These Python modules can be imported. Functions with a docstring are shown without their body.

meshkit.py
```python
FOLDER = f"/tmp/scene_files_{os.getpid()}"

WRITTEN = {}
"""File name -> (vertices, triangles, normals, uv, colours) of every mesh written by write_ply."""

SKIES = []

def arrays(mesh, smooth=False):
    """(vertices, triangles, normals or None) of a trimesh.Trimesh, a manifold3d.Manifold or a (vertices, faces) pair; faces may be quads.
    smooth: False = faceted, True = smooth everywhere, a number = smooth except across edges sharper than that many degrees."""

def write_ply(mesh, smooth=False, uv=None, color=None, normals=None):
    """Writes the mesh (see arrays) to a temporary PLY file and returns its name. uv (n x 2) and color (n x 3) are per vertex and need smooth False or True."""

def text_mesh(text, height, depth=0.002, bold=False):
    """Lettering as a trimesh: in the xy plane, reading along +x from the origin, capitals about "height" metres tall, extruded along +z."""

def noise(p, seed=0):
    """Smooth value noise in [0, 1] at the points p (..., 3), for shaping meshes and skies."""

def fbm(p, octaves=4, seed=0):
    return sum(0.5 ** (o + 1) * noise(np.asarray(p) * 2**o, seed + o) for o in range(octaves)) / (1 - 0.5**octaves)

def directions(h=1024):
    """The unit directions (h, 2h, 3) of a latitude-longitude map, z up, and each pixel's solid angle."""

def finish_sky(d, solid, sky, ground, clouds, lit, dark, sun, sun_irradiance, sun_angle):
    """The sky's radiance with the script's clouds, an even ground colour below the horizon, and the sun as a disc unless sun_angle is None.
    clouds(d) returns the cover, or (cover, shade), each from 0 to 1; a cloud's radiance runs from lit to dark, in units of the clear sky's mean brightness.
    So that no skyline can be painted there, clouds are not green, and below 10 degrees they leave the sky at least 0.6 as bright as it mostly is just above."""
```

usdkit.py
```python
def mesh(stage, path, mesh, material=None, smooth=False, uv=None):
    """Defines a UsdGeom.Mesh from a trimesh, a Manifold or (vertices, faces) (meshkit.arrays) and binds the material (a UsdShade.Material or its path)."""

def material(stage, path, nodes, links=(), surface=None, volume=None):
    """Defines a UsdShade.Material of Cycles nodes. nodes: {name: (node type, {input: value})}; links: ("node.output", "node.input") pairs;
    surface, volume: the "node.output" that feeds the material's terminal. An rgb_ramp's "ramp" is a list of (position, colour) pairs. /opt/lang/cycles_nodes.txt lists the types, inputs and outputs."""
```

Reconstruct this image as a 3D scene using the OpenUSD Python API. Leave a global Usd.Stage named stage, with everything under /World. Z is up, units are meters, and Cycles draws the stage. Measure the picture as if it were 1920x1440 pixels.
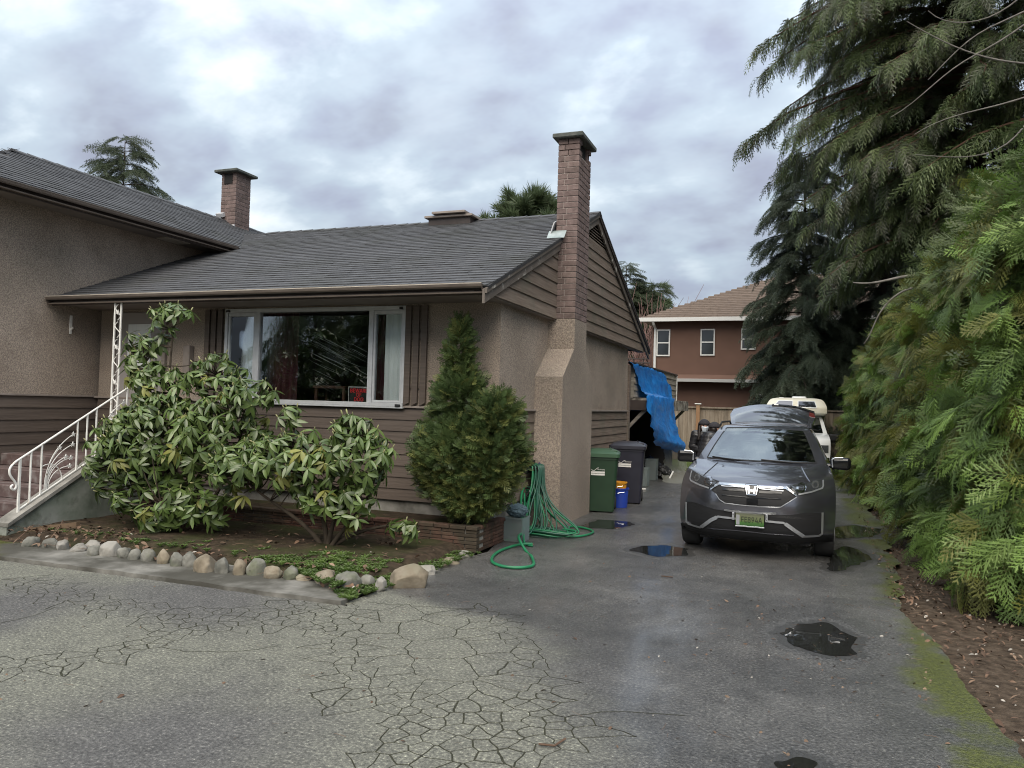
import math, random, numpy as np, trimesh, usdkit, meshkit
import manifold3d as m3
from shapely.geometry import Polygon, LineString, Point, MultiPolygon, box as sbox
from shapely.ops import unary_union
from pxr import Usd, UsdGeom, UsdLux, UsdShade, Gf, Sdf, Vt

stage = Usd.Stage.CreateInMemory()
UsdGeom.SetStageUpAxis(stage, UsdGeom.Tokens.z)
UsdGeom.SetStageMetersPerUnit(stage, 1.0)
UsdGeom.Xform.Define(stage, '/World'); UsdGeom.Scope.Define(stage, '/World/Looks')
T = Sdf.ValueTypeNames

# ------------------------------------------------------------------ camera
F, CX, CY, EYE = 1450.0, 960.0, 720.0, np.array([0, 0, 1.7])
_vy = np.array([548.0, -53.0, -F]); _vy /= np.linalg.norm(_vy)
_vx = -np.array([-3910.0, 75.0, -F]); _vx -= (_vx @ _vy) * _vy; _vx /= np.linalg.norm(_vx)
ROT = np.array([_vx, _vy, np.cross(_vx, _vy)])
cam = UsdGeom.Camera.Define(stage, '/World/camera')
_m = np.eye(4); _m[:3, :3] = ROT.T; _m[3, :3] = EYE
UsdGeom.Xformable(cam).AddTransformOp().Set(Gf.Matrix4d(*_m.ravel().tolist()))
cam.CreateHorizontalApertureAttr(36.0); cam.CreateVerticalApertureAttr(27.0)
cam.CreateFocalLengthAttr(36.0 * F / 1920); cam.CreateClippingRangeAttr(Gf.Vec2f(0.05, 2000))
cam.CreateExposureAttr(1.58)

# ------------------------------------------------------------------ sky and sun (overcast)
SUN_EL, SUN_DIR = math.radians(52), np.array([0.15, -0.75])   # towards the sun, behind the camera
SUN_DIR = SUN_DIR / np.linalg.norm(SUN_DIR) * math.cos(SUN_EL)
SUN_ROT = math.atan2(SUN_DIR[0], SUN_DIR[1])
sky_nodes = {
    'tc': ('texture_coordinate', {}), 'sep': ('separate_xyz', {}),
    'zc': ('math', {'math_type': 'maximum', 'value2': 0.0}), 'za': ('math', {'math_type': 'add', 'value2': 0.42}),
    'dx': ('math', {'math_type': 'divide'}), 'dy': ('math', {'math_type': 'divide'}),
    'uv': ('combine_xyz', {}),
    'mp': ('mapping', {'mapping_type': 'point', 'scale': (1.5, 1.9, 1.0), 'location': (3.1, 7.3, 0.4)}),
    'n1': ('noise_texture', {'scale': 2.3, 'detail': 7.0, 'roughness': 0.55, 'distortion': 0.12}),
    'r1': ('rgb_ramp', {'ramp': [(0.28, (2.5, 2.75, 3.2)), (0.42, (2.9, 3.32, 3.9)), (0.52, (3.15, 3.70, 4.25)), (0.61, (4.0, 4.55, 5.0)), (0.73, (5.4, 5.8, 6.1))]}),
    'n2': ('noise_texture', {'scale': 4.6, 'detail': 5.0, 'roughness': 0.5, 'distortion': 0.1}),
    'r2': ('rgb_ramp', {'ramp': [(0.32, (0.84, 0.81, 0.87)), (0.52, (1.0, 1.0, 1.0)), (0.72, (1.14, 1.12, 1.09))]}),
    'mu': ('mix_color', {'blend_type': 'multiply', 'fac': 1.0, 'use_clamp': False}),
    'gz': ('map_range', {'from_min': 0.0, 'from_max': 1.0, 'to_min': 0.80, 'to_max': 2.3}),
    'gv': ('combine_xyz', {}),
    'm3': ('mix_color', {'blend_type': 'multiply', 'fac': 1.0, 'use_clamp': False}),
    'sky': ('sky_texture', {'sky_type': 'single_scattering', 'sun_disc': False, 'sun_elevation': SUN_EL, 'sun_rotation': SUN_ROT, 'aerosol_density': 2.0}),
    'mx': ('mix_color', {'blend_type': 'mix', 'fac': 0.93, 'use_clamp': False}),
    'bg': ('background_shader', {'strength': 0.055}),
}
sky_links = [('tc.generated', 'sep.vector'), ('sep.z', 'zc.value1'), ('zc.value', 'za.value1'), ('sep.x', 'dx.value1'), ('za.value', 'dx.value2'),
             ('sep.y', 'dy.value1'), ('za.value', 'dy.value2'), ('dx.value', 'uv.x'), ('dy.value', 'uv.y'), ('uv.vector', 'mp.vector'),
             ('mp.vector', 'n1.vector'), ('n1.fac', 'r1.fac'), ('mp.vector', 'n2.vector'), ('n2.fac', 'r2.fac'), ('r1.color', 'mu.a'), ('r2.color', 'mu.b'),
             ('zc.value', 'gz.value'), ('gz.result', 'gv.x'), ('gz.result', 'gv.y'), ('gz.result', 'gv.z'), ('mu.result', 'm3.a'), ('gv.vector', 'm3.b'),
             ('sky.color', 'mx.a'), ('m3.result', 'mx.b'), ('mx.result', 'bg.color')]
skym = usdkit.material(stage, '/World/Looks/overcast_sky', sky_nodes, sky_links, surface='bg.background')
dome = UsdLux.DomeLight.Define(stage, '/World/sky'); dome.CreateIntensityAttr(1.0)
UsdShade.MaterialBindingAPI.Apply(dome.GetPrim()).Bind(skym)
dome.GetPrim().SetCustomDataByKey('kind', 'structure')
sun = UsdLux.DistantLight.Define(stage, '/World/sun')
sun.CreateIntensityAttr(0.4); sun.CreateAngleAttr(60.0); sun.CreateNormalizeAttr(True); sun.CreateColorAttr(Gf.Vec3f(1.0, 0.90, 0.76))
_d = np.array([SUN_DIR[0], SUN_DIR[1], math.sin(SUN_EL)]); _x = np.cross([0, 0, 1.0], _d); _x /= np.linalg.norm(_x); _y = np.cross(_d, _x)
_m = np.eye(4); _m[0, :3], _m[1, :3], _m[2, :3] = _x, _y, _d
UsdGeom.Xformable(sun).AddTransformOp().Set(Gf.Matrix4d(*_m.ravel().tolist()))

# ------------------------------------------------------------------ helpers
def at(u, v, **k):
    """The point where the line of sight through a photograph pixel meets the plane X=, Y= or Z= (a measurement of the photograph)."""
    r = ROT @ np.array([u - CX, -(v - CY), -F]); a, val = list(k.items())[0]; i = 'XYZ'.index(a)
    return EYE + (val - EYE[i]) / r[i] * r
_used = {}
def path_in(parent, name):
    k = (parent, name); n = _used.get(k, 0); _used[k] = n + 1
    return f'{parent}/{name}' if n == 0 else f'{parent}/{name}_{n:03d}'
def props(prim, label=None, cat=None, group=None, kind=None):
    for k, v in (('label', label), ('category', cat), ('group', group), ('kind', kind)):
        if v: prim.SetCustomDataByKey(k, v)
class Thing:
    def __init__(s, name, label=None, cat=None, loc=(0, 0, 0), rz=0.0, group=None, kind=None, parent='/World'):
        s.path = path_in(parent, name); s.loc = np.array(loc, float); s.rz = rz
        x = UsdGeom.Xform.Define(stage, s.path)
        if any(s.loc): x.AddTranslateOp().Set(Gf.Vec3d(*map(float, s.loc)))
        if rz: x.AddRotateZOp().Set(math.degrees(rz))
        s.prim = x.GetPrim(); props(s.prim, label, cat, group, kind)
    def part(s, name, mesh, m, label=None, kind=None, smooth=False, under=None, uv=None, raw=False):
        """mesh in world coordinates (raw: in the thing's own)"""
        v, f = vf(mesh)
        if not raw:
            v = v - s.loc
            if s.rz:
                c, q = math.cos(-s.rz), math.sin(-s.rz); v = np.c_[v[:, 0] * c - v[:, 1] * q, v[:, 0] * q + v[:, 1] * c, v[:, 2]]
        p = path_in(under or s.path, name)
        g = usdkit.mesh(stage, p, (v, f), m, smooth=smooth, uv=uv)
        props(g.GetPrim(), label, None, None, kind)
        return p
def top(name, mesh, m, label=None, cat=None, group=None, kind=None, smooth=False):
    p = path_in('/World', name)
    g = usdkit.mesh(stage, p, vf(mesh), m, smooth=smooth); props(g.GetPrim(), label, cat, group, kind); return p
def vf(mesh):
    if isinstance(mesh, MB): return mesh.arr()
    if hasattr(mesh, 'to_mesh'):
        q = mesh.to_mesh(); return np.array(q.vert_properties[:, :3], float), np.array(q.tri_verts, int)
    if isinstance(mesh, (tuple, list)):
        v, f = np.asarray(mesh[0], float), np.asarray(mesh[1], int)
        if f.shape[1] == 4: f = np.vstack([f[:, [0, 1, 2]], f[:, [0, 2, 3]]])
        return v, f
    return np.array(mesh.vertices, float), np.array(mesh.faces, int)
def _chamfer_topology():
    pts = []
    for sx in (-1, 1):
        for sy in (-1, 1):
            for sz in (-1, 1):
                for k in range(3):
                    q = np.array([sx, sy, sz], float); q[[i for i in range(3) if i != k]] *= 0.8; pts.append(q)
    h = trimesh.convex.convex_hull(np.array(pts)); idx = [int(np.argmin(((np.array(pts) - v) ** 2).sum(1))) for v in h.vertices]
    return np.array(pts), np.array(idx)[h.faces]
_CP, _CF = _chamfer_topology()
class MB:
    def __init__(s): s.V, s.Fs, s.n = [], [], 0
    def add(s, v, f=None):
        if f is None: v, f = vf(v)
        f = np.asarray(f, int)
        if f.shape[1] == 4: f = np.vstack([f[:, [0, 1, 2]], f[:, [0, 2, 3]]])
        s.V.append(np.asarray(v, float)); s.Fs.append(f + s.n); s.n += len(v); return s
    def arr(s): return np.vstack(s.V), np.vstack(s.Fs)
    def hexa(s, p):   # p: 8 points, bottom ring 0-3 counter-clockwise seen from above, top ring 4-7
        return s.add(np.array(p, float), np.array([[0, 3, 2, 1], [4, 5, 6, 7], [0, 1, 5, 4], [1, 2, 6, 5], [2, 3, 7, 6], [3, 0, 4, 7]]))
    def box(s, x0, x1, y0, y1, z0, z1):
        return s.hexa([(x0, y0, z0), (x1, y0, z0), (x1, y1, z0), (x0, y1, z0), (x0, y0, z1), (x1, y0, z1), (x1, y1, z1), (x0, y1, z1)])
    def cbox(s, x0, x1, y0, y1, z0, z1, b=0.004, rot=None, about=None):
        c, h = np.array([(x0 + x1) / 2, (y0 + y1) / 2, (z0 + z1) / 2]), np.array([x1 - x0, y1 - y0, z1 - z0]) / 2
        sg = np.sign(_CP); v = sg * (h - b * (np.abs(_CP) < 0.9))
        if rot is not None: v = v @ rot.T
        return s.add(v + c, _CF)
    def tube(s, pts, r, sides=8, caps=True):
        p = np.asarray(pts, float); n = len(p); r = np.broadcast_to(np.asarray(r, float), (n,))
        t = np.gradient(p, axis=0); t /= np.linalg.norm(t, axis=1, keepdims=True) + 1e-12
        a = np.zeros_like(p); ref = np.array([0, 0, 1.0]) if abs(t[0, 2]) < 0.9 else np.array([1.0, 0, 0])
        q = np.cross(t[0], ref); a[0] = q / np.linalg.norm(q)
        for i in range(1, n):
            q = a[i - 1] - (a[i - 1] @ t[i]) * t[i]; a[i] = q / (np.linalg.norm(q) + 1e-12)
        b = np.cross(t, a); g = np.arange(sides) * 2 * np.pi / sides
        v = (p[:, None] + r[:, None, None] * (np.cos(g)[None, :, None] * a[:, None] + np.sin(g)[None, :, None] * b[:, None])).reshape(-1, 3)
        i, j = np.meshgrid(np.arange(n - 1), np.arange(sides), indexing='ij'); jj = (j + 1) % sides
        f = np.stack([i * sides + j, i * sides + jj, (i + 1) * sides + jj, (i + 1) * sides + j], -1).reshape(-1, 4)
        f = np.vstack([f[:, [0, 1, 2]], f[:, [0, 2, 3]]])
        if caps:
            v = np.vstack([v, p[:1], p[-1:]]); k = np.arange(sides); k2 = (k + 1) % sides
            f = np.vstack([f, np.c_[k2, k, np.full(sides, n * sides)], np.c_[(n - 1) * sides + k, (n - 1) * sides + k2, np.full(sides, n * sides + 1)]])
        return s.add(v, f)
    def prism(s, poly, d, o=(0, 0, 0), ax=((1, 0, 0), (0, 1, 0))):
        """extrude a shapely polygon or a point list given in the plane o + a*ax0 + b*ax1 by the vector d"""
        if not hasattr(poly, 'exterior'): poly = Polygon(poly)
        if not poly.is_valid: poly = poly.buffer(0)
        for pg in getattr(poly, 'geoms', [poly]):
            if pg.is_empty or pg.area < 1e-9: continue
            q, f = trimesh.creation.triangulate_polygon(pg, engine='earcut'); q = np.asarray(q); f = np.asarray(f)
            a0, a1, o_, d_ = map(lambda x: np.array(x, float), (ax[0], ax[1], o, d))
            e1 = q[f[:, 1]] - q[f[:, 0]]; e2 = q[f[:, 2]] - q[f[:, 0]]; neg = e1[:, 0] * e2[:, 1] - e1[:, 1] * e2[:, 0] < 0
            f[neg] = f[neg][:, ::-1]
            if np.cross(a0, a1) @ d_ < 0: f = f[:, ::-1]
            base = o_ + q[:, :1] * a0 + q[:, 1:] * a1; n = len(base)
            V = [base, base + d_]; FF = [f[:, ::-1], f + n]; k = 2 * n
            flip = np.cross(a0, a1) @ d_ < 0
            for ring in [pg.exterior, *pg.interiors]:
                c = np.array(ring.coords)[:-1]
                if (ring is pg.exterior) != bool(ring.is_ccw): c = c[::-1]
                w = o_ + c[:, :1] * a0 + c[:, 1:] * a1; m = len(w); i = np.arange(m); j = (i + 1) % m
                V += [w, w + d_]; t1 = np.c_[k + i, k + j, k + m + j]; t2 = np.c_[k + i, k + m + j, k + m + i]
                if flip: t1, t2 = t1[:, ::-1], t2[:, ::-1]
                FF += [t1, t2]; k += 2 * m
            s.add(np.vstack(V), np.vstack(FF))
        return s
    def lathe(s, prof, o, sides=20):
        prof = np.array(prof, float); g = np.arange(sides) * 2 * np.pi / sides; n = len(prof)
        v = np.stack([prof[:, None, 0] * np.cos(g), prof[:, None, 0] * np.sin(g), np.broadcast_to(prof[:, None, 1], (n, sides))], -1).reshape(-1, 3) + np.array(o)
        i, j = np.meshgrid(np.arange(n - 1), np.arange(sides), indexing='ij'); jj = (j + 1) % sides
        return s.add(v, np.stack([i * sides + j, i * sides + jj, (i + 1) * sides + jj, (i + 1) * sides + j], -1).reshape(-1, 4))
def grid_mesh(P):
    """P: (n, m, 3) points -> vertices, faces"""
    n, m = P.shape[:2]; i, j = np.meshgrid(np.arange(n - 1), np.arange(m - 1), indexing='ij')
    return P.reshape(-1, 3), np.stack([i * m + j, i * m + j + 1, (i + 1) * m + j + 1, (i + 1) * m + j], -1).reshape(-1, 4)
def one(fn): b = MB(); fn(b); return b
def Box(*a): return MB().box(*a)
def CBox(*a, **k): return MB().cbox(*a, **k)
def rotz(a): c, s = math.cos(a), math.sin(a); return np.array([[c, -s, 0], [s, c, 0], [0, 0, 1.0]])
def roty(a): c, s = math.cos(a), math.sin(a); return np.array([[c, 0, s], [0, 1, 0], [-s, 0, c]])
def rotx(a): c, s = math.cos(a), math.sin(a); return np.array([[1, 0, 0], [0, c, -s], [0, s, c]])
def smoothstep(a, b, x): t = np.clip((np.asarray(x, float) - a) / (b - a), 0, 1); return t * t * (3 - 2 * t)
def spline(pts, n=40):
    from scipy.interpolate import CubicSpline
    p = np.array(pts, float); t = np.r_[0, np.cumsum(np.linalg.norm(np.diff(p, axis=0), axis=1) + 1e-9)]
    return CubicSpline(t, p)(np.linspace(0, t[-1], n))

# ------------------------------------------------------------------ materials
def M(name, cols, scale=6.0, detail=5.0, rough=0.6, bump=0.0, bscale=60.0, bdist=0.01, spec=0.5, metal=0.0, coat=0.0, isl=0.0, obj=0.0,
      stretch=(1, 1, 1), trans=0.0, stain=None, local=False, rrange=None, extra=None, nrough=0.55, alpha=None):
    if not isinstance(cols[0], (tuple, list)): cols = [cols]
    if len(cols) > 1 and len(cols[0]) == 3 and not isinstance(cols[0][1], (tuple, list)):
        cols = list(zip(np.linspace(0.3, 0.7, len(cols)), cols))
    elif len(cols) == 1: cols = [(0.0, cols[0]), (1.0, cols[0])]
    N = {'tc': ('texture_coordinate', {}), 'geo': ('geometry', {}), 'mp': ('mapping', {'mapping_type': 'point', 'scale': stretch}),
         'n': ('noise_texture', {'scale': scale, 'detail': detail, 'roughness': nrough}), 'r': ('rgb_ramp', {'ramp': cols}),
         'p': ('principled_bsdf', {'roughness': rough, 'specular_ior_level': spec, 'metallic': metal, 'coat_weight': coat})}
    L = [('tc.object' if local else 'geo.position', 'mp.vector'), ('mp.vector', 'n.vector'), ('n.fac', 'r.fac')]
    col = 'r.color'
    if stain:   # (colour, scale, lo, hi)
        N['sn'] = ('noise_texture', {'scale': stain[1], 'detail': 5.0, 'roughness': 0.6}); N['sr'] = ('map_range', {'from_min': stain[2], 'from_max': stain[3], 'to_min': 0.0, 'to_max': stain[4] if len(stain) > 4 else 0.8, 'clamp': True})
        N['sm'] = ('mix_color', {'b': stain[0]}); L += [('geo.position', 'sn.vector'), ('sn.fac', 'sr.value'), ('sr.result', 'sm.fac'), (col, 'sm.a')]; col = 'sm.result'
    if isl or obj:
        N['hv'] = ('hsv', {'saturation': 1.0, 'fac': 1.0})
        src = 'geo.random_per_island'
        if obj: N['oi'] = ('object_info', {}); src = 'oi.random'
        w = isl or obj
        N['mr'] = ('map_range', {'from_min': 0.0, 'from_max': 1.0, 'to_min': 1 - w, 'to_max': 1 + w}); L += [(src, 'mr.value'), ('mr.result', 'hv.value'), (col, 'hv.color')]; col = 'hv.color'
    L.append((col, 'p.base_color'))
    if bump:
        N['bn'] = ('noise_texture', {'scale': bscale, 'detail': 4.0, 'roughness': 0.6}); N['b'] = ('bump', {'strength': bump, 'distance': bdist})
        L += [('mp.vector', 'bn.vector'), ('bn.fac', 'b.height'), ('b.normal', 'p.normal')]
    if rrange:
        N['rr'] = ('map_range', {'from_min': 0.35, 'from_max': 0.65, 'to_min': rrange[0], 'to_max': rrange[1], 'clamp': True}); L += [('n.fac', 'rr.value'), ('rr.result', 'p.roughness')]
    surf = 'p.BSDF'
    if trans:
        N['tr'] = ('translucent_bsdf', {}); N['ms'] = ('mix_closure', {'fac': trans}); L += [(col, 'tr.color'), ('p.BSDF', 'ms.closure1'), ('tr.BSDF', 'ms.closure2')]; surf = 'ms.closure'
    if extra: extra(N, L)
    return usdkit.material(stage, '/World/Looks/' + name, N, L, surface=surf)
def glass(name, tint=(0.9, 0.95, 0.93), ior=1.5, rough=0.0, bump=0.0, bscale=2.0, gloss=(0.95, 0.97, 1.0)):
    N = {'t': ('transparent_bsdf', {'color': tint}), 'g': ('glossy_bsdf', {'color': gloss, 'roughness': rough}), 'f': ('fresnel', {'IOR': ior}), 'm': ('mix_closure', {})}
    L = [('f.fac', 'm.fac'), ('t.BSDF', 'm.closure1'), ('g.BSDF', 'm.closure2')]
    if bump:
        N.update({'geo': ('geometry', {}), 'n': ('noise_texture', {'scale': bscale, 'detail': 1.0}), 'b': ('bump', {'strength': bump, 'distance': 0.05})})
        L += [('geo.position', 'n.vector'), ('n.fac', 'b.height'), ('b.normal', 'g.normal')]
    return usdkit.material(stage, '/World/Looks/' + name, N, L, surface='m.closure')

STUCCO_E = lambda N, L: (N.update({'sp': ('noise_texture', {'scale': 66.0, 'detail': 3.0, 'roughness': 0.75}), 'spr': ('rgb_ramp', {'ramp': [(0.34, (0.52, 0.50, 0.50)), (0.5, (1.0, 1.0, 1.0)), (0.66, (1.55, 1.52, 1.46))]}),
     'spm': ('mix_color', {'blend_type': 'multiply', 'fac': 1.0, 'use_clamp': False}), 'st': ('noise_texture', {'scale': 1.0, 'detail': 5.0, 'roughness': 0.65})}),
     L.remove(('sm.result', 'p.base_color')), L.extend([('geo.position', 'sp.vector'), ('sp.fac', 'spr.fac'), ('sm.result', 'spm.a'), ('spr.color', 'spm.b'), ('spm.result', 'p.base_color')]))
mt = {}
mt['stucco'] = M('stucco', [(0.248, 0.206, 0.172), (0.302, 0.254, 0.213), (0.338, 0.286, 0.242)], scale=2.2, rough=0.95, bump=0.9, bscale=90, bdist=0.012, spec=0.15, stain=((0.125, 0.112, 0.092), 1.1, 0.46, 0.70, 0.55), extra=STUCCO_E)
mt['brown_siding'] = M('brown_siding', [(0.074, 0.058, 0.048), (0.096, 0.075, 0.062), (0.113, 0.090, 0.075)], scale=3, stretch=(0.6, 0.6, 14), rough=0.55, bump=0.25, bscale=14, spec=0.35, obj=0.10)
mt['grey_siding'] = M('weathered_siding', [(0.115, 0.088, 0.070), (0.158, 0.124, 0.100), (0.195, 0.158, 0.130)], scale=3, stretch=(1, 0.6, 14), rough=0.75, bump=0.3, bscale=14, spec=0.25, obj=0.12, stain=((0.10, 0.10, 0.075), 1.6, 0.5, 0.7, 0.6))
mt['trim_brown'] = M('trim_brown', [(0.040, 0.030, 0.027), (0.056, 0.043, 0.038)], scale=5, rough=0.45, spec=0.4)
mt['trim_tan'] = M('trim_tan', [(0.19, 0.16, 0.14), (0.25, 0.215, 0.19)], scale=6, rough=0.6)
mt['rake'] = M('peeling_rake_paint', [(0.45, (0.10, 0.083, 0.070)), (0.60, (0.125, 0.105, 0.09)), (0.66, (0.42, 0.40, 0.36)), (0.8, (0.5, 0.47, 0.43))], scale=4.5, detail=7, rough=0.7, bump=0.3, bscale=20)
mt['soffit'] = M('soffit', [(0.15, 0.125, 0.11), (0.19, 0.16, 0.14)], scale=3, rough=0.8)
mt['gutter'] = M('gutter_paint', [(0.080, 0.063, 0.052), (0.115, 0.092, 0.076)], scale=4, rough=0.38, spec=0.5)
mt['gutter_lip'] = M('gutter_lip', [(0.30, 0.26, 0.22), (0.46, 0.42, 0.36)], scale=7, rough=0.4)
mt['shingle'] = M('asphalt_shingle', [(0.054, 0.055, 0.060), (0.082, 0.083, 0.089), (0.112, 0.113, 0.120)], scale=9, detail=7, rough=0.72, bump=0.5, bscale=220, bdist=0.004, spec=0.45, isl=0.30, nrough=0.7, stain=((0.045, 0.046, 0.036), 0.9, 0.48, 0.72, 0.6))
mt['shingle_deck'] = M('roof_deck', (0.02, 0.02, 0.022), rough=0.9)
mt['brick'] = M('chimney_brick', [(0.112, 0.083, 0.077), (0.155, 0.114, 0.106), (0.195, 0.145, 0.135)], scale=14, rough=0.88, bump=0.5, bscale=120, spec=0.2, obj=0.16, stain=((0.10, 0.085, 0.07), 1.7, 0.5, 0.75, 0.6))
mt['mortar'] = M('mortar', [(0.27, 0.225, 0.205), (0.36, 0.31, 0.285)], scale=20, rough=0.95, bump=0.4, bscale=90)
mt['chimney_cap'] = M('chimney_cap_concrete', [(0.045, 0.055, 0.050), (0.105, 0.11, 0.10)], scale=9, rough=0.9, bump=0.4, bscale=60)
mt['opening_dark'] = M('opening_dark', (0.012, 0.011, 0.011), rough=0.95)  # near black fill standing in for the shade inside vent and chimney openings
mt['flashing'] = M('metal_flashing', [(0.22, 0.27, 0.27), (0.36, 0.40, 0.40)], scale=9, rough=0.45, metal=0.5)
mt['flashing_pale'] = M('pale_flashing', [(0.42, 0.42, 0.43), (0.55, 0.55, 0.56)], scale=9, rough=0.5, metal=0.2)
mt['alu'] = M('aluminium_frame', [(0.44, 0.455, 0.47), (0.54, 0.555, 0.57)], scale=12, rough=0.45, metal=0.3)
mt['white_paint'] = M('white_iron_paint', [(0.40, (0.62, 0.61, 0.58)), (0.60, (0.72, 0.71, 0.68)), (0.72, (0.30, 0.24, 0.18))], scale=18, rough=0.5)
mt['curtain'] = M('white_curtain', [(0.70, 0.73, 0.72), (0.82, 0.85, 0.84)], scale=3, stretch=(14, 1, 0.3), rough=0.9, trans=0.1)
mt['maroon'] = M('maroon_drape', [(0.055, 0.012, 0.018), (0.09, 0.02, 0.03)], scale=6, stretch=(8, 1, 0.4), rough=0.9)
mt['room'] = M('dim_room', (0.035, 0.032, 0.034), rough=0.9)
mt['wood'] = M('red_brown_wood', [(0.07, 0.032, 0.02), (0.11, 0.05, 0.03)], scale=5, stretch=(1, 1, 8), rough=0.5)
mt['concrete'] = M('aged_concrete', [(0.16, 0.155, 0.14), (0.235, 0.225, 0.205), (0.29, 0.28, 0.255)], scale=5, detail=8, rough=0.92, bump=0.5, bscale=70, stain=((0.05, 0.05, 0.042), 1.8, 0.48, 0.66, 0.75), spec=0.2)
mt['mossy_concrete'] = M('mossy_stair_wall', [(0.11, 0.135, 0.105), (0.185, 0.205, 0.175), (0.26, 0.27, 0.25)], scale=3.2, detail=8, rough=0.9, bump=0.4, bscale=50, stain=((0.045, 0.05, 0.035), 2.6, 0.5, 0.68, 0.85), spec=0.2)
mt['red_step'] = M('worn_red_step', [(0.045, 0.030, 0.028), (0.078, 0.050, 0.046), (0.16, 0.14, 0.135)], scale=6, detail=7, rough=0.7, bump=0.3, bscale=40)
mt['roman_brick'] = M('roman_brick', [(0.060, 0.030, 0.023), (0.10, 0.050, 0.037), (0.145, 0.078, 0.056)], scale=10, detail=7, rough=0.85, bump=0.5, bscale=90, obj=0.25, stain=((0.035, 0.035, 0.024), 1.6, 0.44, 0.62, 0.8), spec=0.25)  # brick and mossy stain darkened to put in the shade under the shrubs
mt['glass'] = glass('window_glass', tint=(0.93, 0.95, 0.95), ior=1.55, bump=0.05, bscale=1.2)
mt['black'] = M('black_plastic', (0.012, 0.012, 0.013), rough=0.5)
mt['door'] = M('front_door_paint', (0.28, 0.26, 0.25), rough=0.5)
mt['rubber'] = M('tyre_rubber', [(0.014, 0.014, 0.014), (0.024, 0.024, 0.024)], scale=20, rough=0.8)
# ================================================================== ground sheet
def ground_sheet():
    g = MB(); n = 60; xs = np.sinh(np.linspace(-4.6, 4.6, n)) * 8; ys = np.sinh(np.linspace(-4.6, 4.6, n)) * 8 + 8
    X, Y = np.meshgrid(xs, ys, indexing='ij'); Z = -0.05 - 0.02 * meshkit.fbm(np.stack([X, Y, 0 * X], -1) * 0.3)
    return g.add(*grid_mesh(np.stack([X, Y, Z], -1)))
mt['soil'] = M('soil', [(0.035, 0.025, 0.018), (0.065, 0.048, 0.034), (0.10, 0.075, 0.055)], scale=14, detail=9, rough=0.95, bump=0.9, bscale=40, bdist=0.03, spec=0.15)
top('ground', ground_sheet(), mt['soil'], kind='structure')

# ================================================================== the house
XS, YW, YB, XW, XG = -3.58, 9.0, 16.5, -10.36, -3.47
YE, ZE, YR, ZR = 8.13, 3.05, 13.05, 5.07          # eave and ridge of the low roof (top surface)
SL = (ZR - ZE) / (YR - YE)
H = Thing('bungalow_house', 'split level bungalow in pebbled beige stucco and brown lap siding with grey shingle roofs', 'house', (-8.0, 12.0, 0))
HP = H.path
def lap(o, a, n, L, z0, z1, tb=0.022, tt=0.006):
    o, a, n = np.array(o, float), np.array(a, float), np.array(n, float); Z = np.array([0, 0, 1.0])
    q = [o + n * tb + Z * z0, o + a * L + n * tb + Z * z0, o + a * L + Z * z0, o + Z * z0, o + n * tt + Z * z1, o + a * L + n * tt + Z * z1, o + a * L + Z * z1, o + Z * z1]
    b = MB()
    if np.cross(a, -n)[2] < 0: q = [q[i] for i in (1, 0, 3, 2, 5, 4, 7, 6)]
    return b.hexa(q)
WX0, WX1, WZ0, WZ1 = -7.865, -4.912, 1.618, 2.952    # the picture window
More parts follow.
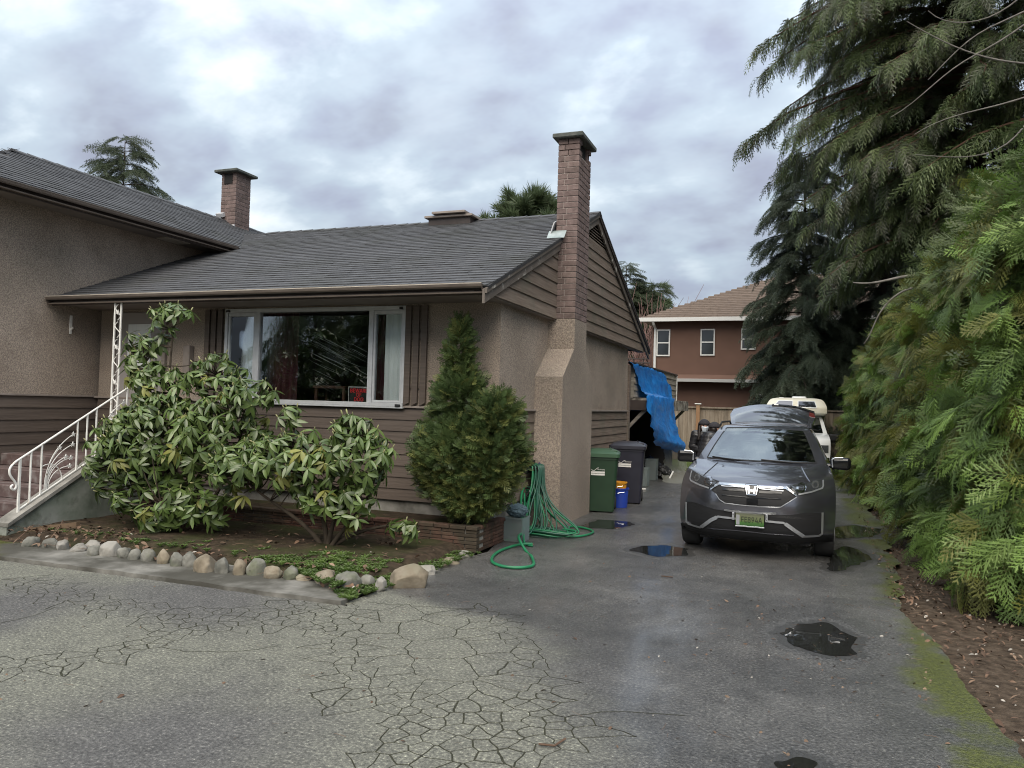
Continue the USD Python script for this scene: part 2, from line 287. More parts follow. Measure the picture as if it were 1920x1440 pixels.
# stucco walls
w = MB(); w.box(-10.3, WX0, YW, YW + 0.18, 1.62, 2.98); w.box(WX1, XS, YW, YW + 0.18, 1.62, 2.98); w.box(WX0, WX1, YW, YW + 0.18, WZ1, 2.98)
H.part('front_wall', w, mt['stucco'])
H.part('side_wall', Box(XS - 0.18, XS, YW + 0.18, YB, 1.62, 3.0), mt['stucco'])
H.part('rear_wall', Box(-10.3, XS - 0.18, YB - 0.18, YB, 0.0, 3.0), mt['stucco'])
H.part('wing_wall', Box(XW - 0.18, XW, 7.0, 13.2, 1.63, 4.36), mt['stucco'])
H.part('wing_front_wall', Box(-13.8, XW - 0.18, 7.0, 7.18, 0.0, 4.36), mt['stucco'])
H.part('wing_rear_wall', Box(-13.8, XW, 17.0, 17.18, 0.0, 4.36), mt['stucco'])
H.part('wing_far_wall', Box(-13.8, -13.62, 7.18, 17.0, 0.0, 4.36), mt['stucco'])
w = MB(); w.box(-10.3, XS - 0.03, YW + 0.03, YW + 0.17, 0.0, 1.6); w.box(XS - 0.17, XS - 0.03, YW + 0.17, YB, 0.0, 1.6); w.box(XW - 0.17, XW - 0.02, 7.02, 13.0, 0.0, 1.6)
H.part('foundation', w, mt['concrete'])
# lap siding below the trim
zs = np.arange(0.40, 1.59, 0.15)
for z in zs:
    H.part('siding_board', lap((-10.3, YW + 0.006, 0), (1, 0, 0), (0, -1, 0), 10.3 + XS + 0.002, z, min(z + 0.152, 1.606)), mt['brown_siding'])
    H.part('siding_board', lap((XS - 0.006, YW + 0.03, 0), (0, 1, 0), (1, 0, 0), YB - YW - 0.04, z + 0.002, min(z + 0.154, 1.606)), mt['grey_siding'])
for z in np.arange(0.06, 1.6, 0.174):
    H.part('siding_board', lap((XW - 0.02, 7.02, 0), (0, 1, 0), (1, 0, 0), 2.1, z, min(z + 0.176, 1.615)), mt['brown_siding'])
t = MB(); t.cbox(XW, XS + 0.035, YW - 0.035, YW + 0.01, 1.606, 1.636); t.cbox(XS - 0.01, XS + 0.034, YW + 0.012, YB, 1.604, 1.634); t.cbox(XW - 0.01, XW + 0.02, 7.0, 9.0, 1.617, 1.645)
H.part('wall_trim', t, mt['trim_tan'])
t = MB(); t.cbox(XS - 0.012, XS + 0.024, YW - 0.027, YW + 0.012, 0.36, 1.604)
H.part('corner_board', t, mt['brown_siding'])
# soffits
H.part('soffit', Box(-10.34, XS - 0.01, YE + 0.02, YW - 0.002, 2.975, 2.995), mt['soffit'])
t = MB(); t.box(XS - 0.02, XG - 0.002, YE + 0.16, 17.6, 2.955, 2.972); H.part('gable_soffit', t, mt['soffit'])
t = MB(); t.box(XW + 0.002, -9.80, 6.5, 17.5, 4.33, 4.35); t.box(-14.2, XW, 6.5, 6.998, 4.33, 4.35); H.part('wing_soffit', t, mt['soffit'])
H.part('soffit_vent', Box(-10.28, -10.03, 10.0, 10.5, 4.315, 4.329), mt['gutter_lip'])
# gable siding boards, gable vent, rakes
yl = lambda z: YE + 0.05 + (z + 0.16 - ZE) / SL
z = 2.972; k = 0
gv0 = 4.58
while z < gv0 - 0.01:
    z1 = min(z + 0.178, gv0); y0, y1, Y0, Y1 = yl(z), yl(z1), 2 * YR - yl(z), 2 * YR - yl(z1)
    if y0 < YE + 0.30: y0 = YE + 0.30 ; Y0 = 2 * YR - y0
    q = [(XG - 0.04, y0, z), (XG + 0.022, y0, z), (XG + 0.022, Y0, z), (XG - 0.04, Y0, z), (XG - 0.04, y1, z1 + 0.002), (XG + 0.004, y1, z1 + 0.002), (XG + 0.004, Y1, z1 + 0.002), (XG - 0.04, Y1, z1 + 0.002)]
    H.part('gable_board', MB().hexa(q), mt['grey_siding']); z = z1
vt = MB(); vt.prism([(yl(gv0), gv0), (2 * YR - yl(gv0), gv0), (YR, gv0 + (YR - yl(gv0)) * SL)], (0.012, 0, 0), (XG - 0.06, 0, 0), ((0, 1, 0), (0, 0, 1)))
gvp = H.part('gable_vent', vt, mt['opening_dark'])
zz = gv0 + 0.02
while zz < gv0 + (YR - yl(gv0)) * SL - 0.05:
    y0 = yl(zz) + 0.03; q = [(XG - 0.045, y0, zz + 0.03), (XG + 0.012, y0, zz), (XG + 0.012, 2 * YR - y0, zz), (XG - 0.045, 2 * YR - y0, zz + 0.03)]
    H.part('slat', MB().hexa(q + [(a, b, c + 0.012) for a, b, c in q]), mt['grey_siding'], under=gvp); zz += 0.05
for s_ in (0, 1):
    fy = (lambda y: y) if s_ == 0 else (lambda y: 2 * YR - y)
    for nm, m_, x0, x1, d0, d1 in (('rake_board', mt['rake'], XG + 0.02, XG + 0.052, 0.03, 0.19), ('rake_trim', mt['trim_brown'] if s_ else mt['rake'], XG + 0.05, XG + 0.078, 0.018, 0.075)):
        ya, yb = YE - 0.06, YR - 0.001; za, zb = ZE - SL * 0.06, ZR
        q = [(x0, fy(ya), za - d1), (x1, fy(ya), za - d1), (x1, fy(yb), zb - d1), (x0, fy(yb), zb - d1), (x0, fy(ya), za - d0), (x1, fy(ya), za - d0), (x1, fy(yb), zb - d0), (x0, fy(yb), zb - d0)]
        if s_: q = [q[i] for i in (1, 0, 3, 2, 5, 4, 7, 6)]
        H.part(nm, MB().hexa(q), m_)
# gutters
def gutter(p0, p1, out, zt, h=0.105, d=0.11):
    p0, p1, out = np.array(p0, float), np.array(p1, float), np.array(out, float)
    prof = [(0, -h), (d * 0.62, -h), (d * 0.66, -h * 0.62), (d * 0.95, -h * 0.30), (d, -0.012), (d, 0), (d - 0.006, 0), (d - 0.008, -0.02), (d * 0.6, -h + 0.008), (0, -h + 0.008)]
    ax = (out, np.array([0, 0, 1.0])); b = MB(); b.prism(prof, p1 - p0, (p0[0], p0[1], zt), ax)
    for e in (p0, p1): b.prism([(0, -h), (d * 0.62, -h), (d * 0.95, -h * 0.3), (d, 0), (0, 0)], (p1 - p0) / np.linalg.norm(p1 - p0) * 0.004, tuple(np.r_[(e - (p1 - p0) / np.linalg.norm(p1 - p0) * 0.002)[:2], zt]), ax)
    lip = MB(); lip.prism([(d - 0.014, -0.001), (d + 0.004, -0.001), (d + 0.004, 0.010), (d - 0.014, 0.010)], p1 - p0, (p0[0], p0[1], zt), ax); return b, lip
b, l = gutter((-10.33, YE + 0.035, 0), (XG + 0.01, YE + 0.035, 0), (0, -1, 0), 3.062); gp = H.part('gutter', b, mt['gutter']); H.part('gutter_lip', l, mt['gutter_lip'], under=gp)
H.part('fascia', CBox(-10.33, XG + 0.015, YE + 0.036, YE + 0.06, 2.945, 3.05), mt['trim_brown'])
b, l = gutter((-9.79, 6.45, 0), (-9.79, 11.32, 0), (1, 0, 0), 4.405); gp = H.part('gutter', b, mt['gutter']); H.part('gutter_lip', l, mt['gutter'], under=gp)
H.part('fascia', CBox(-9.82, -9.792, 6.4, 11.6, 4.28, 4.40), mt['trim_brown'])
# roofs
rng = random.Random(5)
def shingle(P, U, A, N_, r, e, s0, w):
    """one tab: row r at slope distance d, from s0, width w"""
    d0, d1 = r * e, (r + 1) * e + 0.02; t0, t1 = 0.014 + rng.random() * 0.006, 0.004
    d0 -= rng.random() * 0.006 + 0.008
    a, b = s0 + 0.002, s0 + w - 0.002; w3 = lambda s, d, t: P + A * s + U * d + N_ * t
    return [w3(a, d0, 0), w3(b, d0, 0), w3(b, d1, 0), w3(a, d1, 0), w3(a, d0, t0), w3(b, d0, t0), w3(b, d1, t1), w3(a, d1, t1)]
def cover(part_path, P, A, U, N_, L, S, e, keep, limit):
    tabs = []
    for r in range(int(S / e) + 1):
        s = -rng.random() * 0.3
        while s < L:
            w_ = 0.24 + 0.14 * rng.random(); a, b = max(s, 0), min(s + w_, L); s += w_
            if b - a > 0.03 and keep(P + A * (a + b) / 2 + U * (r + 0.5) * e): tabs.append((P + A * (a + b) / 2 + U * r * e, shingle(P, U, A, N_, r, e, a, b - a)))
    tabs.sort(key=lambda q: np.linalg.norm(q[0] - EYE)); rest = MB()
    for c, q in tabs[:limit]: H.part('shingle', MB().hexa(q), mt['shingle'], under=part_path)
    for c, q in tabs[limit:]: rest.hexa(q)
    if rest.n: H.part('distant_shingle', rest, mt['shingle'], kind='stuff', under=part_path)
def slab(pts, n, t): p = [np.array(q, float) for q in pts]; n = np.array(n, float); return MB().hexa([q - n * t for q in p] + p)
U = np.array([0, math.cos(math.atan(SL)), math.sin(math.atan(SL))]); NN = np.array([0, -U[2], U[1]]); XR = XG + 0.085
rd = MB(); rd.add(slab([(-11.6, YE - 0.03, ZE - SL * 0.03), (XR, YE - 0.03, ZE - SL * 0.03), (XR, YR, ZR), (-11.6, YR, ZR)], NN, 0.03)); rd.add(slab([(-11.6, YR, ZR), (XR, YR, ZR), (XR, 2 * YR - YE, ZE), (-11.6, 2 * YR - YE, ZE)], (0, U[2], U[1]), 0.03))
roof = H.part('roof', rd, mt['shingle_deck'])
wz = lambda x: 4.41 + 0.5 * (-9.74 - x)
cover(roof, np.array([-10.33, YE - 0.03, ZE - SL * 0.03]), np.array([1.0, 0, 0]), U, NN, XR + 10.33, (YR - YE) / U[1] + 0.02, 0.142, lambda p: p[0] > -9.7 or p[2] > wz(p[0]) - 0.06 or p[1] < 11.4, 300)
H.part('roof_back_shingles', slab([(-11.6, YR + 0.01, ZR + 0.008), (XR, YR + 0.01, ZR + 0.008), (XR, 2 * YR - YE, ZE + 0.012), (-11.6, 2 * YR - YE, ZE + 0.012)], (0, U[2], U[1]), 0.008), mt['shingle'], under=roof)
for k in range(26):
    x = XR - k * 0.27; q = [(x - 0.29, YR - 0.13, ZR - 0.13 * SL + 0.022), (x, YR - 0.13, ZR - 0.13 * SL + 0.030), (x, YR, ZR + 0.034), (x - 0.29, YR, ZR + 0.024), (x, YR + 0.13, ZR - 0.13 * SL + 0.03), (x - 0.29, YR + 0.13, ZR - 0.13 * SL + 0.022)]
    q = np.array(q); b = MB(); b.add(np.vstack([q, q - [0, 0, 0.012]]), np.array([[0, 1, 2, 3], [3, 2, 4, 5], [9, 8, 7, 6], [11, 10, 8, 9], [0, 6, 7, 1], [1, 7, 8, 2], [2, 8, 10, 4], [5, 4, 10, 11], [3, 5, 11, 9], [0, 3, 9, 6]]))
    H.part('ridge_cap', b, mt['shingle'], under=roof)
# wing roof: hip, eave at X -9.74, ridge at X -12.06
ex, rx, ez, rz_ = -9.74, -12.06, 4.41, 5.57; yh0, yh1 = 6.38, 8.7
A_ = np.array([0, 1.0, 0]); s5 = math.hypot(ex - rx, rz_ - ez); U2 = np.array([-(ex - rx) / s5, 0, (rz_ - ez) / s5]); N2 = np.array([U2[2], 0, -U2[0]])
rd = MB(); rd.add(np.array([(ex, yh0, ez), (ex, 17.6, ez), (rx, 17.6, rz_), (rx, yh1, rz_), (2 * rx - ex, yh0, ez), (2 * rx - ex, 17.6, ez)]), np.array([[0, 1, 2], [0, 2, 3], [0, 3, 4], [4, 3, 5], [3, 2, 5], [1, 5, 2], [0, 4, 5], [0, 5, 1]]))
wroof = H.part('wing_roof', rd, mt['shingle_deck'])
cover(wroof, np.array([ex + 0.02, yh0, ez - 0.01]), A_, U2, N2, 9.0, s5, 0.142, lambda p: (p[1] - yh0) > (ex - p[0]) - 0.05 and (p[2] > ZE + (min(p[1], 2 * YR - p[1]) - YE) * SL - 0.05 or p[1] < 11.4), 300)
U3 = np.array([0, (yh1 - yh0) / s5, (rz_ - ez) / s5]); N3 = np.array([0, -U3[2], U3[1]])
cover(wroof, np.array([2 * rx - ex, yh0 - 0.02, ez - 0.01]), np.array([1.0, 0, 0]), U3, N3, 2 * (ex - rx), s5, 0.142, lambda p: (p[1] - yh0) < min(ex - p[0], p[0] - (2 * rx - ex)), 0)
for k in range(22):
    y = yh1 + k * 0.27; q = np.array([(rx + 0.13, y, rz_ - 0.065 + 0.03), (rx + 0.13, y + 0.29, rz_ - 0.065 + 0.022), (rx, y + 0.29, rz_ + 0.024), (rx, y, rz_ + 0.034), (rx - 0.13, y + 0.29, rz_ - 0.065 + 0.022), (rx - 0.13, y, rz_ - 0.065 + 0.03)])
    b = MB(); b.add(np.vstack([q, q - [0, 0, 0.012]]), np.array([[0, 1, 2, 3], [3, 2, 4, 5], [9, 8, 7, 6], [11, 10, 8, 9], [0, 6, 7, 1], [1, 7, 8, 2], [2, 8, 10, 4], [5, 4, 10, 11], [3, 5, 11, 9], [0, 3, 9, 6]]))
    H.part('ridge_cap', b, mt['shingle'], under=wroof)
# valley flashing where the wing roof meets the low roof
# front chimney: stuccoed base with sloped shoulders, brick stack
XC = -3.17
prof = [(10.37, -0.03), (10.37, 2.10), (10.90, 2.53), (10.90, 2.975), (11.55, 2.975), (11.55, 2.50), (12.0, 2.10), (12.0, -0.03)]
b = MB(); b.prism(prof, (XC - XS + 0.05, 0, 0), (XS - 0.05, 0, 0), ((0, 1, 0), (0, 0, 1)))
ch = H.part('chimney', b, mt['stucco'], label='tall brick chimney on a stuccoed shouldered base')
def brick_stack(parent, x0, x1, y0, y1, z0, z1, L, hc, mats, open_x=False, front_patch=False, seed=1, depth=0.05, back=False):
    r = random.Random(seed); n = int(round((z1 - z0) / hc)); hc = (z1 - z0) / n; j = 0.009; cnt = 0
    H.part('mortar_core', Box(x0 + 0.007, x1 - 0.007, y0 + 0.007, y1 - 0.007, z0, z1 - (0.25 if open_x else 0)), mats[1], under=parent)
    for k in range(n):
        za, zb = z0 + k * hc + j / 2, z0 + (k + 1) * hc - j / 2; hi = k >= n - 3
        off = (L * 0.5 if k % 2 else 0)
        def run(a, b, off):
            e = [a]; q = a + L - off
            while q < b - 0.05: e.append(q); q += L
            e.append(b); return list(zip(e[:-1], e[1:]))
        for i, (a, b_) in enumerate(run(x0, x1, off if k % 2 else L * 0.25)):
            q = r.random() * 0.004; H.part('brick', CBox(a + (j / 2 if i else 0), b_ - (j / 2 if b_ < x1 else 0), y0 - q, y0 + depth, za, zb, b=0.005), mats[0], under=parent)
        for i, (a, b_) in enumerate(run(y0 + depth, y1, L * 0.5 if k % 2 == 0 else 0.0)):
            if open_x and hi and b_ > y0 + 0.16 and a < y1 - 0.12: continue
            q = r.random() * 0.004; H.part('brick', CBox(x1 - depth, x1 + q, a + j / 2, b_ - (j / 2 if b_ < y1 else 0), za, zb, b=0.005), mats[0], under=parent)
brick_stack(ch, -3.495, XC, 10.90, 11.55, 2.975, 5.66, 0.205, 0.0865, (mt['brick'], mt['mortar']), open_x=True)
w = MB(); w.box(-3.49, XC - 0.03, 11.44, 11.545, 5.38, 5.66); w.box(-3.49, -3.40, 10.95, 11.44, 5.38, 5.66); w.box(-3.40, XC - 0.03, 10.95, 11.04, 5.38, 5.66); H.part('flue_wall', w, mt['brick'], under=ch)
H.part('smoke_opening', Box(-3.40, XC - 0.06, 11.04, 11.44, 5.41, 5.65), mt['opening_dark'], under=ch)
H.part('chimney_cap', CBox(-3.57, XC + 0.07, 10.82, 11.63, 5.66, 5.73, b=0.012), mt['chimney_cap'], under=ch)
b = MB(); pz = lambda y: ZE + (y - YE) * SL
q = [(-3.60, 10.78, pz(10.78) + 0.02), (XC - 0.16, 10.78, pz(10.78) + 0.02), (XC - 0.16, 10.885, pz(10.885) + 0.10), (-3.60, 10.885, pz(10.885) + 0.10)]
b.hexa([np.array(p) - [0, 0.004, 0] for p in q] + [np.array(p) + [0, 0, 0.006] for p in q]); H.part('flashing', b, mt['flashing'], under=ch)
b = MB(); b.hexa([(-3.60, 10.84, pz(10.84)), (-3.585, 10.84, pz(10.84)), (-3.585, 11.5, pz(11.5)), (-3.60, 11.5, pz(11.5)), (-3.52, 10.84, pz(10.84) + 0.24), (-3.505, 10.84, pz(10.84) + 0.24), (-3.505, 11.5, pz(11.5) + 0.24), (-3.52, 11.5, pz(11.5) + 0.24)]); H.part('side_flashing', b, mt['flashing_pale'], under=ch)
# rear chimney on the ridge
ch2 = H.part('rear_chimney', Box(-12.06, -11.75, 13.62, 14.0, 4.6, 5.2), mt['mortar'], label='short brick chimney at the roof valley')
brick_stack(ch2, -12.12, -11.72, 13.55, 14.02, 5.2, 6.60, 0.24, 0.088, (mt['brick'], mt['mortar']), seed=4)
H.part('chimney_cap', CBox(-12.24, -11.62, 13.43, 14.14, 6.60, 6.66, b=0.012), mt['chimney_cap'], under=ch2)
H.part('smoke_opening', Box(-12.04, -11.82, 13.535, 13.552, 6.36, 6.58), mt['opening_dark'], under=ch2)
b = MB(); b.cbox(-12.17, -11.98, 13.46, 13.54, 5.62, 5.71, rot=rotx(0.5)); b.cbox(-11.95, -11.70, 13.50, 13.54, 5.22, 5.44); H.part('flashing', b, mt['flashing_pale'], under=ch2)
# roof vent hood on the ridge
b = MB(); b.cbox(-6.56, -5.72, 12.72, 13.25, 4.93, 5.13); H.part('roof_vent', b, mt['trim_brown'])
b = MB(); b.cbox(-6.44, -5.78, 12.6, 13.3, 5.13, 5.17); b.cbox(-6.62, -5.66, 12.66, 13.34, 5.075, 5.115); b.cbox(-6.22, -6.0, 12.85, 13.05, 5.17, 5.205); H.part('roof_vent_lid', b, mt['trim_tan'])
# picture window
wd = MB(); fy0, fy1 = YW - 0.035, YW + 0.05
wd.cbox(WX0, WX1, fy0, fy1, WZ1 - 0.055, WZ1); wd.cbox(WX0, WX1, fy0 - 0.02, fy1, WZ0, WZ0 + 0.05); wd.cbox(WX0, WX0 + 0.05, fy0, fy1, WZ0 + 0.05, WZ1 - 0.055); wd.cbox(WX1 - 0.04, WX1, fy0, fy1, WZ0 + 0.05, WZ1 - 0.055)
WIN = H.part('window', wd, mt['alu'], label='wide aluminium picture window with side sashes')
for x0, x1 in ((-7.335, -7.255), (-5.47, -5.40)): H.part('mullion', CBox(x0, x1, fy0 + 0.004, fy1, WZ0 + 0.05, WZ1 - 0.055), mt['alu'], under=WIN)
for x0, x1, z0, z1 in ((WX0 + 0.05, -7.335, 0, 0), (-5.40, WX1 - 0.04, 0, 0)):
    b = MB(); a, c, d, e = x0 + 0.002, x1 - 0.002, WZ0 + 0.052, WZ1 - 0.057; t_ = 0.03
    b.cbox(a, c, fy0 + 0.016, fy1, e - t_ - 0.02, e); b.cbox(a, c, fy0 + 0.016, fy1, d, d + t_); b.cbox(a, a + t_, fy0 + 0.016, fy1, d + t_, e - t_ - 0.02); b.cbox(c - t_, c, fy0 + 0.016, fy1, d + t_, e - t_ - 0.02)
    H.part('sash', b, mt['alu'], under=WIN)
for x0, x1 in ((WX0 + 0.06, -7.34), (-7.255, -5.47), (-5.395, WX1 - 0.045)): H.part('pane', Box(x0, x1, YW + 0.006, YW + 0.010, WZ0 + 0.05, WZ1 - 0.056), mt['glass'], under=WIN)
b = MB(); b.cbox(WX0 - 0.02, WX1 + 0.012, fy0 - 0.03, fy0 + 0.03, WZ0 - 0.022, WZ0 - 0.001); H.part('sill', b, mt['alu'], under=WIN)
b = MB(); b.cbox(WX1 - 0.09, WX1 - 0.045, fy0 - 0.025, fy0 - 0.002, WZ1 - 0.05, WZ1 - 0.02); b.cbox(WX1 - 0.10, WX1 - 0.03, fy0 - 0.045, fy0 - 0.022, WZ0 + 0.0, WZ0 + 0.035); b.cbox(WX0 + 0.03, WX0 + 0.09, fy0 - 0.025, fy0 - 0.002, WZ1 - 0.05, WZ1 - 0.02); H.part('latch', b, mt['black'], under=WIN)
def curtain(x0, x1, y, z0, z1, amp=0.018, per=0.11, ph=0):
    xs = np.linspace(x0, x1, max(8, int((x1 - x0) / 0.008))); ys = y + amp * np.sin(2 * np.pi * xs / per + ph) + 0.4 * amp * np.sin(2 * np.pi * xs / per * 2.3); P = np.stack([np.stack([xs, ys, np.full_like(xs, z)], -1) for z in (z0, z1)], 1); return grid_mesh(P)
H.part('curtain', curtain(-7.72, -7.36, YW + 0.05, WZ0 + 0.02, WZ1 - 0.03, 0.008, 0.2), mt['curtain'], under=WIN, smooth=True)
H.part('curtain', curtain(-5.255, -4.93, YW + 0.045, WZ0 + 0.03, WZ1 - 0.06, 0.008, 0.16), mt['curtain'], under=WIN, smooth=True)
H.part('drape', curtain(-5.62, -5.28, YW + 0.30, WZ0 - 0.1, WZ1, 0.03, 0.13), mt['maroon'], under=WIN, smooth=True); H.part('drape', curtain(-7.4, -6.85, YW + 0.32, WZ0 - 0.1, WZ1, 0.03, 0.13), mt['maroon'], under=WIN, smooth=True)
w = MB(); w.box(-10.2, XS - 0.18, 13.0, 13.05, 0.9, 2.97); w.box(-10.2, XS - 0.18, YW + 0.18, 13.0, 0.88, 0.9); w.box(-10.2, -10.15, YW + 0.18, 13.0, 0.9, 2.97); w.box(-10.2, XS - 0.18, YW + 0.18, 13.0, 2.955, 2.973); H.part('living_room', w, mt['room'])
# louvre shutters beside the window
for x0 in (-8.215, -4.905):
    ys0 = YW - 0.05; n0 = x0
    sp = H.part('shutter', MB().cbox(n0, n0 + 0.315, YW - 0.024, YW - 0.002, 2.50, 2.62).cbox(n0, n0 + 0.315, YW - 0.024, YW - 0.002, 1.86, 1.93), mt['brown_siding'])
    for i in range(3):
        a = n0 + i * 0.117; q = [(a, ys0, WZ0 - 0.01 + 0.03), (a + 0.082, ys0, WZ0 + 0.06), (a + 0.082, YW - 0.024, WZ0 + 0.06), (a, YW - 0.024, WZ0 + 0.02)]
        H.part('shutter_slat', MB().hexa(q + [(p[0], p[1], 2.945) for p in q]), mt['brown_siding'], under=sp)
# front door in the porch recess
b = MB(); b.cbox(-9.93, -9.02, YW - 0.03, YW - 0.003, 0.90, 2.93); DR = H.part('door', b, mt['door'])
b = MB(); b.cbox(-10.0, -9.935, YW - 0.05, YW - 0.002, 0.90, 2.96); b.cbox(-9.015, -8.95, YW - 0.05, YW - 0.002, 0.90, 2.96); H.part('door_frame', b, mt['trim_tan'], under=DR)
b = MB(); b.cbox(-9.70, -9.25, YW - 0.038, YW - 0.031, 2.0, 2.75); H.part('door_panel', b, mt['curtain'], under=DR)
b = MB(); b.cbox(-8.56, -8.44, YW - 0.10, YW - 0.003, 2.0, 2.42, b=0.01); H.part('mailbox', b, mt['trim_tan'])
# ================================================================== driveway of wet, partly alligator-cracked asphalt
def asphalt(name, dark=1.0):
    N = {'geo': ('geometry', {}), 'sep': ('separate_xyz', {}),
         'q1': ('math', {'math_type': 'multiply_add', 'value2': 0.58, 'value3': -1.08}), 'q2': ('math', {'math_type': 'add'}),      # X + .58 Y - 1.08
         'nl': ('noise_texture', {'scale': 0.8, 'detail': 5.0, 'roughness': 0.6}), 'nq': ('math', {'math_type': 'multiply_add', 'value2': 1.6, 'value3': -0.8}), 'q3': ('math', {'math_type': 'add'}),
         'wy': ('map_range', {'range_type': 'smoothstep', 'from_min': 5.5, 'from_max': 6.3, 'to_max': 1.3, 'clamp': True}), 'q4': ('math', {'math_type': 'add'}),
         'wet': ('map_range', {'range_type': 'smoothstep', 'from_min': -0.25, 'from_max': 0.55, 'to_min': 0.0, 'to_max': 1.0, 'clamp': True}),
         'np': ('noise_texture', {'scale': 0.75, 'detail': 3.0, 'roughness': 0.55}), 'mp2': ('mapping', {'mapping_type': 'point', 'location': (7.7, 2.9, 0)}),
         'e1': ('vector_math', {'math_type': 'distance', 'vector2': (-3.05, 2.95, 0)}), 'e2': ('vector_math', {'math_type': 'distance', 'vector2': (-6.0, 4.25, 0)}), 'e3': ('vector_math', {'math_type': 'distance', 'vector2': (-4.6, 5.3, 0)}), 'em1': ('math', {'math_type': 'minimum'}), 'em2': ('math', {'math_type': 'minimum'}), 'ea': ('math', {'math_type': 'multiply_add', 'value2': 1.6}),
         'patch': ('map_range', {'range_type': 'smoothstep', 'from_min': 1.15, 'from_max': 2.05, 'clamp': True}),
         'dry': ('mix_color', {'a': (0.088, 0.086, 0.084), 'b': (0.142, 0.142, 0.118)}),
         'wetc': ('rgb_ramp', {'ramp': [(0.35, (0.050, 0.050, 0.050)), (0.5, (0.074, 0.073, 0.072)), (0.65, (0.105, 0.103, 0.100))]}),
         'col': ('mix_color', {}),
         'ns': ('noise_texture', {'scale': 48.0, 'detail': 4.0, 'roughness': 0.8}), 'sr': ('rgb_ramp', {'ramp': [(0.30, (0.25, 0.25, 0.26)), (0.44, (0.8, 0.8, 0.8)), (0.52, (1.05, 1.05, 1.05)), (0.62, (1.7, 1.7, 1.65)), (0.68, (3.8, 3.8, 3.6))]}),
         'c2': ('mix_color', {'blend_type': 'multiply', 'fac': 1.0, 'use_clamp': False}),
         'nm': ('noise_texture', {'scale': 6.0, 'detail': 6.0, 'roughness': 0.7}), 'mr': ('rgb_ramp', {'ramp': [(0.3, (0.72, 0.72, 0.72)), (0.5, (1, 1, 1)), (0.7, (1.22, 1.22, 1.2))]}),
         'c3': ('mix_color', {'blend_type': 'multiply', 'fac': 1.0, 'use_clamp': False}),
         'mg': ('noise_texture', {'scale': 1.0, 'detail': 6.0, 'roughness': 0.65}), 'mgx': ('map_range', {'from_min': 0.1, 'from_max': 0.85, 'clamp': True}),
         'mgm': ('math', {'math_type': 'multiply'}), 'mgr': ('map_range', {'range_type': 'smoothstep', 'from_min': 0.37, 'from_max': 0.53, 'to_max': 0.92, 'clamp': True}),
         'mgf': ('noise_texture', {'scale': 34.0, 'detail': 4.0, 'roughness': 0.7}), 'mgc': ('rgb_ramp', {'ramp': [(0.35, (0.035, 0.042, 0.010)), (0.65, (0.105, 0.120, 0.022))]}), 'c4': ('mix_color', {}),
         'rw': ('rgb_ramp', {'ramp': [(0.30, (0.17,) * 3), (0.45, (0.29,) * 3), (0.60, (0.46,) * 3)]}), 'ro': ('mix_color', {'a': (0.75, 0.75, 0.75)}),
         'rmp': ('mapping', {'mapping_type': 'point', 'scale': (1.6, 0.5, 1), 'location': (3.3, 1.1, 0)}), 'rn': ('noise_texture', {'scale': 0.9, 'detail': 4.0, 'roughness': 0.55}),
         'b': ('bump', {'strength': 1.0, 'distance': 0.02}), 'vb': ('noise_texture', {'scale': 55.0, 'detail': 3.0, 'roughness': 0.7}),
         'cw': ('map_range', {'range_type': 'smoothstep', 'from_min': 0.46, 'from_max': 0.66, 'to_min': 0.05, 'to_max': 0.75, 'clamp': True}), 'cm': ('math', {'math_type': 'multiply'}),
         'p': ('principled_bsdf', {'specular_ior_level': 0.5, 'coat_roughness': 0.16, 'coat_ior': 1.36})}
    L = [('rn.fac', 'cw.value'), ('cw.result', 'cm.value1'), ('wet.result', 'cm.value2'), ('cm.value', 'p.coat_weight'), ('geo.position', 'sep.vector'), ('sep.y', 'q1.value1'), ('sep.x', 'q2.value1'), ('q1.value', 'q2.value2'), ('geo.position', 'nl.vector'), ('nl.fac', 'nq.value1'), ('q2.value', 'q3.value1'), ('nq.value', 'q3.value2'), ('sep.y', 'wy.value'), ('q3.value', 'q4.value1'), ('wy.result', 'q4.value2'), ('q4.value', 'wet.value'),
         ('geo.position', 'mp2.vector'), ('mp2.vector', 'np.vector'), ('geo.position', 'e1.vector1'), ('geo.position', 'e2.vector1'), ('geo.position', 'e3.vector1'), ('e1.value', 'em1.value1'), ('e2.value', 'em1.value2'), ('em1.value', 'em2.value1'), ('e3.value', 'em2.value2'), ('np.fac', 'ea.value1'), ('em2.value', 'ea.value3'), ('ea.value', 'patch.value'), ('patch.result', 'dry.fac'), ('nl.fac', 'wetc.fac'), ('dry.result', 'col.a'), ('wetc.color', 'col.b'), ('wet.result', 'col.fac'),
         ('geo.position', 'ns.vector'), ('ns.fac', 'sr.fac'), ('col.result', 'c2.a'), ('sr.color', 'c2.b'), ('geo.position', 'nm.vector'), ('nm.fac', 'mr.fac'), ('c2.result', 'c3.a'), ('mr.color', 'c3.b'),
         ('geo.position', 'mg.vector'), ('sep.x', 'mgx.value'), ('mg.fac', 'mgm.value1'), ('mgx.result', 'mgm.value2'), ('mgm.value', 'mgr.value'), ('geo.position', 'mgf.vector'), ('mgf.fac', 'mgc.fac'), ('c3.result', 'c4.a'), ('mgc.color', 'c4.b'), ('mgr.result', 'c4.fac'), ('c4.result', 'p.base_color'),
         ('geo.position', 'rmp.vector'), ('rmp.vector', 'rn.vector'), ('rn.fac', 'rw.fac'), ('rw.color', 'ro.b'), ('wet.result', 'ro.fac'), ('ro.result', 'p.roughness'),
         ('geo.position', 'vb.vector'), ('vb.fac', 'b.height'), ('b.normal', 'p.normal')]
    return usdkit.material(stage, '/World/Looks/' + name, N, L, surface='p.BSDF')
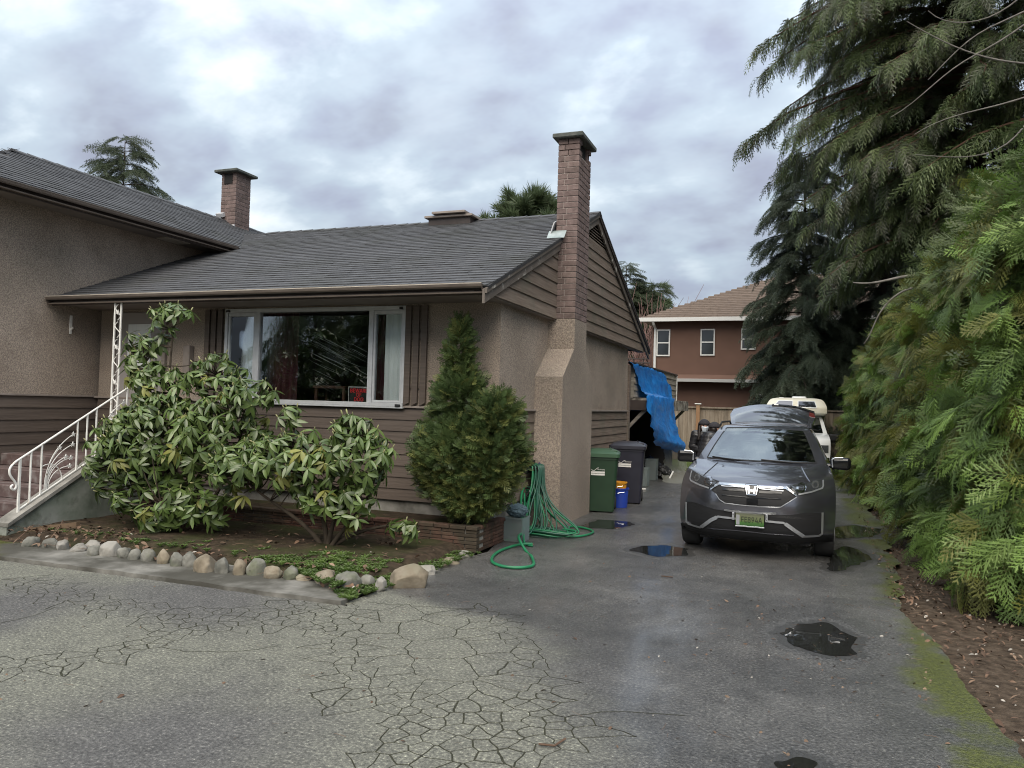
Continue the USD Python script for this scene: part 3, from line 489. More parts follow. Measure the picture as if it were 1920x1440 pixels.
mt['asphalt'] = asphalt('driveway_asphalt')
mt['crack'] = M('crack_dirt', [(0.024, 0.025, 0.019), (0.055, 0.055, 0.040)], scale=30, rough=0.95, spec=0.1)
DW = Thing('driveway', None, None, kind='structure')
g2 = lambda u, v: at(u, v, Z=0)[:2]
EDGE = [(-30, -8), (3.2, -8), (2.6, 0.5), (1.35, 3.6), (1.06, 4.5), (1.02, 5.6), (0.97, 6.4), (0.86, 7.6), (1.0, 9.5), (1.15, 13), (1.2, 20), (1.25, 25.2), (-2.2, 25.2), (-2.6, 22.5), (-3.5, 22.3), (-3.64, 16.6), (-3.52, 16.4), (-3.52, 9.0), (-3.36, 8.25), (-3.42, 7.9), (-3.52, 6.2), (-3.55, 5.6), (-3.50, 5.53), (-5.4, 5.50), (-7.46, 5.45), (-30, 5.2)]
_c = np.array(Polygon(EDGE).segmentize(0.05).exterior.coords)[:-1]; _k = ((_c[:, 0] > 0.5) & (_c[:, 1] > 2))[:, None]; _c = _c + _k * np.stack([0.26 * (meshkit.fbm(np.c_[_c * 2.6, np.zeros(len(_c))], 4, 3) - 0.5), 0.16 * (meshkit.fbm(np.c_[_c * 2.6, np.ones(len(_c))], 4, 4) - 0.5)], 1); drive = Polygon(_c).buffer(0)
_r = np.random.default_rng(11)
zone_lines = [[(-60, 1262), (0, 1250), (200, 1230), (350, 1180), (480, 1165), (600, 1170), (640, 1150)], [(20, 1092), (150, 1125), (280, 1148), (420, 1150), (520, 1145), (640, 1140)],
              [(640, 1200), (660, 1240), (680, 1290), (760, 1310), (830, 1330), (900, 1345), (1000, 1360), (1080, 1360)], [(740, 1440), (820, 1420), (900, 1420), (960, 1400), (1000, 1370)], [(760, 1340), (740, 1440), (760, 1470)],
              [(900, 1145), (935, 1160), (985, 1215), (1010, 1260), (1000, 1300), (960, 1320)], [(860, 1345), (900, 1400), (800, 1385)]]
zone = unary_union([LineString([g2(*p) for p in l]).buffer(w_) for l, w_ in zip(zone_lines, (0.22, 0.25, 0.20, 0.28, 0.17, 0.17, 0.28))])
big = Polygon([g2(*p) for p in [(640, 1160), (780, 1140), (920, 1145), (1010, 1250), (1000, 1350), (840, 1345), (680, 1310), (640, 1220)]]).buffer(0.12)
seeds = []
x0, y0, x1, y1 = unary_union([zone, big]).buffer(1.2).bounds
for _ in range(26000):
    p = np.array([_r.uniform(x0, x1), _r.uniform(y0, y1)]); P_ = Point(p)
    dmin = 0.075 + 0.07 * _r.random() if zone.contains(P_) else (0.36 if big.contains(P_) else 0.62)
    if not seeds or (np.linalg.norm(np.array(seeds) - p, axis=1) > dmin).all(): seeds.append(p)
from scipy.spatial import Voronoi
def jag(pg, amp=0.016):
    pg = pg.segmentize(0.012); c = np.array(pg.exterior.coords)
    c = c + (meshkit.noise(np.c_[c * 14, np.zeros(len(c))], 3)[:, None] - 0.5) * [amp * 2, 0] + (meshkit.noise(np.c_[c * 14, np.ones(len(c)) * 9], 5)[:, None] - 0.5) * [0, amp * 2]
    q = Polygon(c); return q if q.is_valid else q.buffer(0)
vor = Voronoi(np.array(seeds)); pieces = []
for i, s_ in enumerate(seeds):
    reg = vor.regions[vor.point_region[i]]
    if -1 in reg or len(reg) < 3: continue
    pg = Polygon(vor.vertices[reg]); P_ = Point(s_)
    if not pg.is_valid or not (zone.contains(P_) or big.contains(P_)) or pg.area > 0.9: continue
    pg = pg.intersection(drive)
    if pg.geom_type == 'Polygon' and pg.area > 0.002: pieces.append(pg)
pieces = [jag(p) for p in pieces if zone.contains(p.centroid) or big.contains(p.centroid)]; field = unary_union([p.buffer(0.004) for p in pieces]).intersection(drive)
def sheet(pg, z):
    b = MB()
    for q in getattr(pg, 'geoms', [pg]):
        if q.geom_type == 'Polygon' and q.area > 1e-4:
            v, f = trimesh.creation.triangulate_polygon(q, engine='earcut'); v = np.asarray(v); f = np.asarray(f); e = np.cross(v[f[:, 1]] - v[f[:, 0]], v[f[:, 2]] - v[f[:, 0]]); f[e < 0] = f[e < 0][:, ::-1]; b.add(np.c_[v, np.full(len(v), z)], f)
    return b
DW.part('asphalt_surface', sheet(drive.difference(field), 0.0), mt['asphalt'])
DW.part('crack_bed', sheet(field.buffer(0.05).intersection(drive.buffer(-0.01)), -0.0022), mt['crack'])
pieces.sort(key=lambda p: np.hypot(*p.centroid.coords[0])); rest = MB()
for i, pg in enumerate(pieces):
    q = pg.buffer(-0.0030 - 0.0045 * _r.random() ** 1.3, join_style=2).simplify(0.0025)
    if q.geom_type != 'Polygon' or q.area < 0.001: continue
    up, lo = q.buffer(-0.003), q
    b = MB() if i < 300 else rest
    z_ = float(_r.uniform(-0.002, 0.0015)); b.prism(q, (0, 0, 0.0024 + z_ * 0.5), (0, 0, -0.0024))
    if i < 300: DW.part('asphalt_piece', b, mt['asphalt'])
if rest.n: DW.part('distant_asphalt_piece', rest, mt['asphalt'], kind='stuff')
# a few single cracks running on through the sheet
ck = MB()
for l in [[(1085, 1340), (1150, 1335), (1220, 1338), (1280, 1342)], [(300, 1215), (420, 1222), (520, 1210)], [(-30, 1045), (120, 1062), (300, 1078), (480, 1090)], [(690, 1130), (800, 1138), (900, 1142)], [(280, 1150), (300, 1185), (360, 1178)], [(0, 1170), (120, 1130), (60, 1100)]]:
    c = spline([np.r_[g2(*p), 0] for p in l], 40)[:, :2]; c = c + (meshkit.noise(np.c_[c * 9, np.zeros(40)], 7)[:, None] - 0.5) * [0.05, 0] + (meshkit.noise(np.c_[c * 9, np.ones(40)], 8)[:, None] - 0.5) * [0, 0.05]
    q = sheet(LineString(c).buffer(0.0035).intersection(drive.difference(field)), 0.0012)
    if q.n: ck.add(q)
DW.part('hairline_crack', ck, mt['crack'], kind='stuff')
# ---- puddles: thin films of clear water over the dark wet asphalt
def water():
    N = {'geo': ('geometry', {}), 'n': ('noise_texture', {'scale': 5.0, 'detail': 2.0}), 'b': ('bump', {'strength': 0.03, 'distance': 0.02}), 'p': ('principled_bsdf', {'base_color': (0.012, 0.012, 0.011), 'roughness': 0.015, 'ior': 1.36, 'specular_ior_level': 0.5})}
    return usdkit.material(stage, '/World/Looks/puddle_water', N, [('geo.position', 'n.vector'), ('n.fac', 'b.height'), ('b.normal', 'p.normal')], surface='p.BSDF')
mt['water'] = water()
def blob(px, seed, n=70, amp=0.06):
    c = np.array([g2(*p) for p in px]); pg = Polygon(c); pg = pg.buffer(0.12).buffer(-0.12).buffer(-0.05).buffer(0.05).segmentize(0.03); c = np.array(pg.exterior.coords)[:-1]
    c = c + (meshkit.fbm(np.c_[c * 5, np.zeros(len(c))], 3, seed)[:, None] - 0.5) * [amp * 2, 0] + (meshkit.fbm(np.c_[c * 5, np.ones(len(c))], 3, seed + 9)[:, None] - 0.5) * [0, amp * 2]
    return Polygon(c).buffer(0)
PUD = [('puddle in front of the dark car, mirroring the blue tarp', [(1172, 1032), (1200, 1024), (1250, 1024), (1290, 1030), (1285, 1042), (1230, 1044)], 1),
       ('round puddle with floating twigs in the open wet asphalt', [(1462, 1190), (1490, 1170), (1560, 1170), (1605, 1195), (1600, 1225), (1550, 1228), (1490, 1212)], 2),
       ('dark puddle at the front tyre beside the hedge', [(1555, 1040), (1590, 1022), (1625, 1040), (1632, 1050), (1590, 1068), (1555, 1075)], 3),
       ('small puddle at the foot of the green bin', [(1090, 985), (1120, 975), (1180, 978), (1195, 984), (1150, 992), (1100, 990)], 4),
       ('puddle along the asphalt edge behind the front tyre puddle', [(1560, 990), (1600, 985), (1650, 992), (1640, 1008), (1570, 1010)], 5),
       ('shallow puddle at the bottom edge of the picture', [(1455, 1432), (1500, 1418), (1545, 1428), (1530, 1445), (1470, 1450)], 6)]
mt['damp2'] = M('moist_asphalt', [(0.25, (0.020, 0.020, 0.020)), (0.5, (0.060, 0.059, 0.058)), (0.7, (0.15, 0.15, 0.145))], scale=48, detail=4, rough=0.38, bump=0.9, bscale=55, bdist=0.016)
mt['damp'] = M('damp_asphalt', [(0.028, 0.028, 0.028), (0.058, 0.057, 0.055)], scale=45, detail=4, rough=0.32, bump=0.8, bscale=60, bdist=0.012)
for lab, px, sd in PUD:
    pg = blob(px, sd); t = Thing('puddle', lab, 'puddle', (*pg.centroid.coords[0], 0)); t.part('water', sheet(pg, 0.005), mt['water'])
    ring = Polygon([(x + 0.05 * (a - 0.5), y + 0.05 * (b - 0.5)) for (x, y), a, b in zip(pg.buffer(0.07).segmentize(0.02).exterior.coords[:-1], _r.random(4000), _r.random(4000))]).buffer(0); t.part('damp_margin', sheet(ring, 0.0025), mt['damp']); ring2 = Polygon([(x + 0.07 * (a - 0.5), y + 0.07 * (b - 0.5)) for (x, y), a, b in zip(pg.buffer(0.15).segmentize(0.02).exterior.coords[:-1], _r.random(4000), _r.random(4000))]).buffer(0); t.part('damp_margin', sheet(ring2, 0.0012), mt['damp2'])
    wet_bits = MB()
    for _ in range(90):
        a = _r.uniform(0, 6.28); c_ = np.array(pg.exterior.interpolate(_r.random(), normalized=True).coords[0]); q = Point(c_ + _r.normal(size=2) * 0.10).buffer(0.006 + 0.016 * _r.random(), quad_segs=2)
        if not pg.contains(q): wet_bits.add(sheet(q, 0.0035))
    pass
# ---- concrete strip in front of the bed
mt['strip'] = M('strip_concrete', [(0.10, 0.095, 0.085), (0.17, 0.165, 0.15), (0.25, 0.24, 0.22)], scale=4, detail=8, rough=0.85, bump=0.5, bscale=60, stain=((0.04, 0.038, 0.030), 1.1, 0.42, 0.58, 0.85), spec=0.25,
    extra=lambda N, L: (N.update({'sx': ('separate_xyz', {}), 'mx_': ('map_range', {'from_min': -6.6, 'from_max': -8.2, 'clamp': True}), 'mn': ('noise_texture', {'scale': 2.5, 'detail': 5.0}), 'ma': ('math', {'math_type': 'multiply'}), 'mrr': ('map_range', {'from_min': 0.3, 'from_max': 0.6, 'clamp': True}), 'mm': ('mix_color', {'b': (0.06, 0.065, 0.014)})}),
        L.remove(('sm.result', 'p.base_color')), L.extend([('geo.position', 'sx.vector'), ('sx.x', 'mx_.value'), ('geo.position', 'mn.vector'), ('mx_.result', 'ma.value1'), ('mn.fac', 'ma.value2'), ('ma.value', 'mrr.value'), ('mrr.result', 'mm.fac'), ('sm.result', 'mm.a'), ('mm.result', 'p.base_color')])))
edge = [(-30, 5.22), (-7.46, 5.47), (-5.4, 5.52), (-4.3, 5.50), (-3.55, 5.54), (-3.54, 5.62), (-3.62, 6.0), (-4.6, 6.22), (-6.2, 6.18), (-8.3, 6.02), (-30, 5.8)]
c = np.array(Polygon(edge).segmentize(0.08).exterior.coords)[:-1]; c = c + (meshkit.noise(np.c_[c * 7, np.zeros(len(c))], 4)[:, None] - 0.5) * [0.0, 0.05]
strip = Polygon(c).buffer(0); b = MB(); b.prism(strip, (0, 0, 0.055), (0, 0, -0.02)); top('concrete_strip', b, mt['strip'], kind='structure')
# ---- raised soil bed behind the boulders
def bed():
    xs, ys = np.linspace(-10.4, -3.35, 90), np.linspace(5.9, 8.16, 40); X, Y = np.meshgrid(xs, ys, indexing='ij'); Z = 0.03 + 0.07 * smoothstep(6.1, 6.7, Y) + 0.05 * (meshkit.fbm(np.stack([X, Y, 0 * X], -1) * 3, 4) - 0.5)
    Z -= 0.16 * smoothstep(-3.75, -3.4, X) + 0.10 * smoothstep(6.15, 5.9, Y); return grid_mesh(np.stack([X, Y, Z], -1))
mt['bed'] = M('bed_soil', [(0.022, 0.016, 0.011), (0.042, 0.031, 0.021), (0.07, 0.05, 0.034)], scale=10, detail=9, rough=0.95, bump=0.9, bscale=50, bdist=0.02, spec=0.15, stain=((0.035, 0.042, 0.014), 1.3, 0.45, 0.6, 0.7))
top('flower_bed', bed(), mt['bed'], kind='structure', smooth=True)
# ---- boulders: centre u, bottom v, width, height in photograph pixels; tone
mt['stone_g'] = M('boulder_grey', [(0.075, 0.077, 0.066), (0.135, 0.132, 0.114), (0.20, 0.196, 0.175)], scale=9, detail=8, rough=0.85, bump=0.45, bscale=40, stain=((0.085, 0.10, 0.045), 4.0, 0.5, 0.68, 0.6), obj=0.12)
mt['stone_t'] = M('boulder_tan', [(0.11, 0.09, 0.062), (0.18, 0.15, 0.108), (0.25, 0.22, 0.175)], scale=8, detail=8, rough=0.85, bump=0.45, bscale=40, stain=((0.11, 0.105, 0.06), 4.0, 0.52, 0.7, 0.6), obj=0.12)
mt['stone_w'] = M('boulder_pale', [(0.17, 0.16, 0.14), (0.25, 0.24, 0.22)], scale=8, detail=8, rough=0.85, bump=0.4, bscale=40, stain=((0.13, 0.13, 0.08), 4.0, 0.55, 0.7, 0.6), obj=0.12)
def boulder(w, h, d, seed, sharp=0.0):
    m = trimesh.creation.icosphere(3); v = np.array(m.vertices); n = meshkit.fbm(v * 1.3 + seed * 7.1, 3, seed) - 0.5; v = v * (1 + 0.6 * n + 0.16 * (meshkit.fbm(v * 4.5 + seed, 3, seed + 1) - 0.5))[:, None]
    if sharp:
        r_ = np.random.default_rng(seed)
        for _ in range(7):
            k = r_.normal(size=3); k /= np.linalg.norm(k); e = v @ k - (0.62 + 0.2 * r_.random()); v = v - np.maximum(e, 0)[:, None] * k * sharp
    v = v / np.abs(v).max(0); v = np.sign(v) * np.abs(v) ** 0.92; v[:, 2] = np.where(v[:, 2] < -0.55, -0.55 + 0.2 * (v[:, 2] + 0.55), v[:, 2])
    v = v * [w / 2, d / 2, h / 1.7]; v[:, 2] -= v[:, 2].min(); return v, np.array(m.faces)
RK = [(46, 1024, 34, 22, 'g', 'rounded grey boulder at the left end of the row by the stair wall'), (81, 1026, 34, 22, 'g', 'second grey boulder from the left end of the bed edging'), (109, 1030, 26, 22, 'w', 'small pale angular boulder, third from the left end of the edging'), (136, 1034, 30, 20, 'w', 'pale slanted boulder, fourth from the left end of the edging'),
      (160, 1031, 40, 22, 'w', 'long pale boulder lying behind a mossy dark one'), (166, 1041, 32, 22, 'g', 'dark mossy boulder in front of the long pale one'), (195, 1042, 36, 30, 'w', 'bright angular boulder with a broken pointed top'), (222, 1045, 32, 24, 'g', 'flat topped dark grey boulder right of the bright angular one'),
      (246, 1049, 22, 26, 'g', 'narrow upright grey boulder beside a round pale green one'), (270, 1052, 28, 30, 'g', 'round pale green boulder under the big rhododendron'), (298, 1056, 28, 30, 't', 'round olive boulder under the big rhododendron'), (325, 1061, 24, 30, 'g', 'upright grey boulder left of the long pitted one'),
      (346, 1062, 32, 32, 'g', 'tall grey boulder leaning behind the long pitted one'), (372, 1071, 50, 34, 't', 'long pitted tan boulder slanting down to the right'), (410, 1074, 26, 34, 'g', 'egg shaped grey boulder standing on end'), (441, 1077, 30, 32, 't', 'round tan boulder beside the egg shaped one'),
      (472, 1078, 36, 34, 'g', 'large round grey green boulder near the middle of the edging'), (503, 1084, 34, 28, 't', 'tan boulder with a sloping back near the middle'), (538, 1085, 38, 28, 'g', 'pointed grey boulder under the smaller rhododendron'), (563, 1088, 30, 18, 't', 'low flat tan boulder half sunk in the soil'),
      (601, 1094, 48, 30, 't', 'wide smooth tan boulder under the smaller rhododendron'), (643, 1101, 50, 34, 'g', 'wide grey green boulder with lichen spots'), (684, 1097, 30, 26, 'g', 'small round grey boulder among green weeds'), (708, 1101, 28, 24, 'w', 'small blue white boulder beside the biggest one'),
      (755, 1106, 70, 48, 't', 'biggest tan boulder at the corner of the edging'), (790, 1080, 42, 28, 'w', 'smooth pale boulder leaning on the biggest one'), (812, 1072, 26, 14, 'g', 'low mossy stone behind the pale boulder'), (838, 1060, 38, 20, 't', 'flat cream stone on the driveway side of the bed'), (868, 1046, 34, 18, 'g', 'last flat grey stone beside the brick planter corner')]
for i, (u, v, w_, h_, tone, lab) in enumerate(RK):
    p = at(u, v - 2, Z=0.05 if u < 730 else 0.0); d = abs((ROT.T @ (p - EYE))[2]); W, Hh = w_ / F * d * 1.08, h_ / F * d * 1.15
    vv, ff = boulder(W, Hh, W * 0.8, i + 3, 0.85 if tone == 'w' or i in (7, 13, 24) else (0.7 if i % 3 else 0.35)); a = (i * 37 % 60 - 30) / 24.0
    vv = vv @ rotz(a).T + [p[0], p[1] + W * 0.35, p[2] - 0.055]
    t_ = Thing('boulder', lab, 'boulder', (p[0], p[1] + W * 0.35, p[2]), group='boulders edging the flower bed'); stage.RemovePrim(t_.path)
    g = usdkit.mesh(stage, t_.path, (vv - t_.loc, ff), mt['stone_' + tone], smooth=50); UsdGeom.Xformable(g).AddTranslateOp().Set(Gf.Vec3d(*map(float, t_.loc))); props(g.GetPrim(), lab, 'boulder', 'boulders edging the flower bed')
# ---- low planter of long thin bricks along the house
PL = Thing('brick_planter', 'low planter of long thin red bricks along the foot of the front wall', 'planter', (-6, 8.4, 0))
pr = random.Random(8); PX0, PX1, PY0, hc = -8.45, -3.44, 8.10, 0.042
PL.part('mortar_core', MB().box(PX0 + 0.01, PX1 - 0.012, PY0 + 0.012, PY0 + 0.09, 0, 0.252).box(PX1 - 0.09, PX1 - 0.012, PY0 + 0.09, 8.93, 0, 0.252), mt['concrete'])
for k in range(6):
    x = PX0 - (k % 2) * 0.15
    while x < PX1 - 0.02:
        a, b_ = max(x, PX0), min(x + 0.29, PX1); q = pr.random() * 0.008
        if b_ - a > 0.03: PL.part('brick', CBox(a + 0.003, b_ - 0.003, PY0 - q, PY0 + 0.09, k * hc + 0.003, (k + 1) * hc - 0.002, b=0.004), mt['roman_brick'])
        x += 0.295
    y = PY0 + 0.092 + (0.12 if k % 2 else 0)
    while y < 8.93:
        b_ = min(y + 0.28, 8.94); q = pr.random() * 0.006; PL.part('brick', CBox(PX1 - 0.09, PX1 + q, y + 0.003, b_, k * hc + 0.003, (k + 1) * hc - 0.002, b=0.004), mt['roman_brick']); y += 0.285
x = PX0
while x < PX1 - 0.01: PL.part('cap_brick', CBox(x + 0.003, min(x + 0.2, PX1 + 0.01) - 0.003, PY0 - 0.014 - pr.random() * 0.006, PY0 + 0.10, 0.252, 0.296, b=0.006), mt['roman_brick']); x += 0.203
y = PY0 + 0.103
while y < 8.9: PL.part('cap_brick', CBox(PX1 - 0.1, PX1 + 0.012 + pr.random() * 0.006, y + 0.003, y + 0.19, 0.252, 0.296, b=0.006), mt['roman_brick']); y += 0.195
PL.part('planter_soil', Box(PX0, PX1 - 0.1, PY0 + 0.1, YW + 0.02, 0.0, 0.24), mt['bed'])
# ---- front steps, mossy stair wall and white iron railing
ST = Thing('front_steps', 'worn dull red concrete steps with a mossy sloping side wall', 'steps', (-9.5, 7.0, 0))
for k in range(5):
    y0 = 6.35 + k * 0.285; z1 = 0.165 * (k + 1); ST.part('step', CBox(XW + 0.03, -8.62, y0, 8.96 if k == 4 else y0 + 0.33, 0.165 * k - (0.02 if k == 0 else 0), z1, b=0.012), mt['red_step'])
wy = lambda z: 0
sw = [(6.24, -0.05), (6.24, 0.13), (6.30, 0.17), (8.05, 1.135), (8.12, 1.15), (8.12, -0.05)]
b = MB(); b.prism(sw, (0.16, 0, 0), (-8.61, 0, 0), ((0, 1, 0), (0, 0, 1))); wp = ST.part('stair_wall', b, mt['mossy_concrete'])
b = MB(); q = [(-8.64, 6.235, 0.135), (-8.42, 6.235, 0.135), (-8.42, 8.1, 1.165), (-8.64, 8.1, 1.165)]
b.hexa(q + [(p[0], p[1], p[2] + 0.045) for p in q]); ST.part('wall_coping', b, mt['concrete'])
RL = Thing('stair_railing', 'white wrought iron stair railing with star sprays and a scrolled end', 'railing', (-8.52, 7.0, 0.2))
xr = -8.52; sl = 0.552; tr = lambda y: 0.87 + (y - 6.38) * sl * 1.06; br = lambda y: 0.305 + (y - 6.42) * sl
def rod(pts, r, sides=8): return MB().tube(pts, r, sides)
curl = [(xr, 6.375 + 0.02, 0.55), (xr, 6.36, 0.535), (xr, 6.325, 0.56), (xr, 6.335, 0.62), (xr, 6.375, 0.64)]
h_ = [(xr, 6.40, 0.565), (xr, 6.375, 0.548), (xr, 6.345, 0.556), (xr, 6.332, 0.60)]
sc = spline([(xr, 6.345, 0.60), (xr, 6.325, 0.565), (xr, 6.36, 0.545), (xr, 6.385, 0.575), (xr, 6.37, 0.63), (xr, 6.315, 0.70), (xr, 6.295, 0.77), (xr, 6.33, 0.835), (xr, 6.42, tr(6.42) + 0.005)], 40)
b = MB(); b.tube(np.vstack([sc, [(xr, 8.1, tr(8.1))]]), 0.013, 8); RL.part('handrail', b, mt['white_paint'])
RL.part('bottom_rail', rod([(xr, 6.42, br(6.42)), (xr, 8.1, br(8.1))], 0.010), mt['white_paint'])
posts = [6.42, 6.555, 6.69, 7.165, 7.30, 7.435, 7.90, 8.05]
for i, y in enumerate(posts):
    RL.part('post' if i == 0 else 'baluster', CBox(xr - 0.011, xr + 0.011, y - (0.014 if i == 0 else 0.008), y + (0.014 if i == 0 else 0.008), br(y) - (0.13 if i == 0 else 0), tr(y), b=0.003), mt['white_paint'])
def star(c, R, r):
    a = np.arange(10) * np.pi / 5 + 0.3; p = [(math.cos(t) * (R if i % 2 == 0 else r), math.sin(t) * (R if i % 2 == 0 else r)) for i, t in enumerate(a)]
    return MB().prism(p, (0.012, 0, 0), (c[0] - 0.006, c[1], c[2]), ((0, 1, 0), (0, 0, 1)))
for ys in (6.70, 7.445):
    o = np.array([xr, ys + 0.06, br(ys + 0.06) + 0.012]); rays = [(0.05, 0.50, 0), (0.13, 0.53, 0.0), (0.19, 0.545, 1), (0.255, 0.62, 1), (0.36, 0.615, 1), (0.30, 0.435, 1), (0.37, 0.43, 1), (0.36, 0.335, 1)]
    for i, (dy, dz, s_) in enumerate([(0.165, 0.50, 1), (0.345, 0.66, 1), (0.345, 0.535, 1), (0.255, 0.385, 1), (0.325, 0.37, 1), (0.315, 0.27, 1), (0.08, 0.30, 0), (0.04, 0.27, 0)]):
        e = o + [0, dy, dz]; m_ = (o + e) / 2 + [0, -0.22 * dy, 0.16 * dz]
        st_ = RL.part('ray_rod', rod(spline([o + [0, i * 0.008 - 0.02, 0], m_, e], 12), 0.0055, 6), mt['white_paint'])
        if s_: RL.part('star', star(e, 0.034, 0.014), mt['white_paint'])
    RL.part('arc_rod', rod(spline([(xr, ys + 0.005, br(ys) + 0.33), (xr, ys + 0.11, br(ys) + 0.35), (xr, ys + 0.21, br(ys) + 0.30), (xr, ys + 0.265, br(ys + 0.265))], 16), 0.006, 6), mt['white_paint'])
# wrought iron porch post
PP = Thing('porch_post', 'white wrought iron lattice post holding the porch eave', 'post', (-8.7, 8.15, 0.82))
px_, py_ = at(213, 650, Y=8.15)[0], 8.15
for dx in (0.0, 0.115): PP.part('upright', CBox(px_ + dx - 0.011, px_ + dx + 0.011, py_ - 0.011, py_ + 0.011, 0.82, 2.974, b=0.003), mt['white_paint'])
for k in range(8):
    z = 1.0 + k * 0.245; b = MB(); tt = np.linspace(0, 1, 16)
    b.tube(np.c_[px_ + 0.0575 + 0.045 * np.sin(tt * 2 * np.pi), np.full(16, py_), z + tt * 0.22], 0.006, 6); PP.part('scroll', b, mt['white_paint'])
    if k % 2: PP.part('star', one(lambda q: q.add(*vf(star((0, 0, 0), 0.04, 0.016))) ).arr()[0][:, [1, 0, 2]] @ np.eye(3) + [px_ + 0.0575, py_, z + 0.11] if False else MB().prism([(math.cos(t) * (0.04 if i % 2 == 0 else 0.016), math.sin(t) * (0.04 if i % 2 == 0 else 0.016)) for i, t in enumerate(np.arange(10) * np.pi / 5)], (0, 0.012, 0), (px_ + 0.0575, py_ - 0.012, z + 0.11), ((1, 0, 0), (0, 0, 1))), mt['white_paint'])
# flag bracket under the eave, on the wing wall
b = MB(); b.cbox(XW, XW + 0.012, 8.49, 8.535, 2.56, 2.84); b.tube([(XW + 0.01, 8.51, 2.62), (XW + 0.05, 8.51, 2.66)], 0.014, 8); top('wall_bracket', b, mt['white_paint'], 'white metal bracket screwed to the beige wing wall under the eave', 'bracket')
# ================================================================== vegetation
from scipy.spatial.transform import Rotation as Rot
def unit(v): v = np.asarray(v, float); return v / (np.linalg.norm(v, axis=-1, keepdims=True) + 1e-12)
def frames(d, up, roll=None):
    """quaternions (w, x, y, z) whose y axis lies along d and whose z axis is as near to up as it can be"""
    y = unit(d); up = np.broadcast_to(up, y.shape); z = up - (up * y).sum(-1, keepdims=True) * y; z = unit(z + 1e-6); x = np.cross(y, z)
    q = Rot.from_matrix(np.stack([x, y, z], -1))
    if roll is not None: q = q * Rot.from_euler('y', roll)
    q = q.as_quat(); return q[:, [3, 0, 1, 2]]
def instancer(path, protos, pos, quat, scale, idx, label=None, cat=None, kind='stuff', group=None):
    pi = UsdGeom.PointInstancer.Define(stage, path); rel = pi.CreatePrototypesRel()
    for k, (mesh, m) in enumerate(protos):
        p = f'{path}/spray_kind_{k:03d}'; usdkit.mesh(stage, p, vf(mesh), m); rel.AddTarget(p)
    n = len(pos); scale = np.asarray(scale, float); scale = np.repeat(scale[:, None], 3, 1) if scale.ndim == 1 else scale
    pi.CreatePositionsAttr(Vt.Vec3fArray.FromNumpy(np.asarray(pos, np.float32))); pi.CreateProtoIndicesAttr(Vt.IntArray.FromNumpy(np.asarray(idx, np.int32)))
    pi.CreateOrientationsAttr(Vt.QuathArray([Gf.Quath(float(a), float(b), float(c), float(d)) for a, b, c, d in quat])); pi.CreateScalesAttr(Vt.Vec3fArray.FromNumpy(scale.astype(np.float32)))
    props(pi.GetPrim(), label, cat, group, kind); return pi
def lozenge(b, o, d, n, L, W, fold=0.0):
    o, d, n = map(np.asarray, (o, d, n)); s = np.cross(d, n); b.append(np.array([o, o + d * L * 0.45 + s * W - n * fold, o + d * L, o + d * L * 0.45 - s * W - n * fold]))
def quads(b):
    v = np.vstack(b); k = np.arange(len(b)) * 4; return v, np.stack([k, k + 1, k + 2, k + 3], -1)
def frond(seed, L=1.0, n=11, spread=0.42, droop=0.25, sub=4, wid=0.020, ang=48, sag=0.10, curl=0.0):
    """a flat feathery conifer spray of unit length: an axis, side shoots and small scale shoots along them"""
    r = np.random.default_rng(seed); b = []
    ax = lambda t: np.array([0.04 * math.sin(3 * t + seed) * t, L * t * (1 - 0.08 * droop * t), -droop * L * t * t])
    for i in range(n):
        t0, t1 = i / n, (i + 1) / n; d = ax(t1) - ax(t0); lozenge(b, ax(t0), unit(d), np.array([0, 0, 1.0]), np.linalg.norm(d) * 1.15, wid * 0.55)
    for i in range(n):
        for s in (-1, 1):
            t = (i + 0.35 + (0.25 if s > 0 else 0) + r.uniform(-0.1, 0.1)) / n; ln = spread * L * (math.sin(math.pi * min(0.98, (t * 0.86 + 0.14)) ** 0.8) ** 0.8 * 0.85 + 0.10) * r.uniform(0.75, 1.1)
            a = math.radians(ang + r.uniform(-9, 9) - 12 * t); tang = unit(ax(min(1, t + 0.02)) - ax(t)); side = np.array([s * math.sin(a), 0, 0]) + tang * math.cos(a); nn = np.array([s * r.uniform(-0.25, 0.25), 0, 1.0])
            o = ax(t); lozenge(b, o, unit(side), unit(nn), ln, wid * 0.75)
            for k in range(1, sub + 1):
                f = k / (sub + 1); p = o + unit(side) * ln * f - np.array([0, 0, sag * ln * f * f])
                for s2 in (-1, 1):
                    e = unit(unit(side) + s2 * 0.85 * np.cross(unit(side), [0, 0, 1.0]) + np.array([0, 0, -0.12 - curl])); lozenge(b, p, e, unit(nn), ln * 0.26 * (1 - 0.5 * f) * r.uniform(0.8, 1.15), wid * 0.62, 0.2 * wid)
    return quads(b)
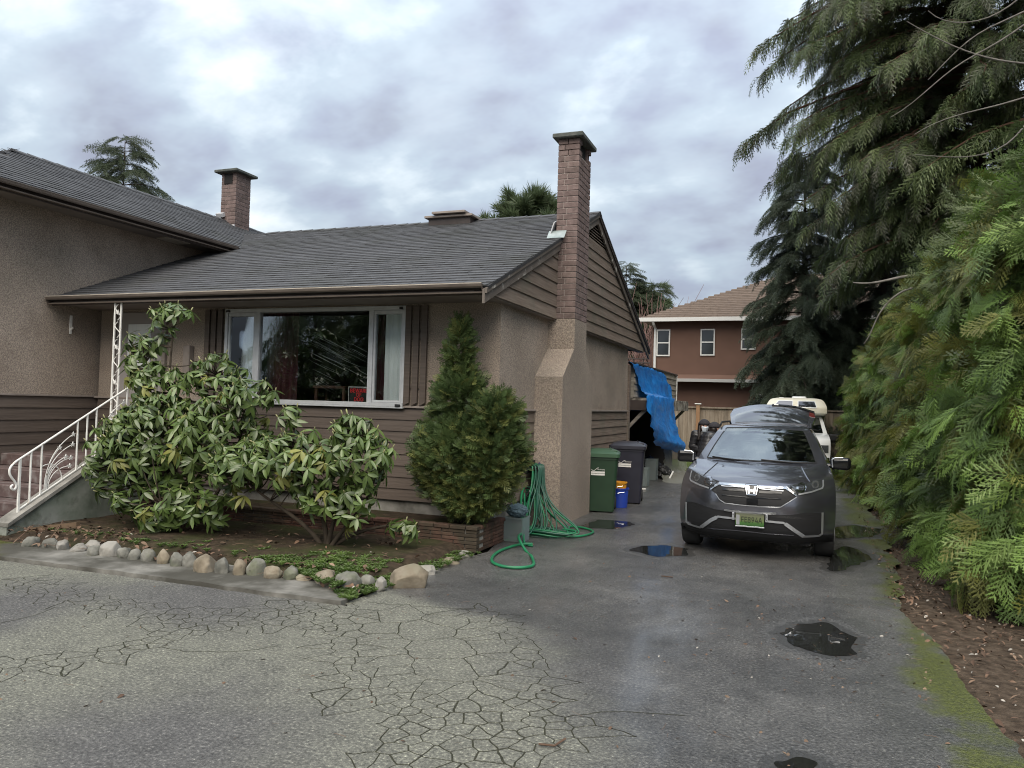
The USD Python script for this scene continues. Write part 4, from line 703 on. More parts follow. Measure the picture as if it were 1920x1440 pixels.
def needle_spray(seed, L=1.0, n=9, spread=0.34, droop=0.35, dens=9, wid=0.016):
    """a spruce or fir twig: side twigs set with short bristling needles"""
    r = np.random.default_rng(seed); b = []
    ax = lambda t: np.array([0.05 * math.sin(4 * t + seed) * t, L * t, -droop * L * t * t])
    def bristle(o, d, ln):
        for k in range(dens):
            f = (k + r.random()) / dens; p = o + d * ln * f; q = r.normal(size=3); q -= (q @ d) * d; e = unit(unit(q) * 0.8 + d * 0.9); lozenge(b, p, e, unit(np.cross(e, r.normal(size=3))), 0.085 * L, wid * 0.55)
        lozenge(b, o, d, np.array([0, 0, 1.0]), ln, wid * 0.5)
    for i in range(n): d = ax((i + 1) / n) - ax(i / n); bristle(ax(i / n), unit(d), np.linalg.norm(d))
    for i in range(1, n):
        for s in (-1, 1):
            t = i / n; ln = spread * L * (1.1 - t) * r.uniform(0.7, 1.15); a = math.radians(52 + r.uniform(-10, 10)); tang = unit(ax(min(1, t + .02)) - ax(t)); bristle(ax(t), unit(np.array([s * math.sin(a), 0, -0.22]) + tang * math.cos(a)), ln)
    return quads(b)
def tuft(seed, n=46, L=1.0, wid=0.02, cone=0.9):
    r = np.random.default_rng(seed); b = []
    for k in range(n):
        d = unit(np.array([r.normal() * cone, 1.0 + 0.3 * r.random(), r.normal() * cone])); lozenge(b, np.array([0, r.uniform(0, 0.5), 0]) * L, d, unit(np.cross(d, r.normal(size=3))), L * r.uniform(0.6, 1.0) * 0.7, wid)
    return quads(b)
def leafm(name, cols, rough=0.5, trans=0.22, obj=0.28, scale=1.4, spec=0.4, **k): return M(name, cols, scale=scale, detail=3, rough=rough, trans=trans, obj=obj, spec=spec, **k)
mt['hedge_leaf'] = leafm('cedar_hedge_frond', [(0.052, 0.092, 0.018), (0.082, 0.134, 0.028), (0.120, 0.178, 0.046)])
mt['hedge_olive'] = leafm('cedar_hedge_olive_frond', [(0.080, 0.088, 0.018), (0.125, 0.135, 0.026), (0.17, 0.165, 0.045)])
mt['hedge_fresh'] = leafm('cedar_hedge_fresh_frond', [(0.095, 0.165, 0.030), (0.140, 0.220, 0.044), (0.19, 0.265, 0.068)])
mt['dark_leaf'] = leafm('hemlock_spray', [(0.046, 0.068, 0.024), (0.080, 0.110, 0.040), (0.125, 0.158, 0.062)], scale=0.7)
mt['dark_leaf2'] = leafm('hemlock_grey_spray', [(0.062, 0.068, 0.042), (0.095, 0.10, 0.066)], scale=0.7)
mt['spruce_leaf'] = leafm('spruce_needles', [(0.038, 0.054, 0.032), (0.064, 0.084, 0.052), (0.10, 0.122, 0.08)], scale=0.8)
mt['far_leaf'] = leafm('far_conifer_needles', [(0.050, 0.066, 0.036), (0.080, 0.10, 0.058)], scale=0.5)
mt['pine_leaf'] = leafm('pine_needles', [(0.060, 0.085, 0.040), (0.095, 0.125, 0.060)], scale=0.5)
mt['thuja_leaf'] = leafm('thuja_frond', [(0.037, 0.062, 0.021), (0.057, 0.088, 0.028), (0.082, 0.116, 0.037)], scale=2.0)
mt['thuja_olive'] = leafm('thuja_olive_frond', [(0.090, 0.105, 0.030), (0.125, 0.14, 0.042)], scale=2.0)
mt['bark'] = M('bark', [(0.030, 0.024, 0.020), (0.055, 0.044, 0.036), (0.085, 0.07, 0.058)], scale=6, stretch=(1, 1, 0.25), rough=0.95, bump=0.8, bscale=30, bdist=0.02, spec=0.15)
mt['bark_red'] = M('red_bark', [(0.055, 0.030, 0.022), (0.10, 0.056, 0.040)], scale=6, stretch=(1, 1, 0.2), rough=0.95, bump=0.8, bscale=30, bdist=0.02, spec=0.15)
mt['bark_pale'] = M('pale_dead_bark', [(0.075, 0.068, 0.060), (0.17, 0.158, 0.142)], scale=12, rough=0.9)
def trunk(p0, p1, r0, r1, seed=0, n=14, sides=10):
    t = np.linspace(0, 1, n); r = np.random.default_rng(seed); P = np.array(p0) + (np.array(p1) - np.array(p0)) * t[:, None]; P[:, :2] += np.cumsum(r.normal(size=(n, 2)), 0) * 0.012 * (t[:, None] > 0)
    rad = r0 + (r1 - r0) * t ** 0.8; rad[0] *= 1.25; return MB().tube(P, rad, sides)
# ---- the clipped cedar hedge along the driveway: ten trees grown together
HF = [frond(i, n=8 + i % 2, droop=0.18 + 0.12 * (i % 4), spread=0.44 + 0.05 * (i % 3), sub=3, wid=0.022, ang=44) for i in range(5)]
HEDGE = [((2.62, 8.55), 1.38, 5.1), ((2.35, 10.1), 1.22, 4.7), ((2.30, 11.6), 1.20, 4.9), ((2.25, 13.1), 1.15, 4.55), ((2.25, 14.7), 1.15, 4.7), ((2.25, 16.4), 1.35, 4.45), ((2.25, 18.2), 1.5, 4.6), ((2.25, 20.1), 1.5, 4.3), ((2.25, 22.0), 1.45, 4.45), ((2.25, 23.9), 1.4, 4.2)]
ORD = ['nearest and brightest cedar of the driveway hedge, long fronds drooping to the ground', 'second cedar of the hedge from the camera, bushy and light green', 'third cedar of the hedge from the camera, with a pointed top', 'fourth cedar of the hedge, level with the front of the dark car', 'fifth cedar of the hedge, beside the bonnet of the dark car',
       'sixth cedar of the hedge, beside the doors of the dark car', 'seventh cedar of the hedge, olive green, just behind the dark car', 'eighth cedar of the hedge, beside the white camper truck', 'ninth cedar of the hedge, next to last, behind the white truck bonnet', 'farthest cedar at the far end of the driveway hedge']
for k, ((xc, yc), R_, hh) in enumerate(HEDGE):
    t = Thing('cedar_tree', ORD[k], 'cedar tree', (xc, yc, 0), group='cedars grown together as a hedge along the driveway')
    t.part('trunk', trunk((xc, yc, -0.1), (xc + 0.05, yc, hh * 0.85), 0.11, 0.02, k), mt['bark_red'], smooth=True)
    r = np.random.default_rng(40 + k); na, per = (470, 10) if k == 0 else ((400, 9) if k < 4 else (300, 9)); fs = 0.40 if k == 0 else (0.35 if k < 3 else 0.32)
    z = hh * np.where(r.random(na) < 0.14, 0.03 + 0.13 * r.random(na), 0.03 + 0.96 * r.random(na) ** 0.95); a = np.where(r.random(na) < 0.88, math.pi + r.normal(size=na) * 0.95, r.uniform(0, 2 * math.pi, na))
    prof = lambda z: R_ * np.clip(1.0 - 0.30 * (z / hh) - 0.68 * np.clip((z / hh - 0.55) / 0.45, 0, 1) ** 1.9, 0.02, None) * (0.92 + 0.08 * smoothstep(0.0, 0.35, z))
    lump = 0.72 + 0.56 * meshkit.fbm(np.stack([np.cos(a) * 1.6 + k * 3, np.sin(a) * 1.6, z * 1.3], -1), 3, 7); dep = 1 - 0.45 * r.random(na) ** 1.5
    rd_ = np.stack([np.cos(a), np.sin(a), np.zeros(na)], -1); tan = np.stack([-np.sin(a), np.cos(a), np.zeros(na)], -1); zu = np.array([0, 0, 1.0])
    tip = rd_ * (prof(z) * lump * dep)[:, None] + np.stack([np.zeros(na), np.zeros(na), z], -1)                    # each limb ends in a flat spray of fronds
    ld = unit(rd_ * 0.7 + tan * (r.normal(size=na) * 0.6)[:, None] + zu * (0.6 * (z / hh) ** 2 + r.normal(size=na) * 0.34 - 0.30)[:, None]); ln = unit(zu * 0.45 + rd_ * 0.85 + r.normal(size=(na, 3)) * 0.28); ln = unit(ln - (ln * ld).sum(-1, keepdims=True) * ld); ls = np.cross(ld, ln)
    R1 = lambda q: np.repeat(q, per, 0); n = na * per; u = r.random(n); sd = r.choice([-1.0, 1.0], n); ang = sd * (0.25 + 0.75 * (1 - u)) * r.uniform(0.5, 1.15, n); L_ = R1(fs * 1.5 * r.uniform(0.75, 1.2, na))
    base = R1(tip) - R1(ld) * (L_ * (1 - u) * 0.95)[:, None] - zu * (0.10 * L_ * u * u)[:, None] + r.normal(size=(n, 3)) * 0.02
    d = unit(R1(ld) * np.cos(ang)[:, None] + R1(ls) * np.sin(ang)[:, None] - zu * (0.22 * u + r.random(n) * 0.18)[:, None] + r.normal(size=(n, 3)) * 0.10); pos = base - d * fs * 0.15
    sc = fs * r.uniform(0.65, 1.2, n); low = pos[:, 2] < 0.10; pos[low, 2] = 0.10 + 0.3 * r.random(low.sum())
    tone = R1(meshkit.fbm(tip * 1.1 + [xc, yc, 0], 2, 3) + 0.25 * r.random(na)); idx = r.integers(0, 5, n) + 5 * (tone > (0.70 if k < 2 else 0.52)); fresh = R1((dep > 0.8) & (r.random(na) < (0.6 if k < 2 else 0.3))) & (u > 0.35); idx[fresh] = r.integers(10, 15, fresh.sum())
    instancer(t.path + '/crown', [(f, mt['hedge_leaf']) for f in HF] + [(f, mt['hedge_olive']) for f in HF] + [(f, mt['hedge_fresh']) for f in HF], pos, frames(d, R1(ln) + r.normal(size=(n, 3)) * 0.2), sc, idx)
    ni = 420; zi = hh * 0.9 * r.random(ni); ai = r.uniform(0, 6.28, ni); ri = prof(zi) * 0.55 * np.sqrt(r.random(ni)); di = unit(np.c_[np.cos(ai), np.sin(ai), r.normal(size=ni) * 0.4]); instancer(t.path + '/inner_foliage', [(f, mt['dark_leaf']) for f in HF[:3]], np.c_[np.cos(ai) * ri, np.sin(ai) * ri, zi + 0.1], frames(di, zu, r.uniform(-3, 3, ni)), fs * 1.5 * r.uniform(0.7, 1.2, ni), r.integers(0, 3, ni))
# ---- columnar thuja in the brick planter
TF = [frond(20 + i, n=6, droop=0.12 + 0.1 * (i % 3), spread=0.52, sub=2, wid=0.044, ang=40) for i in range(4)]
TH = Thing('thuja_shrub', 'dense dark thuja with a pointed top growing in the brick planter by the house corner', 'shrub', (-3.78, 8.55, 0.22))
TH.part('trunk', MB().tube([(-3.76, 8.52, 0.18), (-3.74, 8.5, 0.4), (-3.78, 8.53, 0.8), (-3.9, 8.55, 2.2)], [0.07, 0.06, 0.05, 0.01], 9).tube([(-3.75, 8.5, 0.3), (-3.6, 8.5, 0.6), (-3.45, 8.5, 1.3)], [0.04, 0.03, 0.01], 7), mt['bark'], smooth=True)
LUMP = [(-3.86, 8.50, 1.05, 0.60, 0.50, 0.66, 2300), (-3.42, 8.42, 1.10, 0.46, 0.46, 0.66, 1500), (-3.88, 8.55, 1.72, 0.34, 0.32, 0.52, 900), (-3.92, 8.56, 2.28, 0.155, 0.16, 0.52, 420), (-3.66, 8.45, 0.62, 0.44, 0.42, 0.34, 800), (-3.36, 8.4, 1.55, 0.30, 0.3, 0.32, 600)]
P_, D_, S_, I_ = [], [], [], []; r = np.random.default_rng(77)
for (x, y, z, a, b_, c, n) in LUMP:
    n = int(n * 0.8); u = unit(r.normal(size=(n, 3)) * [1, 1, 1]); u[:, 1] = np.where(r.random(n) < 0.7, -np.abs(u[:, 1]), u[:, 1]); k = 0.88 + 0.3 * (meshkit.fbm(u * 2.2 + x, 3, 5) - 0.5) * 2 * 0.6; dep = 1 - 0.3 * r.random(n) ** 2
    p = np.array([x, y, z]) + u * [a, b_, c] * (k * dep)[:, None]; d = unit(u * [1, 1, 0.45] + np.array([0, 0, 0.42]) + r.normal(size=(n, 3)) * 0.32)
    P_.append(p - d * 0.07); D_.append(d); S_.append(r.uniform(0.13, 0.23, n)); I_.append(r.integers(0, 4, n) + 4 * (r.random(n) < 0.16 + 0.34 * (p[:, 2] < 1.0)))
P_ = np.vstack(P_); ok = P_[:, 2] > 0.32; ok &= P_[:, 1] < 8.95
roll = r.uniform(-1.4, 1.4, len(P_)); q = frames(np.vstack(D_), np.array([0.2, -1.0, 0.5]), roll)
instancer(TH.path + '/crown', [(f, mt['thuja_leaf']) for f in TF] + [(f, mt['thuja_olive']) for f in TF], (P_ - TH.loc)[ok], q[ok], np.concatenate(S_)[ok], np.concatenate(I_)[ok])
# ---- rhododendrons: stems and whorls of drooping leaves
mt['rho'] = leafm('rhododendron_leaf', [(0.050, 0.083, 0.020), (0.080, 0.122, 0.031), (0.118, 0.160, 0.055)], rough=0.34, trans=0.14, obj=0.34, scale=7, spec=0.6)
mt['rho_y'] = leafm('rhododendron_yellowed_leaf', [(0.12, 0.14, 0.035), (0.20, 0.20, 0.05)], rough=0.45, trans=0.2, obj=0.2, scale=5)
mt['bud'] = leafm('rhododendron_bud', [(0.22, 0.24, 0.10), (0.32, 0.30, 0.16)], rough=0.5, trans=0.1)
mt['rho_stem'] = M('rhododendron_stem', [(0.030, 0.024, 0.018), (0.07, 0.055, 0.04)], scale=10, rough=0.9, spec=0.2)
def leaf(d, n, L, W, bend=0.35):
    """an elliptical leaf with a keeled midrib that bends downward along its length"""
    t = np.array([0, 0.12, 0.32, 0.55, 0.78, 1.0]); w = W * np.array([0.06, 0.5, 0.92, 1.0, 0.68, 0.02]); s = np.cross(d, n); c = d * (L * t)[:, None] - n * (bend * L * t * t)[:, None]
    P = np.stack([c - s * w[:, None] + n * (0.22 * w)[:, None], c, c + s * w[:, None] + n * (0.22 * w)[:, None]], 1); return grid_mesh(P)
def whorl(seed, yellow=False):
    r = np.random.default_rng(seed); b = MB(); n = r.integers(8, 12)
    for k in range(n):
        a = 2 * np.pi * (k + r.uniform(-0.25, 0.25)) / n; el = math.radians(r.uniform(-66, -8)); d = np.array([math.cos(a) * math.cos(el), math.sin(a) * math.cos(el), math.sin(el)]); nrm = unit(np.array([-math.cos(a) * math.sin(el), -math.sin(a) * math.sin(el), math.cos(el)]) + r.normal(size=3) * 0.12); nrm = unit(nrm - (nrm @ d) * d)
        v, f = leaf(d, nrm, r.uniform(0.105, 0.165), r.uniform(0.017, 0.024), r.uniform(0.1, 0.42)); b.add(v + [0, 0, -0.008 * (k % 3)], f)
    return b
budm = MB().lathe([(0.0001, 0.045), (0.006, 0.036), (0.0085, 0.02), (0.004, 0.0), (0.0001, -0.004)], (0, 0, 0), 7)
KW = []
for k in range(7):
    p = f'/World/leaf_whorl_kind_{k:03d}'; stage.CreateClassPrim(p); usdkit.mesh(stage, p, vf(whorl(200 + k)), mt['rho_y'] if k == 6 else mt['rho'], smooth=True); stage.GetPrimAtPath(p).SetSpecifier(Sdf.SpecifierClass); KW.append(p)
usdkit.mesh(stage, '/World/leaf_bud_kind', vf(budm), mt['bud'], smooth=True); stage.GetPrimAtPath('/World/leaf_bud_kind').SetSpecifier(Sdf.SpecifierClass)
def copy_mesh(thing, name, src, pos, quat, sc):
    p = path_in(thing.path, name); g = UsdGeom.Mesh.Define(stage, p); g.GetPrim().GetReferences().AddInternalReference(src)
    x = UsdGeom.Xformable(g); x.AddTranslateOp().Set(Gf.Vec3d(*map(float, pos - thing.loc))); x.AddOrientOp().Set(Gf.Quatf(*map(float, quat))); x.AddScaleOp().Set(Gf.Vec3f(*[float(sc)] * 3))
def rhododendron(label, base, lumps, stems, seed):
    lumps = [(*l[:6], int(l[6] * 1.9), l[7]) for l in lumps]; t = Thing('rhododendron', label, 'shrub', base); r = np.random.default_rng(seed); pts = []
    for (x, y, z, a, b_, c, n, up) in lumps:
        k = 0
        while k < n:
            u = unit(r.normal(size=3)); u[1] = -abs(u[1]) if r.random() < 0.62 else u[1]
            if u[2] < -0.35 and r.random() < 0.6: continue
            p = np.array([x, y, z]) + u * [a, b_, c] * (1 - 0.4 * r.random() ** 2)
            near = min([np.linalg.norm(p - q[0]) for q in pts] or [9])
            k += 1
            if near < 0.092: continue
            pts.append((p, unit(u * [0.75, 0.75, 0.5] + np.array([0, -0.1, up]) + r.normal(size=3) * 0.18)))
    curves = [spline(s, 24) for s in stems]; samples = np.vstack(curves); owner = np.repeat(np.arange(len(curves)), 24); meshes = [MB().tube(c, np.linspace(0.030, 0.008, 24), 8) for c in curves]
    bp = []
    for p, d in pts:
        dist = np.linalg.norm(samples - p, axis=1) + 0.6 * np.maximum(samples[:, 2] - p[2] + 0.05, 0); i = int(np.argmin(dist)); o = samples[i]; m = (o + p) / 2 + [0, 0, -0.10 * np.linalg.norm(p - o)]
        meshes[owner[i]].tube(spline([o, m, p - d * 0.03], 7), np.linspace(0.009, 0.005, 7), 5)
        k = int(r.integers(0, 6)) if r.random() > 0.055 else 6; dd = d if k < 6 else unit(d + [0, 0, 0.3]); z = dd; x = unit(np.cross([0, 1.0, 0.1], z)); y = np.cross(z, x); Q = Rot.from_matrix(np.stack([x, y, z], -1)) * Rot.from_euler('z', r.uniform(0, 6.28)); q = Q.as_quat()[[3, 0, 1, 2]]
        copy_mesh(t, 'leaf_whorl', KW[k], p - (np.array([0, 0, 0.05]) if k == 6 else 0), q, r.uniform(0.85, 1.22))
        if k < 6 and r.random() < 0.75: copy_mesh(t, 'bud', '/World/leaf_bud_kind', p, q, r.uniform(0.8, 1.3))
    for m in meshes: t.part('stem', m, mt['rho_stem'], smooth=True)
    return len(pts)
RA = rhododendron('tall spreading rhododendron beside the stair wall, reaching above the window', (-7.0, 7.35, 0.1),
    [(-7.28, 7.3, 1.12, 0.86, 0.55, 0.62, 165, 0.55), (-7.80, 7.15, 0.92, 0.36, 0.42, 0.52, 50, 0.5), (-6.35, 7.35, 1.15, 0.6, 0.5, 0.62, 80, 0.55), (-6.75, 7.6, 1.95, 0.42, 0.35, 0.30, 30, 0.7), (-7.45, 7.5, 1.80, 0.45, 0.4, 0.34, 38, 0.7), (-7.95, 7.55, 2.15, 0.20, 0.22, 0.45, 20, 0.7), (-7.35, 7.45, 2.70, 0.36, 0.2, 0.18, 16, 0.9), (-7.62, 7.5, 2.40, 0.20, 0.2, 0.18, 7, 0.8), (-6.0, 7.3, 1.72, 0.38, 0.3, 0.2, 22, 0.7), (-7.0, 7.0, 0.42, 0.65, 0.35, 0.28, 34, 0.4), (-6.35, 7.15, 0.42, 0.45, 0.3, 0.25, 18, 0.4), (-7.0, 6.95, 0.22, 0.25, 0.12, 0.12, 7, 0.5)],
    [[(-7.0, 7.4, 0.05), (-7.2, 7.35, 0.5), (-7.5, 7.4, 1.3), (-7.8, 7.5, 2.1)], [(-6.95, 7.4, 0.05), (-6.8, 7.4, 0.6), (-6.8, 7.55, 1.3), (-6.75, 7.6, 1.95)], [(-7.0, 7.38, 0.05), (-7.5, 7.3, 0.5), (-7.8, 7.2, 0.9), (-8.05, 7.15, 1.1)], [(-6.95, 7.38, 0.05), (-6.5, 7.35, 0.5), (-6.2, 7.35, 1.1), (-6.0, 7.3, 1.6)], [(-7.0, 7.4, 0.05), (-7.25, 7.45, 1.0), (-7.4, 7.5, 1.9), (-7.3, 7.45, 2.62)], [(-7.0, 7.36, 0.05), (-7.0, 7.15, 0.3), (-6.95, 7.0, 0.42)]], 5)
RB = rhododendron('smaller rhododendron in front of the brick planter with several forked stems', (-4.92, 7.3, 0.06),
    [(-5.25, 7.2, 1.02, 0.62, 0.45, 0.36, 78, 0.6), (-4.55, 7.3, 1.06, 0.48, 0.42, 0.38, 70, 0.6), (-5.85, 7.05, 0.92, 0.42, 0.36, 0.28, 42, 0.55), (-4.55, 7.25, 0.62, 0.36, 0.35, 0.25, 26, 0.5), (-4.85, 7.15, 0.62, 0.3, 0.25, 0.2, 16, 0.5), (-5.35, 7.2, 1.52, 0.16, 0.16, 0.12, 6, 0.9), (-4.62, 7.3, 1.44, 0.28, 0.22, 0.12, 12, 0.9), (-4.05, 7.5, 0.34, 0.22, 0.14, 0.10, 7, 0.5)],
    [[(-4.9, 7.3, 0.0), (-5.1, 7.25, 0.25), (-5.45, 7.15, 0.5), (-5.95, 7.05, 0.9)], [(-4.92, 7.3, 0.0), (-4.95, 7.28, 0.4), (-5.15, 7.2, 0.8), (-5.3, 7.2, 1.35)], [(-4.9, 7.3, 0.0), (-4.8, 7.3, 0.4), (-4.7, 7.3, 0.8), (-4.6, 7.3, 1.3)], [(-4.88, 7.3, 0.0), (-4.65, 7.28, 0.3), (-4.45, 7.28, 0.55), (-4.3, 7.3, 0.9)], [(-4.86, 7.3, 0.05), (-4.55, 7.38, 0.24), (-4.25, 7.45, 0.33), (-4.05, 7.5, 0.36)]], 9)
# ---- conifers
def conifer(name, label, cat, base, hh, R_, leaf_kinds, nb, per, fs, seed, z0=0.12, droopy=0.35, bark='bark', tr=0.25, shape=0.8, group=None, side=None, cmp=1.0, limbs=True):
    t = Thing(name, label, cat, base, group=group); r = np.random.default_rng(seed); b = np.array(base, float)
    t.part('trunk', trunk(b + [0, 0, -0.2], b + [0, 0, hh * 0.98], tr, 0.02, seed), mt[bark], smooth=True); lim = MB(); P, D, S, U_ = [], [], [], []
    for k in range(nb):
        f = z0 + (1 - z0) * ((k + r.random()) / nb); z = hh * f; a = k * 2.399 + r.uniform(-0.4, 0.4)
        if side is not None and r.random() < 0.7: a = side + r.normal() * 0.85
        L = R_ * (1 - (f - z0) / (1 - z0)) ** shape * r.uniform(0.62, 1.14) * (1 - 0.28 * max(0, -math.sin(a)) * (side is not None)) * (1 if side is None else 0.72 + 0.28 * float(smoothstep(0.3, 0.55, f))) + 0.15; rise = 0.30 * f + 0.02 - 0.05 * r.random()
        tt = np.linspace(0, 1, 9); d = np.array([math.cos(a), math.sin(a), 0]); c = np.array([0, 0, z]) + d * (L * tt)[:, None] + np.array([0, 0, 1.0]) * (L * (rise * tt - droopy * tt ** 2.2))[:, None] + np.cumsum(r.normal(size=(9, 3)) * 0.012 * L, 0) * [1, 1, 0.4]
        if limbs: lim.tube(c, np.linspace(0.018 + 0.012 * L, 0.006, 9), 5, caps=False)
        m = max(3, int(per * L / R_)); u = 0.10 + 0.90 * r.random(m) ** 0.8; ci = np.stack([np.interp(u, tt, c[:, i]) for i in range(3)], -1); tan = unit(np.stack([np.interp(np.clip(u + 0.05, 0, 1), tt, c[:, i]) - np.interp(np.clip(u - 0.05, 0, 1), tt, c[:, i]) for i in range(3)], -1))
        s = r.choice([-1, 1], m) * r.uniform(0.3, 1.1, m); dd = unit(tan + np.cross(tan, [0, 0, 1.0]) * s[:, None] + np.array([0, 0, -1.0]) * (droopy * r.uniform(0.2, 2.0, m))[:, None]); P.append(ci + r.normal(size=(m, 3)) * 0.05 * fs); D.append(dd); S.append(fs * r.uniform(0.6, 1.2, m) * cmp)
    P, D, S = np.vstack(P), np.vstack(D), np.concatenate(S)
    if limbs: t.part('limb', lim.arr()[0] * 1.0 + b if False else (lim.arr()[0] + b, lim.arr()[1]), mt[bark], kind='stuff')
    n = len(P); nk = len(leaf_kinds); instancer(t.path + '/crown', leaf_kinds, P, frames(D, np.array([0, 0, 1.0]), r.normal(size=n) * 0.5), S, r.integers(0, nk, n)); return t
DF = [frond(60 + i, n=6, droop=0.5, spread=0.36, sub=2, wid=0.028, ang=38, sag=0.5) for i in range(4)]
SF = [needle_spray(80 + i) for i in range(3)]; PT = [tuft(90 + i) for i in range(3)]
conifer('hemlock_tree', 'huge dark conifer with drooping branches filling the top right of the picture', 'conifer tree', (3.9, 21.6, -0.1), 21.0, 5.3, [(f, mt['dark_leaf']) for f in DF] + [(DF[0], mt['dark_leaf2']), (DF[2], mt['dark_leaf2'])], 300, 190, 0.60, 3, z0=0.29, droopy=0.40, bark='bark_red', tr=0.30, shape=0.25, side=-2.7)
conifer('hemlock_tree', 'second dark conifer standing behind the cedar hedge at the right edge', 'conifer tree', (7.0, 18.6, -0.1), 22.0, 4.6, [(f, mt['dark_leaf']) for f in DF], 240, 140, 0.68, 13, z0=0.16, droopy=0.40, bark='bark_red', tr=0.3, shape=0.35)
conifer('spruce_tree', 'blue green spruce standing in front of the brown house', 'spruce tree', (-0.10, 27.3, -0.1), 10.5, 2.05, [(f, mt['spruce_leaf']) for f in SF], 120, 66, 0.62, 23, z0=0.10, droopy=0.36, tr=0.2, shape=0.45)
conifer('spruce_tree', 'dark spruce between the brown house and the cedar hedge', 'spruce tree', (2.3, 27.6, -0.1), 12.0, 2.1, [(f, mt['spruce_leaf']) for f in SF], 90, 60, 0.8, 24, z0=0.10, droopy=0.36, tr=0.2, shape=0.6)
conifer('far_conifer', 'open branched conifer showing above the ridge of the wing roof', 'conifer tree', (-36.5, 33.0, 0), 16.4, 3.4, [(f, mt['far_leaf']) for f in SF], 64, 44, 1.15, 33, z0=0.4, droopy=0.22, tr=0.22, shape=0.6)
conifer('pine_tree', 'round topped pine behind the low roof beside the tall chimney', 'pine tree', (-13.6, 38.0, 0), 12.0, 2.5, [(f, mt['pine_leaf']) for f in PT], 80, 60, 0.95, 35, z0=0.5, droopy=-0.25, tr=0.2, shape=0.35)
conifer('pine_tree', 'shorter pine left of the round topped one, behind the roof', 'pine tree', (-15.0, 37.0, 0), 10.9, 1.6, [(f, mt['pine_leaf']) for f in PT], 40, 40, 0.9, 36, z0=0.6, droopy=-0.25, tr=0.15, shape=0.4)
conifer('far_conifer', 'slim pale conifer rising above the brown house roof by the gable end', 'conifer tree', (-9.3, 42.0, 0), 9.7, 1.5, [(f, mt['far_leaf']) for f in SF], 60, 30, 0.8, 37, z0=0.35, droopy=0.12, tr=0.14, shape=0.7)
for k, (x, y, h_, lab) in enumerate([(-8.0, 43, 8.7, 'bushy conifer behind the brown house, nearest to its hip roof'), (-9.0, 44.5, 8.6, 'round bushy conifer left of the one at the hip roof'), (-10.6, 44, 8.2, 'dark bushy conifer partly behind the grey gable end')]):
    conifer('far_conifer', lab, 'conifer tree', (x, y, 0), h_, 2.2, [(f, mt['far_leaf']) for f in SF] + [(PT[0], mt['pine_leaf'])], 60, 44, 0.8, 50 + k, z0=0.3, droopy=0.15, tr=0.14, shape=0.45)
# ---- conifers across the street behind the photographer: seen only as reflections in the panes
for k, (x, y, h_, R_) in enumerate([(-4, -17, 8.5, 3.6), (-12, -18, 9.5, 4.0), (-19, -16, 8.5, 3.8), (-26, -19, 9.5, 4.2), (3.5, -21, 9, 3.8), (-8, -23, 10.5, 4.2)]):
    conifer('street_conifer', ['dark', 'tall dark', 'broad dark', 'far left dark', 'right hand dark', 'rear dark'][k] + ' conifer across the street, mirrored in the picture window', 'conifer tree', (x, y, 0), h_, R_, [(f, mt['dark_leaf']) for f in DF[:2]], 70, 50, 1.5, 70 + k, z0=0.06, droopy=0.3, tr=0.3, shape=0.6, limbs=False)
# ---- bare grey branches of a leafless tree outside the right edge
BT = Thing('bare_tree', 'leafless grey tree past the right edge, its thin branches crossing the dark conifer', 'tree', (4.6, 13.2, 0)); BT.part('trunk', trunk((4.6, 13.2, -0.1), (4.4, 13.2, 10.5), 0.16, 0.05, 5), mt['bark_pale'], smooth=True)
Yb = 12.6
for l in [[(1935, 215), (1880, 275), (1830, 292), (1770, 294), (1715, 290)], [(1935, 15), (1885, 38), (1840, 60), (1800, 90), (1740, 150)], [(1930, 180), (1880, 195), (1800, 215), (1745, 235), (1715, 252)], [(1930, 40), (1870, 80), (1800, 120), (1720, 185), (1670, 220)], [(1930, 290), (1890, 320), (1840, 350), (1800, 368)], [(1930, -20), (1860, 30), (1790, 42), (1740, 20)], [(1930, 120), (1860, 110), (1770, 78), (1700, 40)]]:
    c = [np.array([4.5, 13.2, at(*l[0], Y=13.0)[2] - 0.6])] + [at(u, v, Y=Yb) for u, v in l]; BT.part('branch', MB().tube(spline(c, 24), np.linspace(0.024, 0.005, 24), 6), mt['bark_pale'], smooth=True)
DB = Thing('dead_branch', 'pale broken branch sticking out of the hedge top in front of the conifer', 'branch', tuple(at(1705, 518, Y=14.5))); DB.part('branch', MB().tube(spline([at(1712, 518, Y=14.6), at(1670, 524, Y=14.3), at(1630, 531, Y=14.1), at(1600, 530, Y=14.0)], 14), np.linspace(0.03, 0.012, 14), 7), mt['bark_pale'], smooth=True)
DB = Thing('dead_branch', 'thin bent pale twig arching above the hedge side', 'branch', tuple(at(1700, 545, Y=15.5))); DB.part('branch', MB().tube(spline([at(1715, 540, Y=15.6), at(1675, 558, Y=15.3), at(1648, 590, Y=15.2), at(1632, 625, Y=15.2), at(1620, 645, Y=15.2)], 16), np.linspace(0.022, 0.008, 16), 6), mt['bark_pale'], smooth=True)
